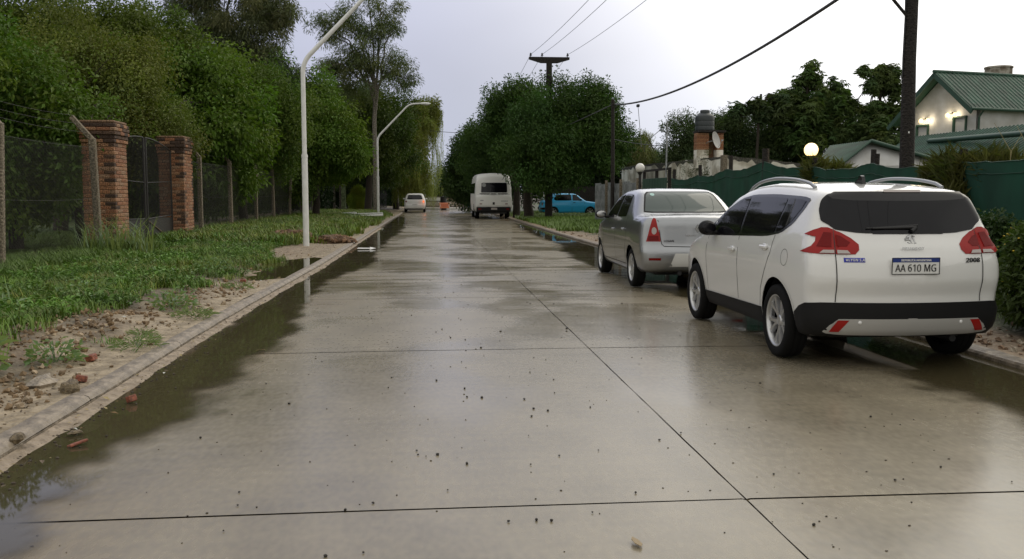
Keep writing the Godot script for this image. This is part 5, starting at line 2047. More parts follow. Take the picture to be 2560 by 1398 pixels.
func make_crossover() -> void:
	var c := Car.new()
	c.corner_r = 0.28
	c.rear_taper = 0.06
	c.taper_rear_at = 0.6
	c.front_taper = 0.16
	c.bow = 0.22
	c.k = 0.105
	c.setup(va([2.00, 0.30, 2.05, 0.40, 2.06, 0.54, 2.06, 0.62, 2.09, 0.74, 2.075, 0.88, 2.03, 1.0, 1.97, 1.10, 1.89, 1.27, 1.82, 1.41, 1.78, 1.462, 1.66, 1.492, 1.40, 1.522, 1.0, 1.55, 0.5, 1.562, 0.05, 1.535, -0.35, 1.44, -0.75, 1.20, -1.05, 1.04, -1.30, 0.98, -1.70, 0.89, -1.95, 0.76, -2.06, 0.58, -2.06, 0.40, -1.95, 0.26, -1.0, 0.22, 0.0, 0.22, 1.0, 0.22, 1.8, 0.25]), 4.16, 0.87,
		[Vector2(0.1, 0.90), Vector2(0.25, 0.93), Vector2(0.40, 0.965), Vector2(0.58, 0.985), Vector2(0.75, 1.0), Vector2(0.92, 0.992), Vector2(1.04, 0.965), Vector2(1.20, 0.90), Vector2(1.40, 0.80), Vector2(1.56, 0.72)])
	c.arches = [Vector3(1.29, 0.33, 0.385), Vector3(-1.25, 0.33, 0.385)]
	var t := thing("white_crossover", Vector3(3.93, 0.0, -9.36), 0.0)
	tag(t, "white crossover with roof rails parked nearest, at the right kerb", "car")
	var cuts := [c.circle(c.arches[0]), c.circle(c.arches[1])]
	obj("body", c.body(150, 54), mats.white_paint, t)
	for a in c.arches:
		arch_liner(t, a.x, a.y, a.z, 0.83)
	var under := MB.new()
	under.box(Vector3(0, 0.30, 0.0), Vector3(1.2, 0.12, 3.6), Basis(), 0.03)
	under.tube([Vector3(0.45, 0.24, 1.9), Vector3(0.45, 0.24, 1.3)], [0.03, 0.03], 8)
	under.tube([Vector3(-0.7, 0.31, 1.29), Vector3(0.7, 0.31, 1.29)], [0.05, 0.05], 8)
	under.ball(Vector3(0.28, 0.33, 1.62), Vector3(0.26, 0.08, 0.2))
	obj("underbody", under, mats.black, t)
	for z in [1.29, -1.25]:
		for s in [-1.0, 1.0]:
			put_wheel(t, Vector3(0.765 * s, 0.325, z), 0.325, 0.20, s, 5, true)
	# side glass: a black surround, three panes
	var al := c.arc_len()
	for s in [-1.0, 1.0]:
		var to := func(v): return c.at_side(v)
		var surround := smooth_poly(v2([-1.05, 0.985, -0.55, 1.005, 0.3, 1.035, 0.95, 1.06, 1.28, 1.10, 1.47, 1.19, 1.58, 1.33, 1.60, 1.405, 1.45, 1.425, 0.8, 1.445, 0.2, 1.44, -0.12, 1.40, -0.45, 1.27, -0.8, 1.085]), 1, 0.85)
		obj("window_surround", c.patch(surround, to, 0.002, 0.0, 0.06, [], s), mats.gloss_black, t)
		var panes := [v2([-0.62, 1.03, 0.21, 1.055, 0.13, 1.415, -0.02, 1.40, -0.40, 1.26]), v2([0.27, 1.06, 0.93, 1.085, 1.12, 1.10, 1.12, 1.405, 0.8, 1.418, 0.19, 1.418]), v2([1.16, 1.11, 1.27, 1.13, 1.42, 1.21, 1.51, 1.32, 1.53, 1.385, 1.42, 1.40, 1.16, 1.405])]
		for p in panes:
			obj("side_window", c.patch(smooth_poly(p, 1, 0.94), to, 0.005, 0.0, 0.06, [], s), mats.tint, t)
		# sill cladding, arch edges and door gaps
		obj("sill_cladding", c.patch(v2([-1.2, 0.20, 1.2, 0.20, 1.2, 0.375, 0.9, 0.405, -0.85, 0.385, -1.2, 0.36]), to, 0.008, 0.012, 0.06, cuts, s, 0.02), mats.plastic, t)
		for a in c.arches:
			var ringp := PackedVector2Array()
			for i in 25:
				var an := deg_to_rad(-8.0 + 196.0 * i / 24.0)
				ringp.append(Vector2(a.x + cos(an) * (a.z + 0.016), a.y + sin(an) * (a.z + 0.016)))
			for i in 25:
				var an := deg_to_rad(188.0 - 196.0 * i / 24.0)
				ringp.append(Vector2(a.x + cos(an) * (a.z - 0.001), a.y + sin(an) * (a.z - 0.001)))
			obj("arch_lip", c.patch(ringp, to, 0.006, 0.0, 0.2, [], s), mats.white_paint, t)
		var gaps := [c.line(va([0.24, 0.41, 0.25, 0.8, 0.24, 1.03]), 0.009), c.line(va([1.17, 1.08, 1.14, 0.93, 1.02, 0.75, 0.90, 0.58, 0.86, 0.41]), 0.009), c.line(va([-0.78, 0.40, -0.80, 0.85, -0.74, 1.0]), 0.009)]
		var gm := MB.new()
		for gp in gaps:
			gm.add(c.patch(gp, to, 0.0015, 0.0, 0.12, cuts, s))
		var flap := []
		for i in 17:
			flap.append(Vector2(1.47 + 0.072 * cos(TAU * i / 16), 0.90 + 0.072 * sin(TAU * i / 16)))
		gm.add(c.patch(c.line(flap, 0.004), to, 0.0015, 0.0, 0.12, cuts, s))
		obj("door_gap", gm, mats.seam, t)
		for hx in [[0.10, 0.895], [1.0, 0.965]]:
			var hp := c.at_side(Vector2(hx[0], hx[1]), s)
			var h := MB.new()
			h.box(hp + Vector3(s * 0.022, 0.0, 0), Vector3(0.022, 0.032, 0.17), Basis(), 0.009)
			h.ball(hp + Vector3(s * 0.004, -0.004, -0.01), Vector3(0.012, 0.035, 0.07))
			obj("door_handle", h, mats.white_paint, t)
		# mirror
		var mp := c.at_side(Vector2(-0.50, 1.02), s)
		var mm := MB.new()
		mm.ball(mp + Vector3(s * 0.10, 0.065, -0.02), Vector3(0.098, 0.080, 0.072), 16, 10)
		mm.box(mp + Vector3(s * 0.04, 0.015, -0.01), Vector3(0.12, 0.05, 0.06), Basis(), 0.02)
		obj("side_mirror", mm, mats.plastic, t)
		var mg := MB.new()
		mg.ball(mp + Vector3(s * 0.10, 0.065, 0.043), Vector3(0.076, 0.060, 0.012), 14, 8)
		obj("mirror_glass", mg, mats.tint, t)
		# roof rail
		var rp := []
		var rr := []
		for i in 17:
			var u := i / 16.0
			var zz := lerpf(-0.25, 1.42, u)
			var base := c.at_top(Vector2(0.56, zz))
			var lift := 0.046 * pow(sin(clampf(u, 0.0, 1.0) * PI), 0.38)
			rp.append(Vector3(s * 0.575, base.y + 0.004 + lift, zz))
			rr.append(0.016)
		var rm := MB.new()
		rm.tube(rp, rr, 8)
		obj("roof_rail", rm, mats.satin, t)
		# rear lamp: claw outline round the corner, with the gap of the tailgate through it
		var wr := func(v): return c.at_wrap(v)
		var lamp_a := v2([0.03, 1.115, -0.06, 1.15, -0.15, 1.172, -0.26, 1.172, -0.385, 1.155, -0.385, 0.958, -0.20, 0.960, 0.02, 0.972, -0.05, 0.992, -0.12, 1.02, -0.14, 1.06, -0.125, 1.095])
		var lamp_b := v2([-0.397, 1.155, -0.47, 1.135, -0.55, 1.085, -0.60, 1.035, -0.595, 0.99, -0.56, 0.955, -0.397, 0.955])
		var lo := obj("rear_lamp", c.patch(lamp_a, wr, 0.004, 0.020, 0.03, [], s, 0.045), mats.red_lens, t)
		obj("lamp_core", c.patch(v2([-0.18, 1.01, -0.34, 1.005, -0.34, 1.12, -0.20, 1.125]), wr, 0.0255, 0.002, 0.03, [], s), mats.dark_red, lo)
		obj("clear_strip", c.patch(v2([-0.22, 0.962, -0.375, 0.960, -0.375, 0.985, -0.25, 0.985]), wr, 0.020, 0.004, 0.03, [], s), mats.clear_lens, lo)
		var lo2 := obj("rear_lamp", c.patch(lamp_b, wr, 0.004, 0.020, 0.03, [], s, 0.045), mats.red_lens, t)
		obj("lamp_core", c.patch(v2([-0.42, 1.01, -0.50, 1.01, -0.53, 1.04, -0.47, 1.09, -0.42, 1.11]), wr, 0.0255, 0.002, 0.03, [], s), mats.dark_red, lo2)
		obj("clear_strip", c.patch(v2([-0.41, 0.957, -0.52, 0.957, -0.50, 0.982, -0.41, 0.985]), wr, 0.020, 0.004, 0.03, [], s), mats.clear_lens, lo2)
		# rear bumper, skid strip, reflectors
		var bump := v2([-al - 0.60, 0.28, -0.3, 0.27, 0.05, 0.25, 0.55, 0.24, 0.55, 0.385, 0.26, 0.40, 0.14, 0.435, 0.02, 0.515, -0.10, 0.552, -0.25, 0.562, -al - 0.60, 0.562])
		obj("bumper_cladding", c.patch(bump, wr, 0.006, 0.022, 0.05, [shift_circle(c, 0)], s, 0.05), mats.plastic, t)
		var sk := v2([-al - 0.60, 0.305, -0.50, 0.308, -0.30, 0.318, -0.26, 0.33, -0.34, 0.385, -0.44, 0.435, -al - 0.60, 0.438])
		obj("skid_strip", c.patch(sk, wr, 0.026, 0.010, 0.05, [], s, 0.02), mats.skid, t)
		obj("rear_reflector", c.patch(v2([-0.335, 0.335, -0.45, 0.335, -0.52, 0.422, -0.43, 0.422]), wr, 0.037, 0.006, 0.04, [], s, 0.02), mats.red_lens, t)
		var dot := c.at_wrap(Vector2(-al - 0.16, 0.40))
		var dm := MB.new()
		dm.ball((dot + Vector3(0, 0, 0.034)) * Vector3(s, 1, 1), Vector3(0.016, 0.016, 0.008), 10, 6)
		obj("parking_sensor", dm, mats.white_paint, t)
	# rear window that wraps to the corners, spoiler, tailgate gap
	var win := MB.new()
	var spo := MB.new()
	for s in [-1.0, 1.0]:
		var wr := func(v): return c.at_wrap(v)
		win.add(c.patch(smooth_poly(v2([-al - 0.60, 1.115, -0.62, 1.125, -0.45, 1.15, -0.30, 1.185, -0.19, 1.212, -0.15, 1.228, -0.165, 1.31, -0.205, 1.40, -0.25, 1.446, -0.34, 1.452, -al - 0.60, 1.452]), 1, 0.88), wr, 0.004, 0.0, 0.05, [], s))
		spo.add(c.patch(v2([-al - 0.60, 1.385, -0.50, 1.39, -0.30, 1.405, -0.25, 1.432, -0.30, 1.462, -al - 0.60, 1.468]), wr, 0.005, 0.035, 0.03, [], s, 0.03))
	# close the overlap of the smoothing at the middle
	win.add(c.patch(strip(-0.30, 0.30, 1.117, 1.45), func(v): return c.at_back(v), 0.0045, 0.0, 0.05))
	obj("rear_window", win, mats.tint, t)
	obj("rear_spoiler", spo, mats.gloss_black, t)
	obj("third_brake_lamp", c.patch(strip(-0.16, 0.16, 1.438, 1.452), func(v): return c.at_back(v), 0.041, 0.004, 0.04), mats.clear_lens, t)
	var tg := MB.new()
	for s in [-1.0, 1.0]:
		var wr := func(v): return c.at_wrap(v)
		tg.add(c.patch(c.line(va([-0.391, 1.16, -0.391, 0.95, -0.40, 0.80, -0.405, 0.66, -0.40, 0.565]), 0.010), wr, 0.005, 0.0, 0.03, [], s))
	obj("tailgate_gap", tg, mats.seam, t)
	# shelf crease above the number plate
	var sh := MB.new()
	sh.add(c.patch(strip(-0.60, 0.60, 0.962, 1.0), func(v): return c.at_back(v), 0.0, 0.018, 0.04, [], 1.0, 0.03))
	obj("tailgate_moulding", sh, mats.white_paint, t)
	# wiper
	var w0 := c.at_back(Vector2(0.02, 1.14)) + Vector3(0, 0, 0.02)
	var w1 := c.at_back(Vector2(0.06, 1.175)) + Vector3(0, 0, 0.025)
	var w2 := c.at_back(Vector2(-0.30, 1.165)) + Vector3(0, 0, 0.02)
	var wm := MB.new()
	wm.tube([w0, w1], [0.022, 0.018], 8)
	wm.tube([w1, w2], [0.014, 0.008], 6)
	wm.tube([w2 + Vector3(-0.05, 0.0, -0.01), w1 + Vector3(0.02, 0.015, -0.012)], [0.007, 0.009], 6)
	obj("rear_wiper", wm, mats.black, t)
	# shark fin
	var fp := c.at_top(Vector2(-0.05, 1.15))
	var fm := MB.new()
	fm.prism(v2([-0.10, -0.01, 0.09, -0.01, 0.075, 0.03, 0.06, 0.065, 0.035, 0.07]), fp + Vector3(-0.015, 0, 0), Vector3(0, 0, 1), Vector3.UP, Vector3(0.03, 0, 0))
	obj("antenna_fin", fm, mats.gloss_black, t)
	# number plate with its blue band
	var pp := c.at_back(Vector2(0.0, 0.865)) + Vector3(0, 0, 0.012)
	var plate := MB.new()
	plate.box(pp, Vector3(0.40, 0.132, 0.010), Basis(), 0.004)
	var po := obj("number_plate", plate, mats.plate_white, t)
	var fr := MB.new()
	for q in [[0.0, 0.066, 0.40, 0.005], [0.0, -0.066, 0.40, 0.005], [-0.2, 0.0, 0.005, 0.132], [0.2, 0.0, 0.005, 0.132]]:
		fr.box(pp + Vector3(q[0], q[1], 0.005), Vector3(q[2], q[3], 0.006))
	obj("plate_frame", fr, mats.ink, po)
	var band := MB.new()
	band.box(pp + Vector3(0, 0.047, 0.0055), Vector3(0.392, 0.032, 0.003))
	obj("plate_band", band, mats.plate_blue, po)
	text_part("plate_lettering", "AA 610 MG", 0.058, pp + Vector3(0, -0.016, 0.008), po, mats.ink, 0.0, 0.0, 0.86, false, false)
	text_part("band_lettering", "REPUBLICA ARGENTINA", 0.016, pp + Vector3(0, 0.047, 0.009), po, mats.plate_white)
	# badges
	var bp := c.at_back(Vector2(0.0, 1.075)) + Vector3(0, 0, 0.004)
	var bdg := MB.new()
	var tilt := Basis(Vector3.RIGHT, -0.35)
	for q in [[-0.012, 0.026, 0.036, 0.020, 0.3], [-0.004, 0.008, 0.022, 0.036, -0.25], [-0.034, 0.012, 0.034, 0.010, 0.5], [-0.036, -0.006, 0.030, 0.009, 0.1], [0.004, -0.022, 0.012, 0.034, 0.35], [-0.018, -0.030, 0.030, 0.010, -0.5], [0.028, 0.000, 0.010, 0.050, 0.15], [0.033, -0.034, 0.026, 0.010, 0.3], [0.028, 0.030, 0.026, 0.010, -0.6]]:
		bdg.box(bp + tilt * Vector3(q[0], q[1], 0.0), Vector3(q[2], q[3], 0.012), tilt * Basis(Vector3(0, 0, 1), q[4]), 0.003)
	obj("rampant_emblem", bdg, mats.chrome, t)
	var np := c.at_back(Vector2(0.0, 1.005)) + Vector3(0, 0, 0.016)
	text_part("maker_lettering", "PEUGEOT", 0.020, np, t, mats.chrome, 0.0, -0.2, 1.5)
	var mp2 := c.at_back(Vector2(0.53, 0.905))
	text_part("model_lettering", "2008", 0.036, mp2 + Vector3(0, 0, 0.008), t, mats.ink, 0.22, 0.0, 1.3)
	var st := c.patch(strip(-0.565, -0.40, 0.892, 0.928), func(v): return c.at_back(v), 0.003, 0.0, 0.04)
	var so := obj("dealer_sticker", st, mats.sticker_blue, t)
	var sp := c.at_back(Vector2(-0.465, 0.912)) + Vector3(0, 0, 0.010)
	text_part("sticker_lettering", "LYON S.A.", 0.021, sp, so, mats.plate_white, -0.22, 0.0, 1.0)
	var sp2 := c.at_back(Vector2(-0.545, 0.910)) + Vector3(0, 0, 0.012)
	text_part("sticker_lettering", "*", 0.03, sp2 - Vector3(0, 0.006, 0), so, mats.plate_white, -0.25)
	# front end, seen only from another place
	front_end(c, t, 0.62, 0.80)


func front_end(c: Car, t: Node3D, y0: float, y1: float) -> void:
	var to := func(v): return c.at_front(v)
	var ws := c.half_w * 0.62
	obj("windscreen", c.patch(v2([-ws, c_belt(c) + 0.06, ws, c_belt(c) + 0.06, ws * 0.86, c_belt(c) + 0.36, -ws * 0.86, c_belt(c) + 0.36]), to, 0.004, 0.0, 0.08), mats.tint, t)
	obj("grille", c.patch(strip(-0.38, 0.38, y0 - 0.16, y0 - 0.02), to, 0.004, 0.01, 0.08), mats.plastic, t)
	for s in [-1.0, 1.0]:
		obj("headlight", c.patch(v2([0.42 * s, y0, 0.62 * s, y0 + 0.02, 0.66 * s, y0 + 0.10, 0.46 * s, y0 + 0.07]), to, 0.004, 0.01, 0.06), mats.clear_lens, t)


func c_belt(c: Car) -> float:
	return 1.0 if c.hl > 1.9 else 0.92


func shift_circle(c: Car, i: int) -> PackedVector2Array:
	# a wheel arch in the unrolled coordinates of at_wrap
	var a: Vector3 = c.arches[i]
	var p := PackedVector2Array()
	for q in c.circle(a):
		p.append(Vector2(c.hl - c.corner_r - 0.02 - q.x, q.y))
	return p


func make_sedan() -> void:
	var c := Car.new()
	c.corner_r = 0.25
	c.rear_taper = 0.05
	c.taper_rear_at = 0.6
	c.front_taper = 0.16
	c.bow = 0.16
	c.k = 0.11
	c.setup(va([2.04, 0.29, 2.11, 0.40, 2.125, 0.52, 2.12, 0.60, 2.085, 0.68, 2.07, 0.85, 2.06, 1.02, 2.02, 1.095, 1.90, 1.125, 1.60, 1.135, 1.46, 1.15, 1.25, 1.29, 1.04, 1.42, 0.88, 1.49, 0.65, 1.525, 0.3, 1.535, -0.1, 1.52, -0.40, 1.44, -0.75, 1.22, -1.00, 1.07, -1.25, 1.01, -1.7, 0.92, -2.0, 0.78, -2.11, 0.58, -2.10, 0.38, -1.98, 0.26, -1.0, 0.21, 0.0, 0.21, 1.0, 0.21, 1.8, 0.25]), 4.25, 0.868,
		[Vector2(0.1, 0.90), Vector2(0.25, 0.935), Vector2(0.42, 0.975), Vector2(0.6, 1.0), Vector2(0.80, 0.995), Vector2(0.95, 0.98), Vector2(1.06, 0.95), Vector2(1.22, 0.88), Vector2(1.40, 0.79), Vector2(1.55, 0.71)])
	c.arches = [Vector3(1.335, 0.31, 0.345), Vector3(-1.295, 0.31, 0.345)]
	var t := thing("silver_sedan", Vector3(4.0, 0.0, -15.79), 0.0)
	tag(t, "silver four door sedan parked ahead of the white crossover", "car")
	var cuts := [c.circle(c.arches[0]), c.circle(c.arches[1])]
	obj("body", c.body(140, 50), mats.silver_paint, t)
	for a in c.arches:
		arch_liner(t, a.x, a.y, a.z, 0.83)
	var under := MB.new()
	under.box(Vector3(0, 0.27, 0), Vector3(1.2, 0.1, 3.7), Basis(), 0.03)
	under.tube([Vector3(-0.25, 0.26, 2.02), Vector3(-0.25, 0.26, 1.6)], [0.035, 0.035], 8)
	under.tube([Vector3(-0.7, 0.30, 1.335), Vector3(0.7, 0.30, 1.335)], [0.05, 0.05], 8)
	obj("underbody", under, mats.black, t)
	for z in [1.335, -1.295]:
		for s in [-1.0, 1.0]:
			put_wheel(t, Vector3(0.755 * s, 0.30, z), 0.30, 0.185, s, 6, false)
	for s in [-1.0, 1.0]:
		var to := func(v): return c.at_side(v)
		for p in [v2([-0.72, 1.035, 0.10, 1.06, 0.10, 1.44, -0.08, 1.43, -0.36, 1.30]), v2([0.17, 1.06, 0.86, 1.085, 0.70, 1.43, 0.5, 1.445, 0.17, 1.445])]:
			obj("side_window", c.patch(smooth_poly(p, 1, 0.93), to, 0.004, 0.0, 0.06, [], s), mats.tint, t)
		var gm := MB.new()
		for gp in [c.line(va([0.135, 0.30, 0.14, 0.7, 0.135, 1.04]), 0.009), c.line(va([0.96, 1.10, 0.97, 0.95, 1.02, 0.78, 0.96, 0.62, 0.90, 0.42, 0.90, 0.32]), 0.009), c.line(va([-0.88, 0.30, -0.90, 0.8, -0.80, 1.02]), 0.009), c.line(va([-0.9, 0.335, 0.0, 0.33, 0.95, 0.335]), 0.012)]:
			gm.add(c.patch(gp, to, 0.0015, 0.0, 0.12, cuts, s))
		obj("door_gap", gm, mats.seam, t)
		for hx in [[0.0, 0.86], [0.80, 0.885]]:
			var hp := c.at_side(Vector2(hx[0], hx[1]), s)
			var h := MB.new()
			h.box(hp + Vector3(s * 0.02, 0, 0), Vector3(0.022, 0.03, 0.15), Basis(), 0.008)
			h.ball(hp + Vector3(s * 0.002, -0.008, 0), Vector3(0.008, 0.03, 0.06))
			obj("door_handle", h, mats.satin, t)
		var mp := c.at_side(Vector2(-0.58, 1.04), s)
		var mm := MB.new()
		mm.ball(mp + Vector3(s * 0.14, 0.055, -0.02), Vector3(0.10, 0.07, 0.06), 14, 10)
		mm.box(mp + Vector3(s * 0.03, 0.01, 0), Vector3(0.1, 0.05, 0.06), Basis(), 0.02)
		obj("side_mirror", mm, mats.plastic, t)
		var mg := MB.new()
		mg.ball(mp + Vector3(s * 0.14, 0.055, 0.03), Vector3(0.082, 0.055, 0.012), 14, 8)
		obj("mirror_glass", mg, mats.chrome, t)
		for a in c.arches:
			var ringp := PackedVector2Array()
			for i in 25:
				var an := deg_to_rad(-5.0 + 190.0 * i / 24.0)
				ringp.append(Vector2(a.x + cos(an) * (a.z + 0.05), a.y + sin(an) * (a.z + 0.05)))
			for i in 25:
				var an := deg_to_rad(185.0 - 190.0 * i / 24.0)
				ringp.append(Vector2(a.x + cos(an) * (a.z - 0.001), a.y + sin(an) * (a.z - 0.001)))
			obj("arch_lip", c.patch(ringp, to, 0.0, 0.016, 0.06, [], s, 0.03), mats.silver_paint, t)
		var wr := func(v): return c.at_wrap(v)
		var lo := obj("rear_lamp", c.patch(v2([-0.19, 0.735, -0.46, 0.735, -0.445, 0.85, -0.41, 0.98, -0.395, 1.075, -0.33, 1.088, -0.29, 1.06, -0.25, 0.95]), wr, 0.003, 0.018, 0.03, [], s, 0.05), mats.red_lens, t)
		obj("lamp_core", c.patch(v2([-0.22, 0.755, -0.43, 0.755, -0.425, 0.82, -0.23, 0.82]), wr, 0.0225, 0.001, 0.03, [], s), mats.dark_red, lo)
		var cl := PackedVector2Array()
		for i in 14:
			cl.append(Vector2(-0.345 + 0.058 * cos(TAU * i / 14), 0.895 + 0.055 * sin(TAU * i / 14)))
		obj("clear_lens", c.patch(cl, wr, 0.022, 0.006, 0.03, [], s), mats.clear_lens, lo)
		obj("rear_reflector", c.patch(strip(-0.46, -0.26, 0.455, 0.492), wr, 0.003, 0.008, 0.04, [], s, 0.012), mats.dark_red, t)
	var tb := func(v): return c.at_back(v)
	var wp := smooth_poly(v2([-0.64, 1.165, 0.64, 1.165, 0.60, 1.28, 0.545, 1.42, 0.48, 1.468, -0.48, 1.468, -0.545, 1.42, -0.60, 1.28]), 1, 0.9)
	var we := smooth_poly(v2([-0.665, 1.15, 0.665, 1.15, 0.625, 1.28, 0.565, 1.435, 0.50, 1.482, -0.50, 1.482, -0.565, 1.435, -0.625, 1.28]), 1, 0.9)
	obj("window_seal", c.patch(we, tb, 0.002, 0.0, 0.06), mats.plastic, t)
	var ro := obj("rear_window", c.patch(wp, tb, 0.005, 0.0, 0.06), mats.green_glass, t)
	var el := PackedVector2Array()
	for i in 16:
		el.append(Vector2(-0.44 + 0.035 * cos(TAU * i / 16), 1.43 + 0.022 * sin(TAU * i / 16)))
	obj("window_sticker", c.patch(el, tb, 0.007, 0.0, 0.06), mat(0.36, 0.55, 0.52, 0.5), ro)
	# lid: lip, gaps, plate hollow
	obj("boot_lip", c.patch(strip(-0.56, 0.56, 1.045, 1.085), tb, 0.0, 0.022, 0.04, [], 1.0, 0.02), mats.silver_paint, t)
	var bg := MB.new()
	for s in [-1.0, 1.0]:
		bg.add(c.patch(c.line(va([-0.62, 1.115, -0.58, 1.03, -0.555, 0.80, -0.535, 0.70, -0.50, 0.665, 0.0, 0.655]), 0.012), tb, 0.002, 0.0, 0.2, [], s))
	obj("boot_gap", bg, mats.seam, t)
	obj("bumper_step", c.patch(v2([-0.42, 0.36, 0.42, 0.36, 0.34, 0.56, -0.34, 0.56]), tb, 0.0, 0.018, 0.05, [], 1.0, 0.03), mat(0.60, 0.59, 0.56, 0.4), t)
	var bmd := c.at_back(Vector2(0.0, 0.93)) + Vector3(0, 0, 0.004)
	var dm := MB.new()
	dm.prism(v2([0.0, -0.062, 0.042, 0.0, 0.0, 0.062, -0.042, 0.0]), bmd, Vector3.RIGHT, Vector3.UP, Vector3(0, 0, 0.010))
	obj("diamond_emblem", dm, mats.chrome, t)
	text_part("maker_lettering", "RENAULT", 0.024, c.at_back(Vector2(-0.10, 0.825)) + Vector3(0, 0, 0.006), t, mats.chrome, 0.0, 0.0, 1.1)
	var ds := c.at_back(Vector2(-0.43, 0.745)) + Vector3(0, 0, 0.006)
	text_part("model_lettering", "LOGAN", 0.032, ds, t, mats.ink, -0.1, 0.0, 1.0)
	front_end(c, t, 0.66, 0.8)


func make_blue_hatch() -> void:
	var c := Car.new()
	c.k = 0.09
	c.bow = 0.08
	c.front_bow = 0.10
	c.rear_taper = 0.05
	c.front_taper = 0.08
	c.corner_r = 0.2
	c.setup(va([1.72, 0.26, 1.82, 0.38, 1.83, 0.55, 1.79, 0.62, 1.76, 0.80, 1.72, 0.88, 1.40, 1.09, 1.10, 1.28, 0.98, 1.335, 0.7, 1.355, 0.2, 1.36, -0.15, 1.345, -0.32, 1.30, -0.60, 1.08, -0.82, 0.93, -0.95, 0.895, -1.5, 0.83, -1.74, 0.77, -1.80, 0.70, -1.82, 0.50, -1.84, 0.42, -1.78, 0.27, -1.0, 0.2, 0.0, 0.2, 1.0, 0.2]), 3.68, 0.775,
		[Vector2(0.1, 0.92), Vector2(0.3, 0.96), Vector2(0.6, 1.0), Vector2(0.80, 0.985), Vector2(0.92, 0.96), Vector2(1.1, 0.90), Vector2(1.35, 0.80)])
	c.arches = [Vector3(1.13, 0.28, 0.315), Vector3(-1.09, 0.28, 0.315)]
	var t := thing("blue_hatchback", Vector3(8.45, 0.10, -56.0), -PI * 0.5 + 0.06)
	tag(t, "old bright blue two door hatchback parked sideways on the verge under the trees", "car")
	obj("body", c.body(90, 36, 0.55, 0.7), mats.blue_paint, t)
	for a in c.arches:
		arch_liner(t, a.x, a.y, a.z, 0.74)
	for z in [1.13, -1.09]:
		for s in [-1.0, 1.0]:
			put_wheel(t, Vector3(0.67 * s, 0.275, z), 0.275, 0.155, s, 6, false)
	for s in [-1.0, 1.0]:
		var to := func(v): return c.at_side(v)
		obj("side_window", c.patch(smooth_poly(v2([0.05, 0.94, 0.98, 0.94, 1.10, 1.02, 0.92, 1.27, 0.80, 1.295, 0.05, 1.295]), 1, 0.92), to, 0.004, 0.0, 0.08, [], s), mats.tint, t)
		obj("side_window", c.patch(smooth_poly(v2([-0.62, 0.93, -0.03, 0.94, -0.03, 1.295, -0.22, 1.285]), 1, 0.92), to, 0.004, 0.0, 0.08, [], s), mats.tint, t)
		var gm := MB.new()
		for gp in [c.line(va([0.01, 0.30, 0.01, 0.92]), 0.014), c.line(va([-0.74, 0.34, -0.76, 0.88]), 0.014)]:
			gm.add(c.patch(gp, to, 0.002, 0.0, 0.2, [], s))
		obj("door_gap", gm, mats.seam, t)
		obj("sill_band", c.patch(strip(-0.77, 0.80, 0.2, 0.30), to, 0.004, 0.0, 0.12, [], s), mats.plastic, t)
		var hp := c.at_side(Vector2(-0.12, 0.82), s)
		var h := MB.new()
		h.box(hp + Vector3(s * 0.012, 0, 0), Vector3(0.02, 0.03, 0.13))
		obj("door_handle", h, mats.plastic, t)
		var mp := c.at_side(Vector2(-0.52, 0.95), s)
		var mm := MB.new()
		mm.ball(mp + Vector3(s * 0.09, 0.05, 0), Vector3(0.07, 0.05, 0.04), 10, 6)
		obj("side_mirror", mm, mats.plastic, t)
		obj("rear_lamp", c.patch(strip(0.42, 0.66, 0.66, 0.80), func(v): return c.at_back(v), 0.004, 0.01, 0.08, [], s), mats.dark_red, t)
		obj("bumper", c.patch(strip(-0.62, 0.35, 0.40, 0.53), func(v): return c.at_wrap(v), 0.01, 0.03, 0.1, [], s), mats.plastic, t)
	obj("rear_window", c.patch(v2([-0.55, 0.95, 0.55, 0.95, 0.48, 1.25, -0.48, 1.25]), func(v): return c.at_back(v), 0.004, 0.0, 0.1), mats.tint, t)
	front_end(c, t, 0.60, 0.7)


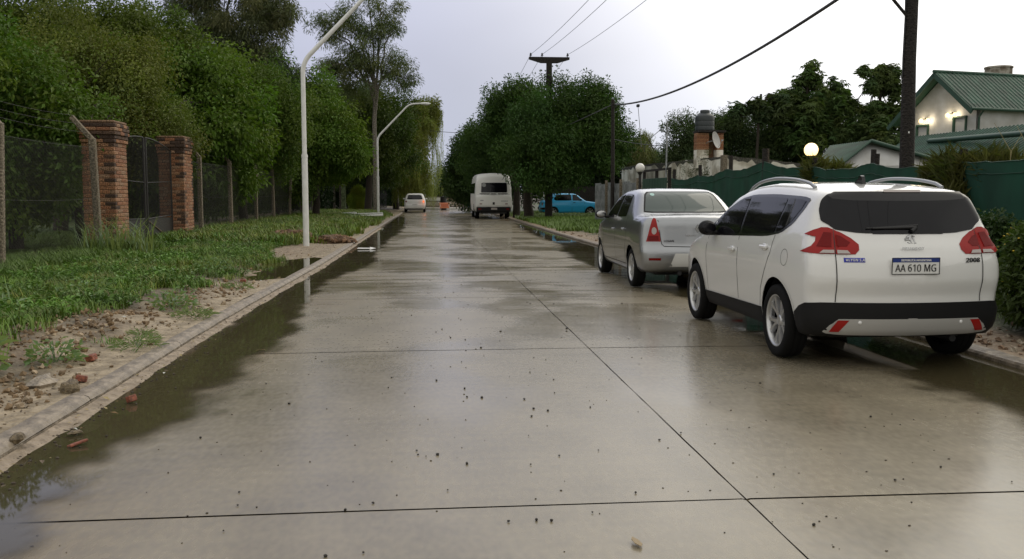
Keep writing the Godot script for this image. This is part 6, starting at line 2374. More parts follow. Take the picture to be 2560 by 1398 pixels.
func make_white_hatch() -> void:
	var c := Car.new()
	c.corner_r = 0.24
	c.k = 0.12
	c.rear_taper = 0.06
	c.setup(va([1.88, 0.28, 1.94, 0.42, 1.95, 0.55, 1.90, 0.68, 1.88, 0.86, 1.84, 0.95, 1.62, 1.20, 1.42, 1.39, 1.25, 1.43, 0.6, 1.46, 0.1, 1.46, -0.3, 1.38, -0.75, 1.12, -1.0, 0.98, -1.5, 0.88, -1.85, 0.74, -1.95, 0.5, -1.85, 0.28, 0.0, 0.2, 1.2, 0.2]), 3.9, 0.83,
		[Vector2(0.1, 0.9), Vector2(0.3, 0.96), Vector2(0.6, 1.0), Vector2(0.85, 0.985), Vector2(0.97, 0.95), Vector2(1.2, 0.86), Vector2(1.45, 0.74)])
	c.arches = [Vector3(1.2, 0.29, 0.33), Vector3(-1.23, 0.29, 0.33)]
	var t := thing("white_hatchback", Vector3(-1.02, 0.0, -74.8))
	tag(t, "small white hatchback on the far left, its right indicator lit", "car")
	obj("body", c.body(70, 30), mats.bus_paint, t)
	for a in c.arches:
		arch_liner(t, a.x, a.y, a.z, 0.79)
	for z in [1.2, -1.23]:
		for s in [-1.0, 1.0]:
			put_wheel(t, Vector3(0.72 * s, 0.285, z), 0.285, 0.18, s, 5, false)
	var tb := func(v): return c.at_back(v)
	obj("rear_window", c.patch(smooth_poly(v2([-0.62, 0.99, 0.62, 0.99, 0.50, 1.345, -0.50, 1.345]), 1, 0.9), tb, 0.004, 0.0, 0.1), mats.tint, t)
	for s in [-1.0, 1.0]:
		var m: Material = mats.dark_red if s < 0.0 else mats.amber_glow
		obj("rear_lamp", c.patch(v2([-0.16, 0.78, -0.36, 0.78, -0.36, 0.86, -0.20, 0.94]), func(v): return c.at_wrap(v), 0.004, 0.012, 0.08, [], s), m, t)
		obj("side_window", c.patch(v2([-0.5, 1.0, 1.1, 1.02, 1.0, 1.35, -0.1, 1.38]), func(v): return c.at_side(v), 0.004, 0.0, 0.1, [], s), mats.tint, t)
		var mm := MB.new()
		mm.ball(c.at_side(Vector2(-0.55, 1.0), s) + Vector3(s * 0.1, 0.04, 0), Vector3(0.09, 0.06, 0.05), 10, 6)
		obj("side_mirror", mm, mats.bus_paint, t)
	var om := OmniLight3D.new()
	om.name = "indicator_light"
	om.position = Vector3(0.78, 0.86, 2.0)
	om.light_color = Color(1.0, 0.5, 0.25)
	om.light_energy = 0.03
	om.light_size = 0.06
	om.shadow_enabled = true
	t.add_child(om)
	var pm := MB.new()
	pm.box(c.at_back(Vector2(0, 0.60)) + Vector3(0, 0, 0.01), Vector3(0.4, 0.12, 0.012))
	obj("number_plate", pm, mats.plate_white, t)
	var bl := MB.new()
	bl.box(Vector3(0, 0.26, 1.78), Vector3(1.2, 0.08, 0.2))
	obj("underbody", bl, mats.black, t)
	front_end(c, t, 0.6, 0.7)


func make_dark_van() -> void:
	var c := Car.new()
	c.k = 0.12
	c.setup(va([2.2, 0.3, 2.28, 0.5, 2.28, 1.0, 2.22, 1.5, 2.10, 1.86, 1.9, 1.92, 0.0, 1.95, -0.9, 1.88, -1.4, 1.4, -1.7, 1.1, -2.1, 0.95, -2.25, 0.6, -2.2, 0.3, 0.0, 0.25]), 4.6, 0.9,
		[Vector2(0.1, 0.9), Vector2(0.4, 0.97), Vector2(0.9, 1.0), Vector2(1.2, 0.95), Vector2(1.9, 0.82)])
	c.arches = [Vector3(1.35, 0.33, 0.38), Vector3(-1.35, 0.33, 0.38)]
	var t := thing("dark_van", Vector3(-1.05, 0.0, -90.0))
	tag(t, "dark van beyond the white hatchback, pale boxes on its roof", "van")
	obj("body", c.body(50, 24, 0.8, 0.8), mats.dark_paint, t)
	for z in [1.35, -1.35]:
		for s in [-1.0, 1.0]:
			put_wheel(t, Vector3(0.76 * s, 0.33, z), 0.33, 0.2, s, 5, false)
	obj("rear_window", c.patch(strip(-0.6, 0.6, 1.1, 1.6), func(v): return c.at_back(v), 0.004, 0.0, 0.15), mats.tint, t)
	for q in [[-0.30, 0.42], [0.22, 0.55]]:
		var b := thing("roof_box", t.position + Vector3(q[0], 1.93, 1.2))
		tag(b, "pale box on the roof of the dark van, %s one" % ("left" if q[0] < 0.0 else "right"), "box", "boxes on the dark van's roof")
		var m := MB.new()
		m.box(Vector3(0, 0.11, 0), Vector3(q[1], 0.22, 0.5), Basis(), 0.02)
		obj("box_shell", m, mats.plate_white, b)


func make_minibus() -> void:
	var c := Car.new()
	c.k = 0.10
	c.bow = 0.05
	c.rear_taper = 0.03
	c.taper_rear_at = 0.8
	c.front_taper = 0.06
	c.crown = 0.10
	c.corner_r = 0.24
	c.setup(va([3.42, 0.68, 3.46, 0.80, 3.46, 1.35, 3.40, 1.45, 3.34, 2.05, 3.22, 2.42, 3.05, 2.56, 2.6, 2.62, 0.0, 2.64, -2.8, 2.6, -3.2, 2.3, -3.45, 1.3, -3.48, 0.6, -3.3, 0.42, -1.0, 0.40, 2.0, 0.40, 3.2, 0.5]), 7.0, 1.06,
		[Vector2(0.2, 0.97), Vector2(0.7, 1.0), Vector2(1.3, 1.0), Vector2(2.0, 0.965), Vector2(2.4, 0.90), Vector2(2.6, 0.84)])
	c.arches = [Vector3(1.9, 0.40, 0.46), Vector3(-2.0, 0.40, 0.46)]
	var t := thing("white_minibus", Vector3(3.72, 0.0, -57.0))
	tag(t, "white minibus seen from behind, its roof under the dark tree", "minibus")
	obj("body", c.body(80, 36, 1.1, 1.0), mats.bus_paint, t)
	for a in c.arches:
		arch_liner(t, a.x, a.y, a.z, 1.0)
	for z in [1.9, -2.0]:
		for s in [-1.0, 1.0]:
			put_wheel(t, Vector3(0.88 * s, 0.40, z), 0.40, 0.24, s, 6, false)
	var dual := MB.new()
	var tb := func(v): return c.at_back(v)
	var wo := obj("rear_window", c.patch(smooth_poly(v2([-0.72, 1.50, 0.78, 1.50, 0.76, 2.06, -0.68, 2.06]), 1, 0.95), tb, 0.006, 0.0, 0.12), mats.tint, t)
	var cl := PackedVector2Array()
	for i in 18:
		cl.append(Vector2(-0.55 + 0.115 * cos(TAU * i / 18), 1.93 + 0.115 * sin(TAU * i / 18)))
	obj("round_sticker", c.patch(cl, tb, 0.009, 0.0, 0.12), mat(0.33, 0.34, 0.34, 0.6), wo)
	obj("vent_strip", c.patch(smooth_poly(strip(-0.80, 0.80, 1.40, 1.46), 1, 0.9), tb, 0.006, 0.012, 0.12), mats.plastic, t)
	obj("engine_lid_gap", c.patch(c.line(va([-0.92, 1.38, 0.0, 1.375, 0.92, 1.38]), 0.012), tb, 0.004, 0.0, 0.2), mats.seam, t)
	obj("square_emblem", c.patch(strip(-0.06, 0.06, 0.82, 0.96), tb, 0.006, 0.0, 0.12), mats.ink, t)
	text_part("faint_lettering", "AGRALE", 0.07, c.at_back(Vector2(0.62, 1.02)) + Vector3(0, 0, 0.008), t, mats.satin, 0.0, 0.0, 1.1)
	obj("maker_emblem", c.patch(strip(-0.76, -0.58, 1.03, 1.09), tb, 0.006, 0.0, 0.12), mats.satin, t)
	for s in [-1.0, 1.0]:
		obj("rear_lamp", c.patch(strip(-0.80, -0.66, 0.84, 0.885), tb, 0.005, 0.01, 0.1, [], s), mats.dark_red, t)
		obj("side_window", c.patch(strip(-2.9, 2.9, 1.45, 2.05), func(v): return c.at_side(v), 0.005, 0.0, 0.25, [], s), mats.tint, t)
	var bm := MB.new()
	bm.box(Vector3(0, 0.55, 3.40), Vector3(1.95, 0.27, 0.16), Basis(), 0.03)
	obj("bumper", bm, mats.plastic, t)
	var pm := MB.new()
	pm.box(Vector3(0.02, 0.59, 3.485), Vector3(0.34, 0.12, 0.012))
	obj("number_plate", pm, mats.clear_lens, t)
	for q in [-0.80, 0.80]:
		var lm := MB.new()
		lm.box(Vector3(q, 0.57, 3.485), Vector3(0.16, 0.09, 0.012))
		obj("bumper_lamp", lm, mats.dark_red, t)
	var un := MB.new()
	un.box(Vector3(0, 0.40, 1.2), Vector3(1.5, 0.2, 4.2))
	obj("underbody", un, mats.black, t)


func make_vehicles() -> void:
	make_crossover()
	make_sedan()
	make_minibus()
	make_blue_hatch()
	make_white_hatch()
	make_dark_van()


# ---------------------------------------------------------------- lamp posts, poles and wires
func lamp_post(at: Vector3, label: String) -> void:
	var t := thing("street_lamp", at)
	tag(t, label, "street lamp", "white street lamps")
	var m := MB.new()
	m.tube([Vector3(0, -0.2, 0), Vector3(0, 2.28, 0)], [0.078, 0.076], 14)
	m.tube([Vector3(0, 2.26, 0), Vector3(0, 2.33, 0), Vector3(0, 2.36, 0)], [0.082, 0.082, 0.062], 14, false)
	obj("lower_shaft", m, mats.white_steel, t)
	var p := [Vector3(0, 2.30, 0), Vector3(0, 4.42, 0)]
	var r := [0.060, 0.058]
	# bend, sloping arm, second bend, head
	for i in 9:
		var a := deg_to_rad(44.0) * (i + 1) / 9.0
		p.append(Vector3(0.7 * (1.0 - cos(a)), 4.42 + 0.7 * sin(a), 0))
		r.append(0.060)
	var d := Vector3(sin(deg_to_rad(44.0)), cos(deg_to_rad(44.0)), 0)
	var e: Vector3 = p[-1] + d * 2.25
	p.append(e)
	r.append(0.048)
	for i in 5:
		var a := deg_to_rad(44.0 + 42.0 * (i + 1) / 5.0)
		p.append(p[-1] + Vector3(sin(a), cos(a), 0) * 0.12)
		r.append(0.044)
	p.append(p[-1] + Vector3(0.3, 0.01, 0))
	r.append(0.042)
	var s := MB.new()
	s.tube(p, r, 12, false)
	obj("arm", s, mats.white_steel, t)
	var h := MB.new()
	var hp: Vector3 = p[-1] + Vector3(0.28, 0.0, 0)
	h.ball(hp, Vector3(0.36, 0.075, 0.14), 16, 8)
	obj("lamp_head", h, mats.white_steel, t)
	var g := MB.new()
	g.ball(hp + Vector3(0.05, -0.04, 0), Vector3(0.24, 0.06, 0.11), 14, 8)
	obj("lamp_glass", g, mats.globe, t)


func wire(called: String, a: Vector3, b: Vector3, sag: float, r: float, label: String, group := "", category := "cable", m: Material = null) -> Node3D:
	var mb := MB.new()
	var p := []
	var rr := []
	var n := 28
	for i in n + 1:
		var u := float(i) / n
		p.append(a.lerp(b, u) - a - Vector3.UP * sag * 4.0 * u * (1.0 - u))
		rr.append(r)
	mb.tube(p, rr, 5, false)
	var o := obj(called, mb, m if m else mats.cable)
	o.position = a
	tag(o, label, category, group)
	return o


func make_street_things() -> void:
	lamp_post(Vector3(-3.19, 0.12, -25.0), "tall white street lamp post standing nearest, by the dirt mound")
	lamp_post(Vector3(-3.03, 0.14, -58.0), "white street lamp farther down, before the dark trees by the hedge")
	# T shaped pole above the street tree
	var tp := thing("power_pole", Vector3(6.16, 0.0, -48.0))
	tag(tp, "power pole with a tapered crossarm rising out of the big street tree", "power pole")
	var m := MB.new()
	m.tube([Vector3.ZERO, Vector3(0, 8.12, 0)], [0.20, 0.15], 10)
	obj("shaft", m, mats.dark_wood, tp)
	var arm := MB.new()
	arm.prism(v2([-1.03, 8.20, -0.42, 8.02, 0.42, 8.02, 1.03, 8.20, 1.03, 8.32, -1.03, 8.32]), Vector3(0, 0, -0.08), Vector3.RIGHT, Vector3.UP, Vector3(0, 0, 0.16))
	obj("crossarm", arm, mats.dark_wood, tp)
	var ins := [-0.94, -0.36, 0.94]
	for x in ins:
		var b := MB.new()
		b.lathe([Vector2(0.0, 0.0), Vector2(0.02, 0.0), Vector2(0.02, 0.06), Vector2(0.06, 0.07), Vector2(0.065, 0.11), Vector2(0.035, 0.13), Vector2(0.05, 0.16), Vector2(0.03, 0.20), Vector2(0.0, 0.21)], 10, Transform3D(Basis(), Vector3(x, 8.32, 0)))
		obj("insulator", b, mats.black, tp)
	var names_w := ["left", "middle", "right"]
	for i in 3:
		var a := tp.position + Vector3(ins[i], 8.45, 0)
		wire("power_line", a, Vector3(a.x + 0.25, 8.9, 12.0), 1.0, 0.010, "thin power line over the street, %s of three, running towards the camera" % names_w[i], "power lines", "power line", mats.satin)
		wire("power_line", a, Vector3(a.x - 0.2, 8.0, -104.0), 0.9, 0.010, "thin power line beyond the crossarm pole, %s of three" % names_w[i], "power lines", "power line", mats.satin)
	# the thin dark pole by the tin fence
	var np := thing("thin_pole", Vector3(7.40, 0.0, -37.5))
	tag(np, "thin dark wooden pole in front of the street tree at its right edge", "pole")
	var nm := MB.new()
	nm.tube([Vector3.ZERO, Vector3(0.0, 2.5, 0), Vector3(-0.02, 5.2, 0)], [0.085, 0.08, 0.065], 8)
	obj("shaft", nm, mats.dark_wood, np)
	var hk := MB.new()
	hk.box(Vector3(0.07, 4.9, 0), Vector3(0.12, 0.05, 0.05))
	obj("bracket", hk, mats.iron, np)
	# the big dark pole by the parked white car
	var bp := thing("utility_pole", Vector3(7.66, 0.0, -14.6))
	tag(bp, "tall dark wooden utility pole with a slanting brace right of the white car", "utility pole")
	var bm := MB.new()
	bm.tube([Vector3.ZERO, Vector3(0.015, 2.0, 0), Vector3(-0.01, 3.6, 0.0), Vector3(0.02, 6.4, 0)], [0.125, 0.115, 0.105, 0.085], 10)
	obj("shaft", bm, mats.dark_wood, bp)
	var br := MB.new()
	br.tube([Vector3(-0.06, 4.22, 0.02), Vector3(-0.62, 4.82, 0.02)], [0.025, 0.025], 6)
	obj("brace", br, mats.dark_wood, bp)
	var xa := MB.new()
	xa.box(Vector3(-0.35, 4.95, 0.05), Vector3(1.1, 0.09, 0.09))
	obj("crossarm", xa, mats.dark_wood, bp)
	var cd := MB.new()
	cd.tube([Vector3(-0.125, 3.3, 0.02), Vector3(-0.115, 4.0, 0.03), Vector3(-0.125, 4.9, 0.02)], [0.012, 0.012, 0.012], 5)
	obj("conduit", cd, mats.black, bp)
	var tagp := MB.new()
	tagp.box(Vector3(-0.03, 2.42, 0.115), Vector3(0.022, 0.03, 0.004))
	obj("tag_plate", tagp, mats.plate_white, bp)
	wire("thick_cable", Vector3(7.46, 4.98, -37.5), Vector3(7.25, 5.05, -14.55), 0.52, 0.032, "thick dark cable sagging from the thin pole up to the tall dark pole")
	wire("thick_cable", Vector3(7.40, 5.0, -37.5), Vector3(4.6, 5.6, -92.0), 0.5, 0.02, "dark cable from the thin pole into the street tree")
	wire("span_cable", Vector3(5.25, 6.56, -80.00), Vector3(-1.01, 7.13, -84.00), 0.15, 0.022, "thin cable across the street between willow and street tree")
	# the pale service pole with its loop of cable
	var sp := thing("service_pole", Vector3(7.50, 0.0, -29.4))
	tag(sp, "thin pale steel service pole before the weathered white wall", "pole")
	var sm := MB.new()
	sm.tube([Vector3.ZERO, Vector3(0.03, 3.72, 0)], [0.028, 0.026], 8)
	obj("shaft", sm, mats.tin, sp)
	var lp := MB.new()
	var lpts := []
	var lr := []
	for i in 15:
		var u := i / 14.0
		lpts.append(Vector3(0.02 - 0.62 * u + 0.16 * sin(u * PI * 2.0), 3.74 - 0.95 * smoothstep(0.0, 1.0, u) + 0.10 * sin(u * PI) - 0.02, -0.3 * u))
		lr.append(0.010)
	lp.tube(lpts, lr, 5)
	obj("cable_loop", lp, mats.cable, sp)
	var joint := Vector3(7.44, 4.53, -33.2)
	wire("drop_cable", joint, Vector3(7.35, 3.05, -32.2), -0.02, 0.010, "thin drop cable hanging from a splice on the thick cable")
	wire("drop_cable", Vector3(7.42, 3.62, -37.5), Vector3(7.52, 2.95, -29.4), 0.05, 0.010, "thin cable from the thin dark pole to the pale service pole")
	var spl := MB.new()
	spl.box(Vector3.ZERO, Vector3(0.10, 0.10, 0.16), Basis(), 0.02)
	var so := obj("cable_splice", spl, mats.black)
	so.position = joint + Vector3(0, 0.02, 0)
	tag(so, "small black splice box on the thick sagging cable", "cable splice")
	# globe lamps
	for q in [[Vector3(7.04, 0.05, -31.0), 2.30, false, "unlit white globe lamp on a dark post before the green gate"], [Vector3(8.62, 0.05, -20.7), 2.43, true, "lit glowing globe lamp above the bushes behind the green cloth"]]:
		var gl := thing("globe_lamp", q[0])
		tag(gl, q[3], "lamp", "globe lamps")
		var pm := MB.new()
		pm.tube([Vector3(0, -0.1, 0), Vector3(0, q[1] - 0.2, 0)], [0.05, 0.045], 9)
		pm.lathe([Vector2(0.045, q[1] - 0.28), Vector2(0.09, q[1] - 0.20), Vector2(0.09, q[1] - 0.17), Vector2(0.03, q[1] - 0.16)], 12)
		obj("shaft", pm, mats.iron, gl)
		var gb := MB.new()
		gb.ball(Vector3(0, q[1] - 0.05, 0), Vector3.ONE * 0.155, 24, 16)
		obj("globe", gb, mats.glow_globe if q[2] else mats.globe, gl)
		if q[2]:
			var om := OmniLight3D.new()
			om.name = "globe_light"
			om.position = Vector3(0, q[1] - 0.05, 0)
			om.light_color = Color(1.0, 0.85, 0.6)
			om.light_energy = 0.25
			om.light_size = 0.15
			om.omni_range = 30.0
			om.omni_attenuation = 2.0
			om.shadow_enabled = true
			gl.add_child(om)


func make_far_end() -> void:
	# road works that close the street
	var z := -84.0
	var where := ["left, beside the white hatchback", "in the middle, behind the orange board", "right, partly behind the minibus"]
	for i in 3:
		var x := 0.45 + i * 1.75
		var t := thing("work_barrier", Vector3(x, 0.0, z + 0.1 * i))
		tag(t, "dark trussed barrier closing the street, " + where[i], "barrier", "barriers of the road works")
		for q in [0.30, 0.78]:
			var m := MB.new()
			m.box(Vector3(0, q, 0), Vector3(1.66, 0.06, 0.05))
			obj("rail", m, mats.iron, t)
		for k in 4:
			var m := MB.new()
			m.tube([Vector3(-0.8 + 0.4 * k, 0.30 if k % 2 == 0 else 0.78, 0), Vector3(-0.4 + 0.4 * k, 0.78 if k % 2 == 0 else 0.30, 0)], [0.022, 0.022], 5)
			obj("truss_bar", m, mats.dish, t)
		for q in [-0.8, 0.8]:
			var m := MB.new()
			m.box(Vector3(q, 0.42, 0), Vector3(0.06, 0.84, 0.06))
			obj("upright", m, mats.iron, t)
		var f := MB.new()
		f.box(Vector3(0, 0.11, 0.05), Vector3(1.6, 0.22, 0.2), Basis(), 0.02)
		obj("white_base", f, mats.plate_white, t)
	var wb := thing("white_screen", Vector3(0.4, 0.0, -86.0))
	tag(wb, "low white board behind the barriers, right of the white hatchback", "board")
	var m := MB.new()
	m.box(Vector3(0, 0.92, 0), Vector3(2.1, 0.34, 0.05))
	obj("plank", m, mats.plate_white, wb)
	for q in [-0.85, 0.85]:
		var l := MB.new()
		l.box(Vector3(q, 0.48, -0.03), Vector3(0.08, 0.96, 0.05))
		obj("leg", l, mats.tin, wb)
	var sg := thing("work_sign", Vector3(1.42, 0.0, -82.0))
	tag(sg, "orange road works board on splayed white legs", "sign")
	var b := MB.new()
	b.box(Vector3(0, 0.42, 0), Vector3(0.86, 0.48, 0.03), Basis(Vector3.RIGHT, -0.15), 0.01)
	obj("board", b, mats.orange, sg)
	for q in [[-0.52, -0.30], [0.52, 0.30], [-0.35, -0.2], [0.35, 0.2]]:
		var l := MB.new()
		l.tube([Vector3(q[0], 0.0, 0.1 if absf(q[0]) > 0.4 else -0.25), Vector3(q[1], 0.62, -0.04)], [0.025, 0.025], 5)
		obj("leg", l, mats.plate_white, sg)
	for q in [0.52, 0.40, 0.31]:
		var l := MB.new()
		l.box(Vector3(0, q, 0.028 + (0.42 - q) * 0.15), Vector3(0.66 if q > 0.35 else 0.4, 0.045, 0.006), Basis(Vector3.RIGHT, -0.15))
		obj("faded_line", l, mat(0.62, 0.17, 0.09, 0.6), sg)
	var dr := thing("black_drum", Vector3(1.35, 0.0, -83.3))
	tag(dr, "black drum standing behind the orange board", "drum")
	var dm := MB.new()
	dm.lathe([Vector2(0, 0), Vector2(0.28, 0), Vector2(0.28, 0.40), Vector2(0.30, 0.42), Vector2(0.28, 0.44), Vector2(0.28, 0.80), Vector2(0.30, 0.82), Vector2(0.28, 0.84), Vector2(0.28, 1.18), Vector2(0, 1.2)], 16, Transform3D(), true)
	obj("drum_body", dm, mats.black, dr)
	var bl := thing("blue_cabinet", Vector3(3.44, 0.0, -80.0))
	tag(bl, "small dull blue cabinet left of the minibus, under the trees", "cabinet")
	var bm := MB.new()
	bm.box(Vector3(0, 0.95, 0), Vector3(0.34, 1.3, 0.5), Basis(), 0.02)
	obj("cabinet_body", bm, mat(0.06, 0.12, 0.16, 0.6), bl)
	var bb := MB.new()
	bb.box(Vector3(0, 0.15, 0), Vector3(0.30, 0.3, 0.44))
	obj("foot", bb, mats.concrete, bl)
	# pale green gate post and white gate frame before the hedge
	var gp := thing("green_post", Vector3(-6.37, 0.1, -72.0))
	tag(gp, "pale green gate pillar left of the hedge", "gate pillar")
	var gm := MB.new()
	gm.box(Vector3(0, 1.0, 0), Vector3(0.36, 2.0, 0.36), Basis(), 0.02)
	gm.box(Vector3(0, 2.03, 0), Vector3(0.42, 0.07, 0.42), Basis(), 0.01)
	obj("pillar", gm, mats.pale_green, gp)
	for q in [[832, 71.0, "left"], [848, 71.5, "right"]]:
		var wp := thing("gate_frame_post", Vector3([-6.95, -6.55][0 if q[2] == "left" else 1], 0.1, -q[1]))
		tag(wp, "slim pale gate post left of the green pillar, %s one" % q[2], "post", "slim gate posts")
		var wm := MB.new()
		wm.box(Vector3(0, 1.0, 0), Vector3(0.14, 2.0, 0.14), Basis(), 0.01)
		obj("shaft", wm, mats.pale_bark, wp)
	var fl := thing("slat_fence", Vector3(-4.6, 0.1, -79.0))
	tag(fl, "dark slatted fence behind the far lamp post", "fence")
	for k in 26:
		var s := MB.new()
		s.box(Vector3(-1.0 + 0.07 * k, 0.85, -0.36 * k), Vector3(0.03, 1.7, 0.22), Basis(Vector3.UP, 0.2))
		obj("slat", s, mats.dark_wood, fl)
	var fw := thing("white_gate_post", Vector3(-2.75, 0.1, -84.0))
	tag(fw, "short white post beyond the slatted fence, left of the white hatchback", "post")
	var fm := MB.new()
	fm.box(Vector3(0, 0.85, 0), Vector3(0.28, 1.7, 0.28), Basis(), 0.02)
	obj("shaft", fm, mats.plate_white, fw)
	# the end of the street
	var e := MB.new()
	e.colored = true
	e.col = Color(0.20, 0.155, 0.10)
	e.quad(Vector3(-2.6, -0.012, -94.0), Vector3(5.2, -0.012, -94.0), Vector3(5.2, -0.012, -420.0), Vector3(-2.6, -0.012, -420.0), Vector3.UP)
	tag(obj("dirt_road", e, mats.ground), "", "", "", "structure")
	var mnd := MB.new()
	mnd.colored = true
	mnd.col = Color(0.16, 0.13, 0.08)
	mnd.ball(Vector3.ZERO, Vector3(6.0, 1.5, 4.0), 24, 10)
	var mo := obj("dirt_bank", mnd, mats.ground)
	mo.position = Vector3(1.6, -0.35, -112.0)
	tag(mo, "", "", "", "structure")


# ---------------------------------------------------------------- grass, weeds, bushes
func tuft(seed_: int, blades: int, h: float, spread: float, w: float) -> Mesh:
	var r := RandomNumberGenerator.new()
	r.seed = seed_
	var m := MB.new()
	for i in blades:
		var a := r.randf_range(0, TAU)
		var o := Vector3(cos(a), 0, sin(a)) * spread * sqrt(r.randf())
		var b := r.randf_range(0, TAU)
		var lean := Vector3(cos(b), 0, sin(b))
		var hh := h * r.randf_range(0.5, 1.15)
		var side := Vector3(-lean.z, 0, lean.x) * w
		var p1 := o + lean * hh * 0.22 + Vector3.UP * hh * 0.6
		var p2 := o + lean * hh * r.randf_range(0.5, 0.9) + Vector3.UP * hh * r.randf_range(0.75, 1.0)
		var n1 := (lean * -0.5 + Vector3.UP * 0.6).normalized()
		m.tri(o - side, o + side, p1 + side * 0.8, n1, n1, n1)
		m.tri(o - side, p1 + side * 0.8, p1 - side * 0.8, n1, n1, n1)
		m.tri(p1 - side * 0.8, p1 + side * 0.8, p2, n1, n1, n1)
	return m.mesh()


func weed_mesh(seed_: int, leaves: int, h: float, spread: float, long: float, wide: float) -> Mesh:
	var r := RandomNumberGenerator.new()
	r.seed = seed_
	var m := MB.new()
	for i in leaves:
		var a := r.randf_range(0, TAU)
		var q := sqrt(r.randf()) * spread
		var o := Vector3(cos(a) * q, h * r.randf_range(0.15, 1.0) * (1.0 - 0.4 * q / spread), sin(a) * q)
		var d := (Vector3(cos(a), 0, sin(a)) * r.randf_range(0.4, 1.0) + Vector3(r.randf_range(-0.6, 0.6), r.randf_range(-0.2, 0.7), r.randf_range(-0.6, 0.6))).normalized()
		leaf(m, o, d, long * r.randf_range(0.6, 1.2), wide, r)
	for i in 5:
		var a := r.randf_range(0, TAU)
		m.tube([Vector3.ZERO, Vector3(cos(a) * spread * 0.6, h * 0.8, sin(a) * spread * 0.6)], [0.006, 0.003], 4, false)
	return m.mesh()


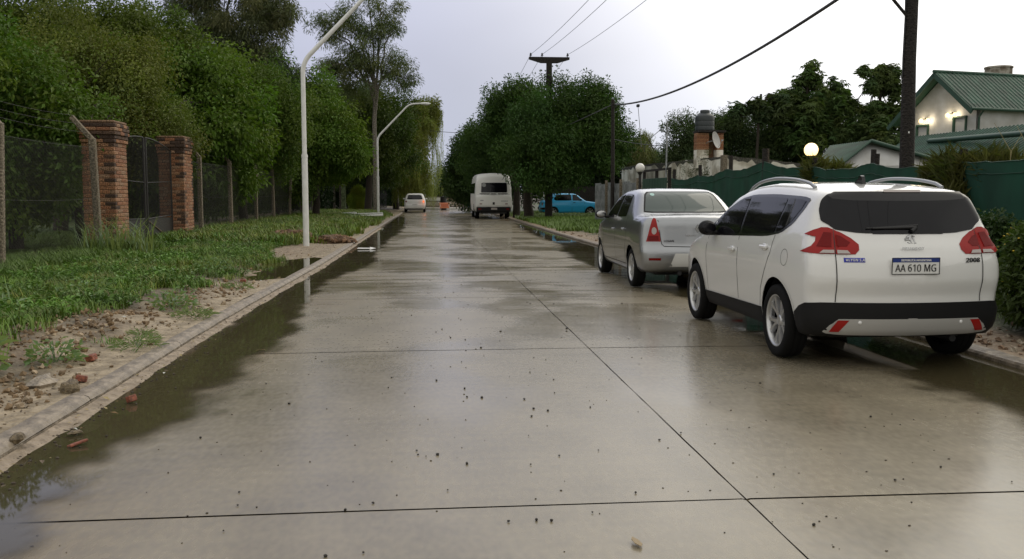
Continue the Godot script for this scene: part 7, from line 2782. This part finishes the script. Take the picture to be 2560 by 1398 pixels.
func make_plants() -> void:
	var green := Color(0.104, 0.180, 0.018)
	var short := tuft(1, 20, 0.11, 0.10, 0.0036)
	var tall := tuft(2, 24, 0.18, 0.13, 0.0040)
	var far := tuft(3, 22, 0.26, 0.30, 0.013)
	var places := [[], [], [], []]
	var cols := [[], [], [], []]
	var herb := weed_mesh(77, 26, 0.16, 0.14, 0.075, 0.032)
	for i in 52000:
		var z := -(3.5 + 60.0 * pow(rnd(0, 1), 1.7))
		var d := rnd(0.25, 5.2)
		var x := kl(z) - 0.15 - d
		var n := nz(x, z, 0.55) + 0.5 * nz(x, z, 2.2)
		var bare := 0.24 * smoothstep(16.0, 11.0, -z)
		var cover := smoothstep(0.75 + bare, 1.5 + bare * 1.5, d + n * 0.9 + 0.35 * smoothstep(24.0, 40.0, -z))
		cover *= 1.0 - smoothstep(0.3, 0.6, exp(-(pow((x + 3.1) / 0.8, 2.0) + pow((z + 23.5) / 3.5, 2.0))))
		if rnd(0, 1) > cover:
			continue
		if nz(x + 21.0, z, 0.75) + 0.6 * nz(x, z + 11.0, 2.6) < -0.16 and d < 3.8 and rnd(0, 1) < 0.75:
			continue
		var patch := nz(x + 40.0, z, 0.35) + 0.4 * nz(x, z + 30.0, 1.3)
		var k := rnd(0.7, 1.35)
		var yel := rnd(-0.15, 0.45)
		yel += 0.5 * clampf(nz(x + 9.0, z, 0.8), -0.3, 0.6)
		k *= 1.0 + 0.5 * nz(x, z + 70.0, 0.9)
		var c := Color(green.r * k * (1.0 + yel), green.g * k, green.b * k)
		if rnd(0, 1) < 0.07:
			c = Color(0.22 * k, 0.175 * k, 0.075 * k)
		var which := 0
		var sc := rnd(0.7, 1.4)
		if -z > 24.0:
			which = 2
			sc = rnd(0.7, 1.2)
		elif rnd(0, 1) < 0.07 + 0.22 * smoothstep(-0.05, 0.3, patch):
			which = 3
			c = Color(0.092 * k, 0.185 * k, 0.024 * k)
			sc = rnd(0.6, 1.3)
		elif patch > 0.02 and d > 1.2 or d > 3.6:
			which = 1
			sc = rnd(0.5, 1.0) + 0.7 * maxf(0.0, nz(x + 3.0, z, 1.1))
		var near_gate := smoothstep(-21.0, -22.0, z) * smoothstep(-27.0, -26.0, z) * smoothstep(2.6, 4.0, d)
		if which == 1 and rnd(0, 1) < near_gate * 0.9:
			continue
		places[which].append(Transform3D(Basis(Vector3.UP, rnd(0, TAU)).scaled(Vector3(sc, sc * rnd(0.8, 1.2), sc)), Vector3(x, left_height(x, z) - 0.01, z)))
		cols[which].append(c)
	# rank growth at the foot of the fence and the near pillar
	for i in 2600:
		var z := -rnd(10.0, 20.6) if i < 1900 else -rnd(26.3, 40.0)
		var x := FX + rnd(-0.4, 0.75)
		var k := rnd(0.6, 1.2)
		places[1].append(Transform3D(Basis(Vector3.UP, rnd(0, TAU)).scaled(Vector3.ONE * rnd(0.9, 1.7)), Vector3(x, left_height(x, z) - 0.02, z)))
		cols[1].append(Color(green.r * k * 0.9, green.g * k * 0.9, green.b * k))
	for i in 500:
		var x := -6.7 + rnd(-0.35, 0.75)
		var z := -20.5 + rnd(-0.5, 1.2)
		var k := rnd(0.6, 1.2)
		places[1].append(Transform3D(Basis(Vector3.UP, rnd(0, TAU)).scaled(Vector3.ONE * rnd(1.0, 2.2)), Vector3(x, left_height(x, z) - 0.02, z)))
		cols[1].append(Color(green.r * k, green.g * k * 0.9, green.b * k))
	# taller growth at the lower left and along the middle of the verge
	for i in 420:
		var q: Array = [[-4.1, -8.4, 0.5, 0.8], [-3.5, -7.3, 0.3, 0.5], [-4.9, -11.5, 0.6, 1.2], [-5.3, -15.5, 0.7, 2.0], [-4.4, -19.5, 0.5, 1.2], [-6.0, -18.5, 0.6, 1.0]][rng.randi() % 6]
		var x: float = q[0] + rng.randfn(0.0, q[2])
		var z: float = q[1] + rng.randfn(0.0, q[3])
		if x > kl(z) - 1.15: continue
		var k := rnd(0.7, 1.4)
		places[1].append(Transform3D(Basis(Vector3.UP, rnd(0, TAU)).scaled(Vector3.ONE * rnd(0.7, 1.4)), Vector3(x, left_height(x, z) - 0.01, z)))
		cols[1].append(Color(green.r * k * 1.1, green.g * k * 1.1, green.b * k))
	# the lawn behind the wire
	for i in 12000:
		var z := -rnd(3.0, 36.0)
		var x := rnd(-20.0, -7.3)
		var k := rnd(0.8, 1.3)
		places[2].append(Transform3D(Basis(Vector3.UP, rnd(0, TAU)).scaled(Vector3(0.9, 0.35, 0.9)), Vector3(x, 0.15, z)))
		cols[2].append(Color(0.095 * k, 0.15 * k, 0.028 * k))
	# right verge
	for i in 9000:
		var z := -rnd(5.0, 62.0)
		var d := rnd(0.3, 6.5)
		var x := kr(z) + 0.15 + d
		if -z > 34.0 and -z < 52.0 or d > 1.0 or rnd(0, 1) < 0.12:
			var n := nz(x, z, 0.7)
			if d + n * 0.8 < 0.8 and -z < 34.0:
				continue
			var k := rnd(0.7, 1.3)
			var w := 2 if -z > 20.0 else 1
			places[w].append(Transform3D(Basis(Vector3.UP, rnd(0, TAU)).scaled(Vector3.ONE * rnd(0.6, 1.05)), Vector3(x, right_height(x, z) - 0.01, z)))
			cols[w].append(Color(green.r * k, green.g * k, green.b * k))
	var gname := ["short_grass", "long_grass", "far_grass", "low_herbs"]
	var gmesh := [short, tall, far, herb]
	var gl := ["short grass tufts on the sandy left verge", "long grass along fences and verges", "grass of the farther verges and the garden lawn", "small leafed herbs in the grass of the left verge"]
	for i in 4:
		tag(swarm(gname[i], gmesh[i], mats.grass, places[i], cols[i]), gl[i], "grass", "", "stuff")
	# weeds that stand apart, nearest ones on the left
	var spots := [
		[-4.55, -10.5, 0.9, "broad leafed rosette weed with long pale leaves at the left edge", 0],
		[-3.55, -7.2, 1.35, "bushy weed mass at the lower left edge beside the sand", 1],
		[-3.05, -7.9, 0.75, "low leafy weed right of the bushy mass, by the stones", 1],
		[-2.62, -8.65, 0.8, "spreading grassy weed alone on the sand before the kerb", 2],
		[-2.78, -9.3, 0.5, "small weed behind the spreading grassy weed", 2],
		[-2.62, -10.7, 0.8, "spreading weed clump on the sand where the verge narrows", 2],
		[-3.0, -11.3, 0.9, "mixed weed clump left of the spreading weed", 1],
		[-4.3, -12.2, 1.0, "bright leafy weed standing out of the verge grass", 1],
		[-2.75, -13.8, 0.7, "low weed behind the crumbled brick earth", 2],
		[-3.6, -16.2, 1.0, "leafy weed beside the verge puddle", 1],
		[-3.2, -5.9, 0.5, "little weed at the lower left corner", 1],
		[-6.3, -19.6, 1.8, "tall rank weed at the foot of the near brick pillar", 3],
		[-6.45, -26.2, 1.2, "dark weed at the foot of the far brick pillar", 1],
	]
	var kinds := [weed_mesh(5, 26, 0.22, 0.10, 0.34, 0.055), weed_mesh(6, 150, 0.30, 0.28, 0.10, 0.045), weed_mesh(7, 130, 0.15, 0.26, 0.15, 0.016), tuft(8, 220, 0.50, 0.42, 0.006)]
	var wmats := []
	for c in [[0.085, 0.15, 0.06], [0.055, 0.12, 0.028], [0.075, 0.125, 0.045], [0.06, 0.11, 0.03]]:
		var m := mat(c[0], c[1], c[2], 0.5)
		m.backlight_enabled = true
		m.backlight = Color(0.5, 0.55, 0.3)
		wmats.append(m)
	for s in spots:
		var o := obj("weed_plant", kinds[s[4]], wmats[s[4]])
		o.position = Vector3(s[0], left_height(s[0], s[1]) - 0.01, s[1])
		o.rotation.y = rnd(0, TAU)
		o.scale = Vector3.ONE * float(s[2])
		tag(o, s[3], "weed", "weeds on the left verge")
	# hedge by the green pillar
	bush("hedge", "clipped hedge with yellow green new leaves before the far lamp post", Vector3(-4.98, 0.98, -70.00) * Vector3(1, 0, 1), [[Vector3(0, 0.8, 0), Vector3(0.85, 1.0, 0.9)], [Vector3(0.15, 1.4, 0.1), Vector3(0.75, 0.55, 0.8)]], "shrub", 90.0, Color(0.20, 0.26, 0.03), "hedge")
	# bushes along the right fence
	bush("shrub", "feathery yellow green shrub under the lit globe lamp", Vector3(7.95, 0.1, -18.6), [[Vector3(-0.05, 1.70, 0.3), Vector3(0.32, 0.28, 0.5)], [Vector3(0.42, 1.62, -0.1), Vector3(0.36, 0.30, 0.5)], [Vector3(0.15, 1.1, 0), Vector3(0.45, 0.6, 0.6)]], "grassy", 70.0, Color(0.10, 0.105, 0.028), "shrub")
	bush("shrub", "tangled vine bush hanging over the green cloth before the house roof", Vector3(7.85, 0.1, -12.9), [[Vector3(-0.1, 1.55, -0.5), Vector3(0.28, 0.26, 0.5)], [Vector3(0.0, 1.62, 0.3), Vector3(0.30, 0.32, 0.5)], [Vector3(-0.25, 1.15, 0.0), Vector3(0.35, 0.5, 0.9)]], "grassy", 80.0, Color(0.075, 0.085, 0.024), "shrub")
	bush("shrub", "dark leafy bush between the green cloth and the white car", Vector3(6.75, 0.1, -10.6), [[Vector3(0, 0.55, -0.3), Vector3(0.45, 0.52, 0.9)], [Vector3(0.1, 0.45, 1.0), Vector3(0.5, 0.5, 0.8)], [Vector3(-0.3, 0.5, -1.2), Vector3(0.45, 0.5, 0.8)]], "shrub", 85.0, Color(0.030, 0.060, 0.018), "shrub")
	var fb := bush("shrub", "green bush with tiny yellow flowers at the right edge beside the white car", Vector3(6.1, 0.1, -8.35), [[Vector3(0, 0.55, 0), Vector3(0.55, 0.52, 0.7)], [Vector3(0.35, 0.62, -0.6), Vector3(0.5, 0.55, 0.65)], [Vector3(-0.1, 0.25, 0.5), Vector3(0.5, 0.35, 0.6)]], "shrub", 95.0, Color(0.050, 0.078, 0.018), "shrub")
	var fm := MB.new()
	for i in 70:
		var d := rndv()
		if d.x > 0.35: d.x = -d.x
		var p := Vector3(0.05, 0.62, -0.1) + d * Vector3(0.62, 0.64, 0.85)
		if p.y < 0.1: continue
		fm.ball(p, Vector3(0.012, 0.007, 0.012), 6, 3)
	tag(obj("yellow_flowers", fm, mat(0.55, 0.38, 0.02, 0.6), fb), "", "", "", "stuff")
	bush("shrub", "low leafy weed bush at the right kerb, lower right edge", Vector3(5.25, 0.08, -6.75), [[Vector3(0, 0.14, 0), Vector3(0.28, 0.22, 0.45)], [Vector3(0.35, 0.2, 0.2), Vector3(0.35, 0.28, 0.45)]], "shrub", 80.0, Color(0.06, 0.11, 0.026), "shrub")
	# dry stalks by the tall pole
	var ds := thing("dry_stalks", Vector3(8.1, 0.0, -11.4))
	tag(ds, "thin pale dry stalks sticking out of the vine bush", "dry plant")
	var dm := MB.new()
	for i in 12:
		var x := rnd(-0.5, 0.4)
		var zz := rnd(-0.9, 0.9)
		dm.tube([Vector3(x, 1.4, zz), Vector3(x + rnd(-0.1, 0.1), 2.0, zz + rnd(-0.1, 0.1)), Vector3(x + rnd(-0.25, 0.25), rnd(2.2, 2.55), zz + rnd(-0.2, 0.2))], [0.007, 0.005, 0.003], 4, false)
	obj("stalks", dm, mat(0.26, 0.22, 0.10, 0.8), ds)


func bush(called: String, label: String, at: Vector3, lobes: Array, kind: String, per_m2: float, color: Color, category: String) -> Node3D:
	var t := thing(called, at)
	tag(t, label, category)
	var m := MB.new()
	for l in lobes:
		for k in 5:
			limb(Vector3(rnd(-0.1, 0.1), 0, rnd(-0.1, 0.1)), l[0] + rndv(0.25), 0.02, 0.006, m, 0.1, 5)
	obj("stem", m, mats.bark, t)
	var cp := crown_places(lobes, per_m2, color, 0.3, 0.6)
	tag(swarm("foliage", leaf_clump(kind), mats.leaf, cp[0], cp[1], t), "", "", "", "stuff")
	return t


# ---------------------------------------------------------------- rubble, stones, scraps
func lump(seed_: int, r: Vector3, rough := 0.25, segs := 9, rings := 6) -> MB:
	var n := FastNoiseLite.new()
	n.seed = seed_
	n.frequency = 0.9
	var m := MB.new()
	var P := []
	for i in rings + 1:
		var row := []
		for j in segs + 1:
			var el := PI * (float(i) / rings - 0.5)
			var az := TAU * (j % segs) / segs
			var d := Vector3(cos(el) * cos(az), sin(el), cos(el) * sin(az))
			row.append(d * r * (1.0 + rough * 2.0 * n.get_noise_3dv(d * 1.6)))
		P.append(row)
	for i in rings:
		for j in segs:
			m.quad(P[i][j], P[i][j + 1], P[i + 1][j + 1], P[i + 1][j], P[i][j] + P[i + 1][j + 1])
	return m


func make_debris() -> void:
	var L := func(x, z, up := 0.0): return Vector3(x, left_height(x, z) + up, z)
	# stones and brick pieces one can point at
	var items := [
		["stone", Vector3(0.10, 0.06, 0.075), -2.52, -6.75, 0.03, mats.stone, "squarish brown stone at the edge of the sand, nearest the kerb", "stone"],
		["stone", Vector3(0.13, 0.055, 0.08), -2.80, -7.0, 0.02, mats.sand, "pale rounded stone left of the brown stone", "stone"],
		["brick_piece", Vector3(0.045, 0.03, 0.04), -2.56, -7.1, 0.03, mats.redbrick, "red brick chip lying behind the brown stone", "brick piece"],
		["brick_piece", Vector3(0.06, 0.035, 0.04), -2.80, -8.0, 0.03, mats.redbrick, "broken red brick in the low weeds", "brick piece"],
		["stone", Vector3(0.05, 0.03, 0.04), -2.98, -6.5, 0.02, mats.stone, "small reddish stone in front of the bushy weed", "stone"],
		["stone", Vector3(0.06, 0.04, 0.05), -3.15, -6.6, 0.02, mats.clod, "dark clod at the left of the stones", "stone"],
		["brick_piece", Vector3(0.05, 0.03, 0.035), -2.9, -15.0, 0.02, mats.redbrick, "red brick crumb by the verge puddle", "brick piece"],
	]
	for it in items:
		var chip := lump(rng.randi() % 1000, it[1], 0.45, 7, 4)
		if it[0] == "brick_piece":
			chip = MB.new()
			chip.box(Vector3.ZERO, it[1] * Vector3(1.7, 1.5, 1.6), Basis.from_euler(Vector3(rnd(-0.3, 0.3), 0, rnd(-0.3, 0.3))), 0.005)
		var o := obj(it[0], chip, it[5])
		o.position = L.call(it[2], it[3], it[4])
		o.rotation.y = rnd(0, TAU)
		tag(o, it[6], it[7], "stones and brick pieces on the left verge")
	for it in [[-2.06, -6.62, 0.035, "orange red brick chip lying on the silt of the gutter", mats.redbrick, Vector3(0.036, 0.03, 0.03)], [-2.33, -5.45, 0.07, "brown stone resting on the kerb", mats.stone, Vector3(0.055, 0.03, 0.04)], [-2.12, -5.75, 0.02, "flat brown pebble in the gutter silt", mats.stone, Vector3(0.05, 0.012, 0.03)], [-2.02, -5.5, 0.02, "reddish flake of brick in the gutter silt", mats.redbrick, Vector3(0.07, 0.01, 0.025)]]:
		var gs := lump(rng.randi() % 1000, it[5], 0.45, 7, 4)
		if it[4] == mats.redbrick:
			gs = MB.new()
			gs.box(Vector3.ZERO, it[5] * Vector3(1.6, 1.5, 1.7), Basis.from_euler(Vector3(rnd(-0.4, 0.4), 0, rnd(-0.3, 0.3))), 0.004)
		var o := obj("gutter_stone", gs, it[4])
		o.position = Vector3(it[0], it[2], it[1])
		o.rotation.y = rnd(0, TAU)
		tag(o, it[3], "stone", "stones in the left gutter")
	# crumbled earth, too many clods to count
	var clod := lump(3, Vector3(1, 0.55, 0.8), 0.7, 6, 4).mesh()
	var pl := []
	var pc := []
	for i in 1700:
		var which := rng.randi() % 5
		var x := 0.0
		var z := 0.0
		match which:
			0, 1:
				x = -3.45 + rng.randfn(0.0, 0.32); z = -9.6 + rng.randfn(0.0, 0.9)
			2:
				x = -2.95 + rng.randfn(0.0, 0.25); z = -12.6 + rng.randfn(0.0, 1.3)
			3:
				x = -3.0 + rng.randfn(0.0, 0.35); z = -rnd(4.5, 22.0)
			4:
				x = -3.0 + rng.randfn(0.0, 0.3); z = -6.7 + rng.randfn(0.0, 0.5)
		if x > kl(z) - 0.22: continue
		var s := 0.006 + 0.030 * pow(rnd(0, 1), 3.0)
		pl.append(Transform3D(Basis.from_euler(Vector3(rnd(-1, 1), rnd(0, TAU), rnd(-1, 1))).scaled(Vector3.ONE * s), L.call(x, z, s * 0.3)))
		var k := rnd(0.6, 1.3)
		pc.append(Color(0.19 * k, 0.125 * k, 0.065 * k) if rnd(0, 1) < 0.8 else Color(0.34 * k, 0.26 * k, 0.17 * k))
	var cm := mat(1, 1, 1, 0.75)
	cm.vertex_color_use_as_albedo = true
	tag(swarm("earth_clods", clod, cm, pl, pc), "crumbled brown earth and brick crumbs along the left verge", "earth", "", "stuff")
	# dead leaves and scraps blown along the kerb
	var lf := MB.new()
	lf.tri(Vector3(-1, 0, 0), Vector3(0.1, 0.25, 0.5), Vector3(1, 0.1, 0))
	lf.tri(Vector3(-1, 0, 0), Vector3(1, 0.1, 0), Vector3(0.1, 0.25, -0.5))
	pl = []
	pc = []
	for i in 900:
		var z := -(3.5 + 30.0 * pow(rnd(0, 1), 1.5))
		var x := kl(z) + (rng.randfn(0.05, 0.12) if i < 350 else -0.2 - absf(rng.randfn(0.0, 0.8)))
		if i < 350 and x < kl(z) + 0.01: continue
		if i >= 350 and x > kl(z) - 0.18: continue
		var s := rnd(0.010, 0.030)
		var y := 0.022 if i < 350 else left_height(x, z) + 0.004
		pl.append(Transform3D(Basis.from_euler(Vector3(rnd(-0.4, 0.4), rnd(0, TAU), rnd(-0.4, 0.4))).scaled(Vector3(s, s, s * rnd(0.5, 1.0))), Vector3(x, y, z)))
		var k := rnd(0.5, 1.4)
		pc.append([Color(0.16 * k, 0.10 * k, 0.045 * k), Color(0.09 * k, 0.065 * k, 0.04 * k), Color(0.30 * k, 0.24 * k, 0.12 * k), Color(0.5, 0.5, 0.47)][[0, 0, 1, 1, 2, 2, 0, 1, 2, 3][rng.randi() % 10]])
	tag(swarm("leaf_litter", lf.mesh(), cm, pl, pc), "dead leaves and scraps along the left kerb and verge", "leaf litter", "", "stuff")
	# dirt mound at the near lamp post
	var md := thing("dirt_mound", Vector3(-3.9, 0.08, -26.8))
	tag(md, "reddish dirt mound dug out behind the near lamp post", "dirt mound")
	var mm := lump(9, Vector3(0.75, 0.34, 0.6), 0.30, 26, 14)
	obj("heap", mm, mats.clod, md)
	var mm2 := lump(19, Vector3(0.55, 0.18, 0.5), 0.30, 20, 10)
	var mo := obj("heap", mm2, mats.clod, md)
	mo.position = Vector3(1.25, 0.0, -0.2)
	var hpl := []
	var hpc := []
	for i in 420:
		var d := rndv()
		d.y = absf(d.y)
		var big := rnd(0, 1) < 0.7
		var q := d * (Vector3(0.80, 0.33, 0.66) if big else Vector3(0.6, 0.18, 0.55)) + (Vector3.ZERO if big else Vector3(1.25, 0, -0.2))
		var s := rnd(0.015, 0.06)
		hpl.append(Transform3D(Basis.from_euler(Vector3(rnd(-1, 1), rnd(0, TAU), rnd(-1, 1))).scaled(Vector3.ONE * s), q))
		var k := rnd(0.7, 1.35)
		hpc.append(Color(0.20 * k, 0.115 * k, 0.062 * k))
	tag(swarm("loose_earth", clod, cm, hpl, hpc, md), "", "", "", "stuff")
	# fallen white pipes in the grass
	var wh := ["long white pipe lying lowest in the grass by the kerb", "white pipe lying aslant above the lowest pipe", "short white pipe lying farther left in the grass", "white pipe beside the short pipe"]
	var pp := [[Vector3(-3.15, 0.30, -48.6), 0.10, 1.7], [Vector3(-3.2, 0.36, -50.2), -0.25, 1.7], [Vector3(-4.3, 0.36, -52.0), -0.45, 0.9], [Vector3(-4.0, 0.26, -50.0), 0.1, 1.0]]
	for i in 4:
		var m := MB.new()
		m.tube([Vector3(-pp[i][2] * 0.5, 0, 0), Vector3(pp[i][2] * 0.5, 0.05, 0)], [0.045, 0.045], 8)
		var o := obj("white_pipe", m, mats.white_steel)
		o.position = pp[i][0]
		o.rotation.y = pp[i][1]
		tag(o, wh[i], "pipe", "white pipes in the grass")
	# a white scrap by the kerb water
	var scrap := MB.new()
	scrap.prism(v2([-0.22, -0.02, 0.12, -0.03, 0.10, -0.09, 0.26, 0.0, 0.10, 0.08, 0.12, 0.02, -0.2, 0.03]), Vector3.ZERO, Vector3.RIGHT, Vector3(0, 0.35, -1.0).normalized(), Vector3(0, 0.01, 0.0))
	var so := obj("white_scrap", scrap, mats.plate_white)
	so.position = Vector3(-1.62, 0.03, -24.6)
	tag(so, "white scrap of plastic lying in the gutter water", "litter")
	var leaf_at := [[-1.55, -8.75, "dry pale leaf floating in the gutter water"], [0.85, -3.72, "curled brown leaf on the slab at the bottom of the photo"], [-1.78, -3.68, "brown leaf on the slab at the lower left"]]
	for q in leaf_at:
		var m := MB.new()
		m.prism(v2([-0.05, 0.0, -0.02, -0.018, 0.02, -0.016, 0.05, 0.0, 0.02, 0.016, -0.02, 0.018]), Vector3.ZERO, Vector3(1, 0.06, 0).normalized(), Vector3(0, 0.2, -1).normalized(), Vector3(0, 0.003, 0))
		var o := obj("fallen_leaf", m, mat(0.26, 0.19, 0.10, 0.6))
		o.position = Vector3(q[0], 0.012, q[1])
		o.rotation.y = rnd(0, TAU)
		tag(o, q[2], "leaf", "fallen leaves")
	# seed pods and grit on the slabs
	var pod := lump(11, Vector3(0.011, 0.010, 0.011), 0.2, 7, 5).mesh()
	var first: MeshInstance3D = null
	var made := 0
	while made < 160:
		var z := -(3.2 + 17.0 * pow(rnd(0, 1), 1.5))
		var x := rnd(-1.5, 3.6)
		if rnd(0, 1) < 0.45:
			x = 0.5 + rng.randfn(0.0, 0.55)
		if x > 2.9 and z < -6.8:
			continue
		var o: MeshInstance3D
		if first == null:
			o = obj("seed_pod", pod, mat(0.022, 0.018, 0.013, 0.7))
			first = o
		else:
			o = first.duplicate()
			o.name = numbered(self, "seed_pod")
			add_child(o)
		o.position = Vector3(x, road_y(x) + 0.005, z)
		o.rotation = Vector3(rnd(-0.3, 0.3), rnd(0, TAU), 0)
		var s := rnd(0.3, 0.8) if rnd(0, 1) < 0.9 else rnd(0.8, 1.2)
		o.scale = Vector3(s, s * rnd(0.6, 1.0), s)
		var row := "on the nearest slab row" if z > -4.25 else "on the second slab row" if z > -8.67 else "on the third slab row" if z > -13.1 else "beyond the third slab row"
		var lane := "left of the long joint" if x < 0.4 else "close to the long joint" if x < 2.1 else "right of the long joint"
		tag(o, "%s dark seed pod %s, %s" % ["speck sized" if s < 0.45 else "small" if s < 0.65 else "larger", row, lane], "seed pod", "seed pods on the road")
		made += 1
	var grit := lump(12, Vector3(1, 0.6, 1), 0.3, 5, 4).mesh()
	pl = []
	pc = []
	for i in 1900:
		var z := -(3.0 + 30.0 * pow(rnd(0, 1), 1.6))
		var x := rnd(-2.2, 4.7) if i < 900 else kl(z) + absf(rng.randfn(0.0, 0.13)) + 0.02
		var s := rnd(0.002, 0.006) if i < 900 else rnd(0.002, 0.010)
		var y := road_y(x) + s * 0.3 + (0.0 if i < 900 else 0.02)
		pl.append(Transform3D(Basis(Vector3.UP, rnd(0, TAU)).scaled(Vector3(s * rnd(0.8, 1.6), s, s)), Vector3(x, y, z)))
		var k := rnd(0.5, 1.4)
		pc.append(Color(0.05 * k, 0.038 * k, 0.026 * k))
	tag(swarm("grit", grit, cm, pl, pc), "fine dark grit on the slabs and along the left gutter", "grit", "", "stuff")
	# rubble at the right kerb
	pl = []
	pc = []
	for i in 700:
		var z := -rnd(5.0, 14.0) if i < 500 else -rnd(22.0, 40.0)
		var x := kr(z) + 0.2 + absf(rng.randfn(0.0, 0.4))
		var s := 0.008 + 0.035 * pow(rnd(0, 1), 2.5)
		pl.append(Transform3D(Basis.from_euler(Vector3(rnd(-1, 1), rnd(0, TAU), rnd(-1, 1))).scaled(Vector3.ONE * s), Vector3(x, right_height(x, z) + s * 0.3, z)))
		var k := rnd(0.6, 1.3)
		pc.append(Color(0.23 * k, 0.15 * k, 0.095 * k) if rnd(0, 1) < 0.6 else Color(0.4 * k, 0.34 * k, 0.26 * k))
	tag(swarm("kerb_rubble", clod, cm, pl, pc), "brick and stone crumbs behind the right kerb", "rubble", "", "stuff")
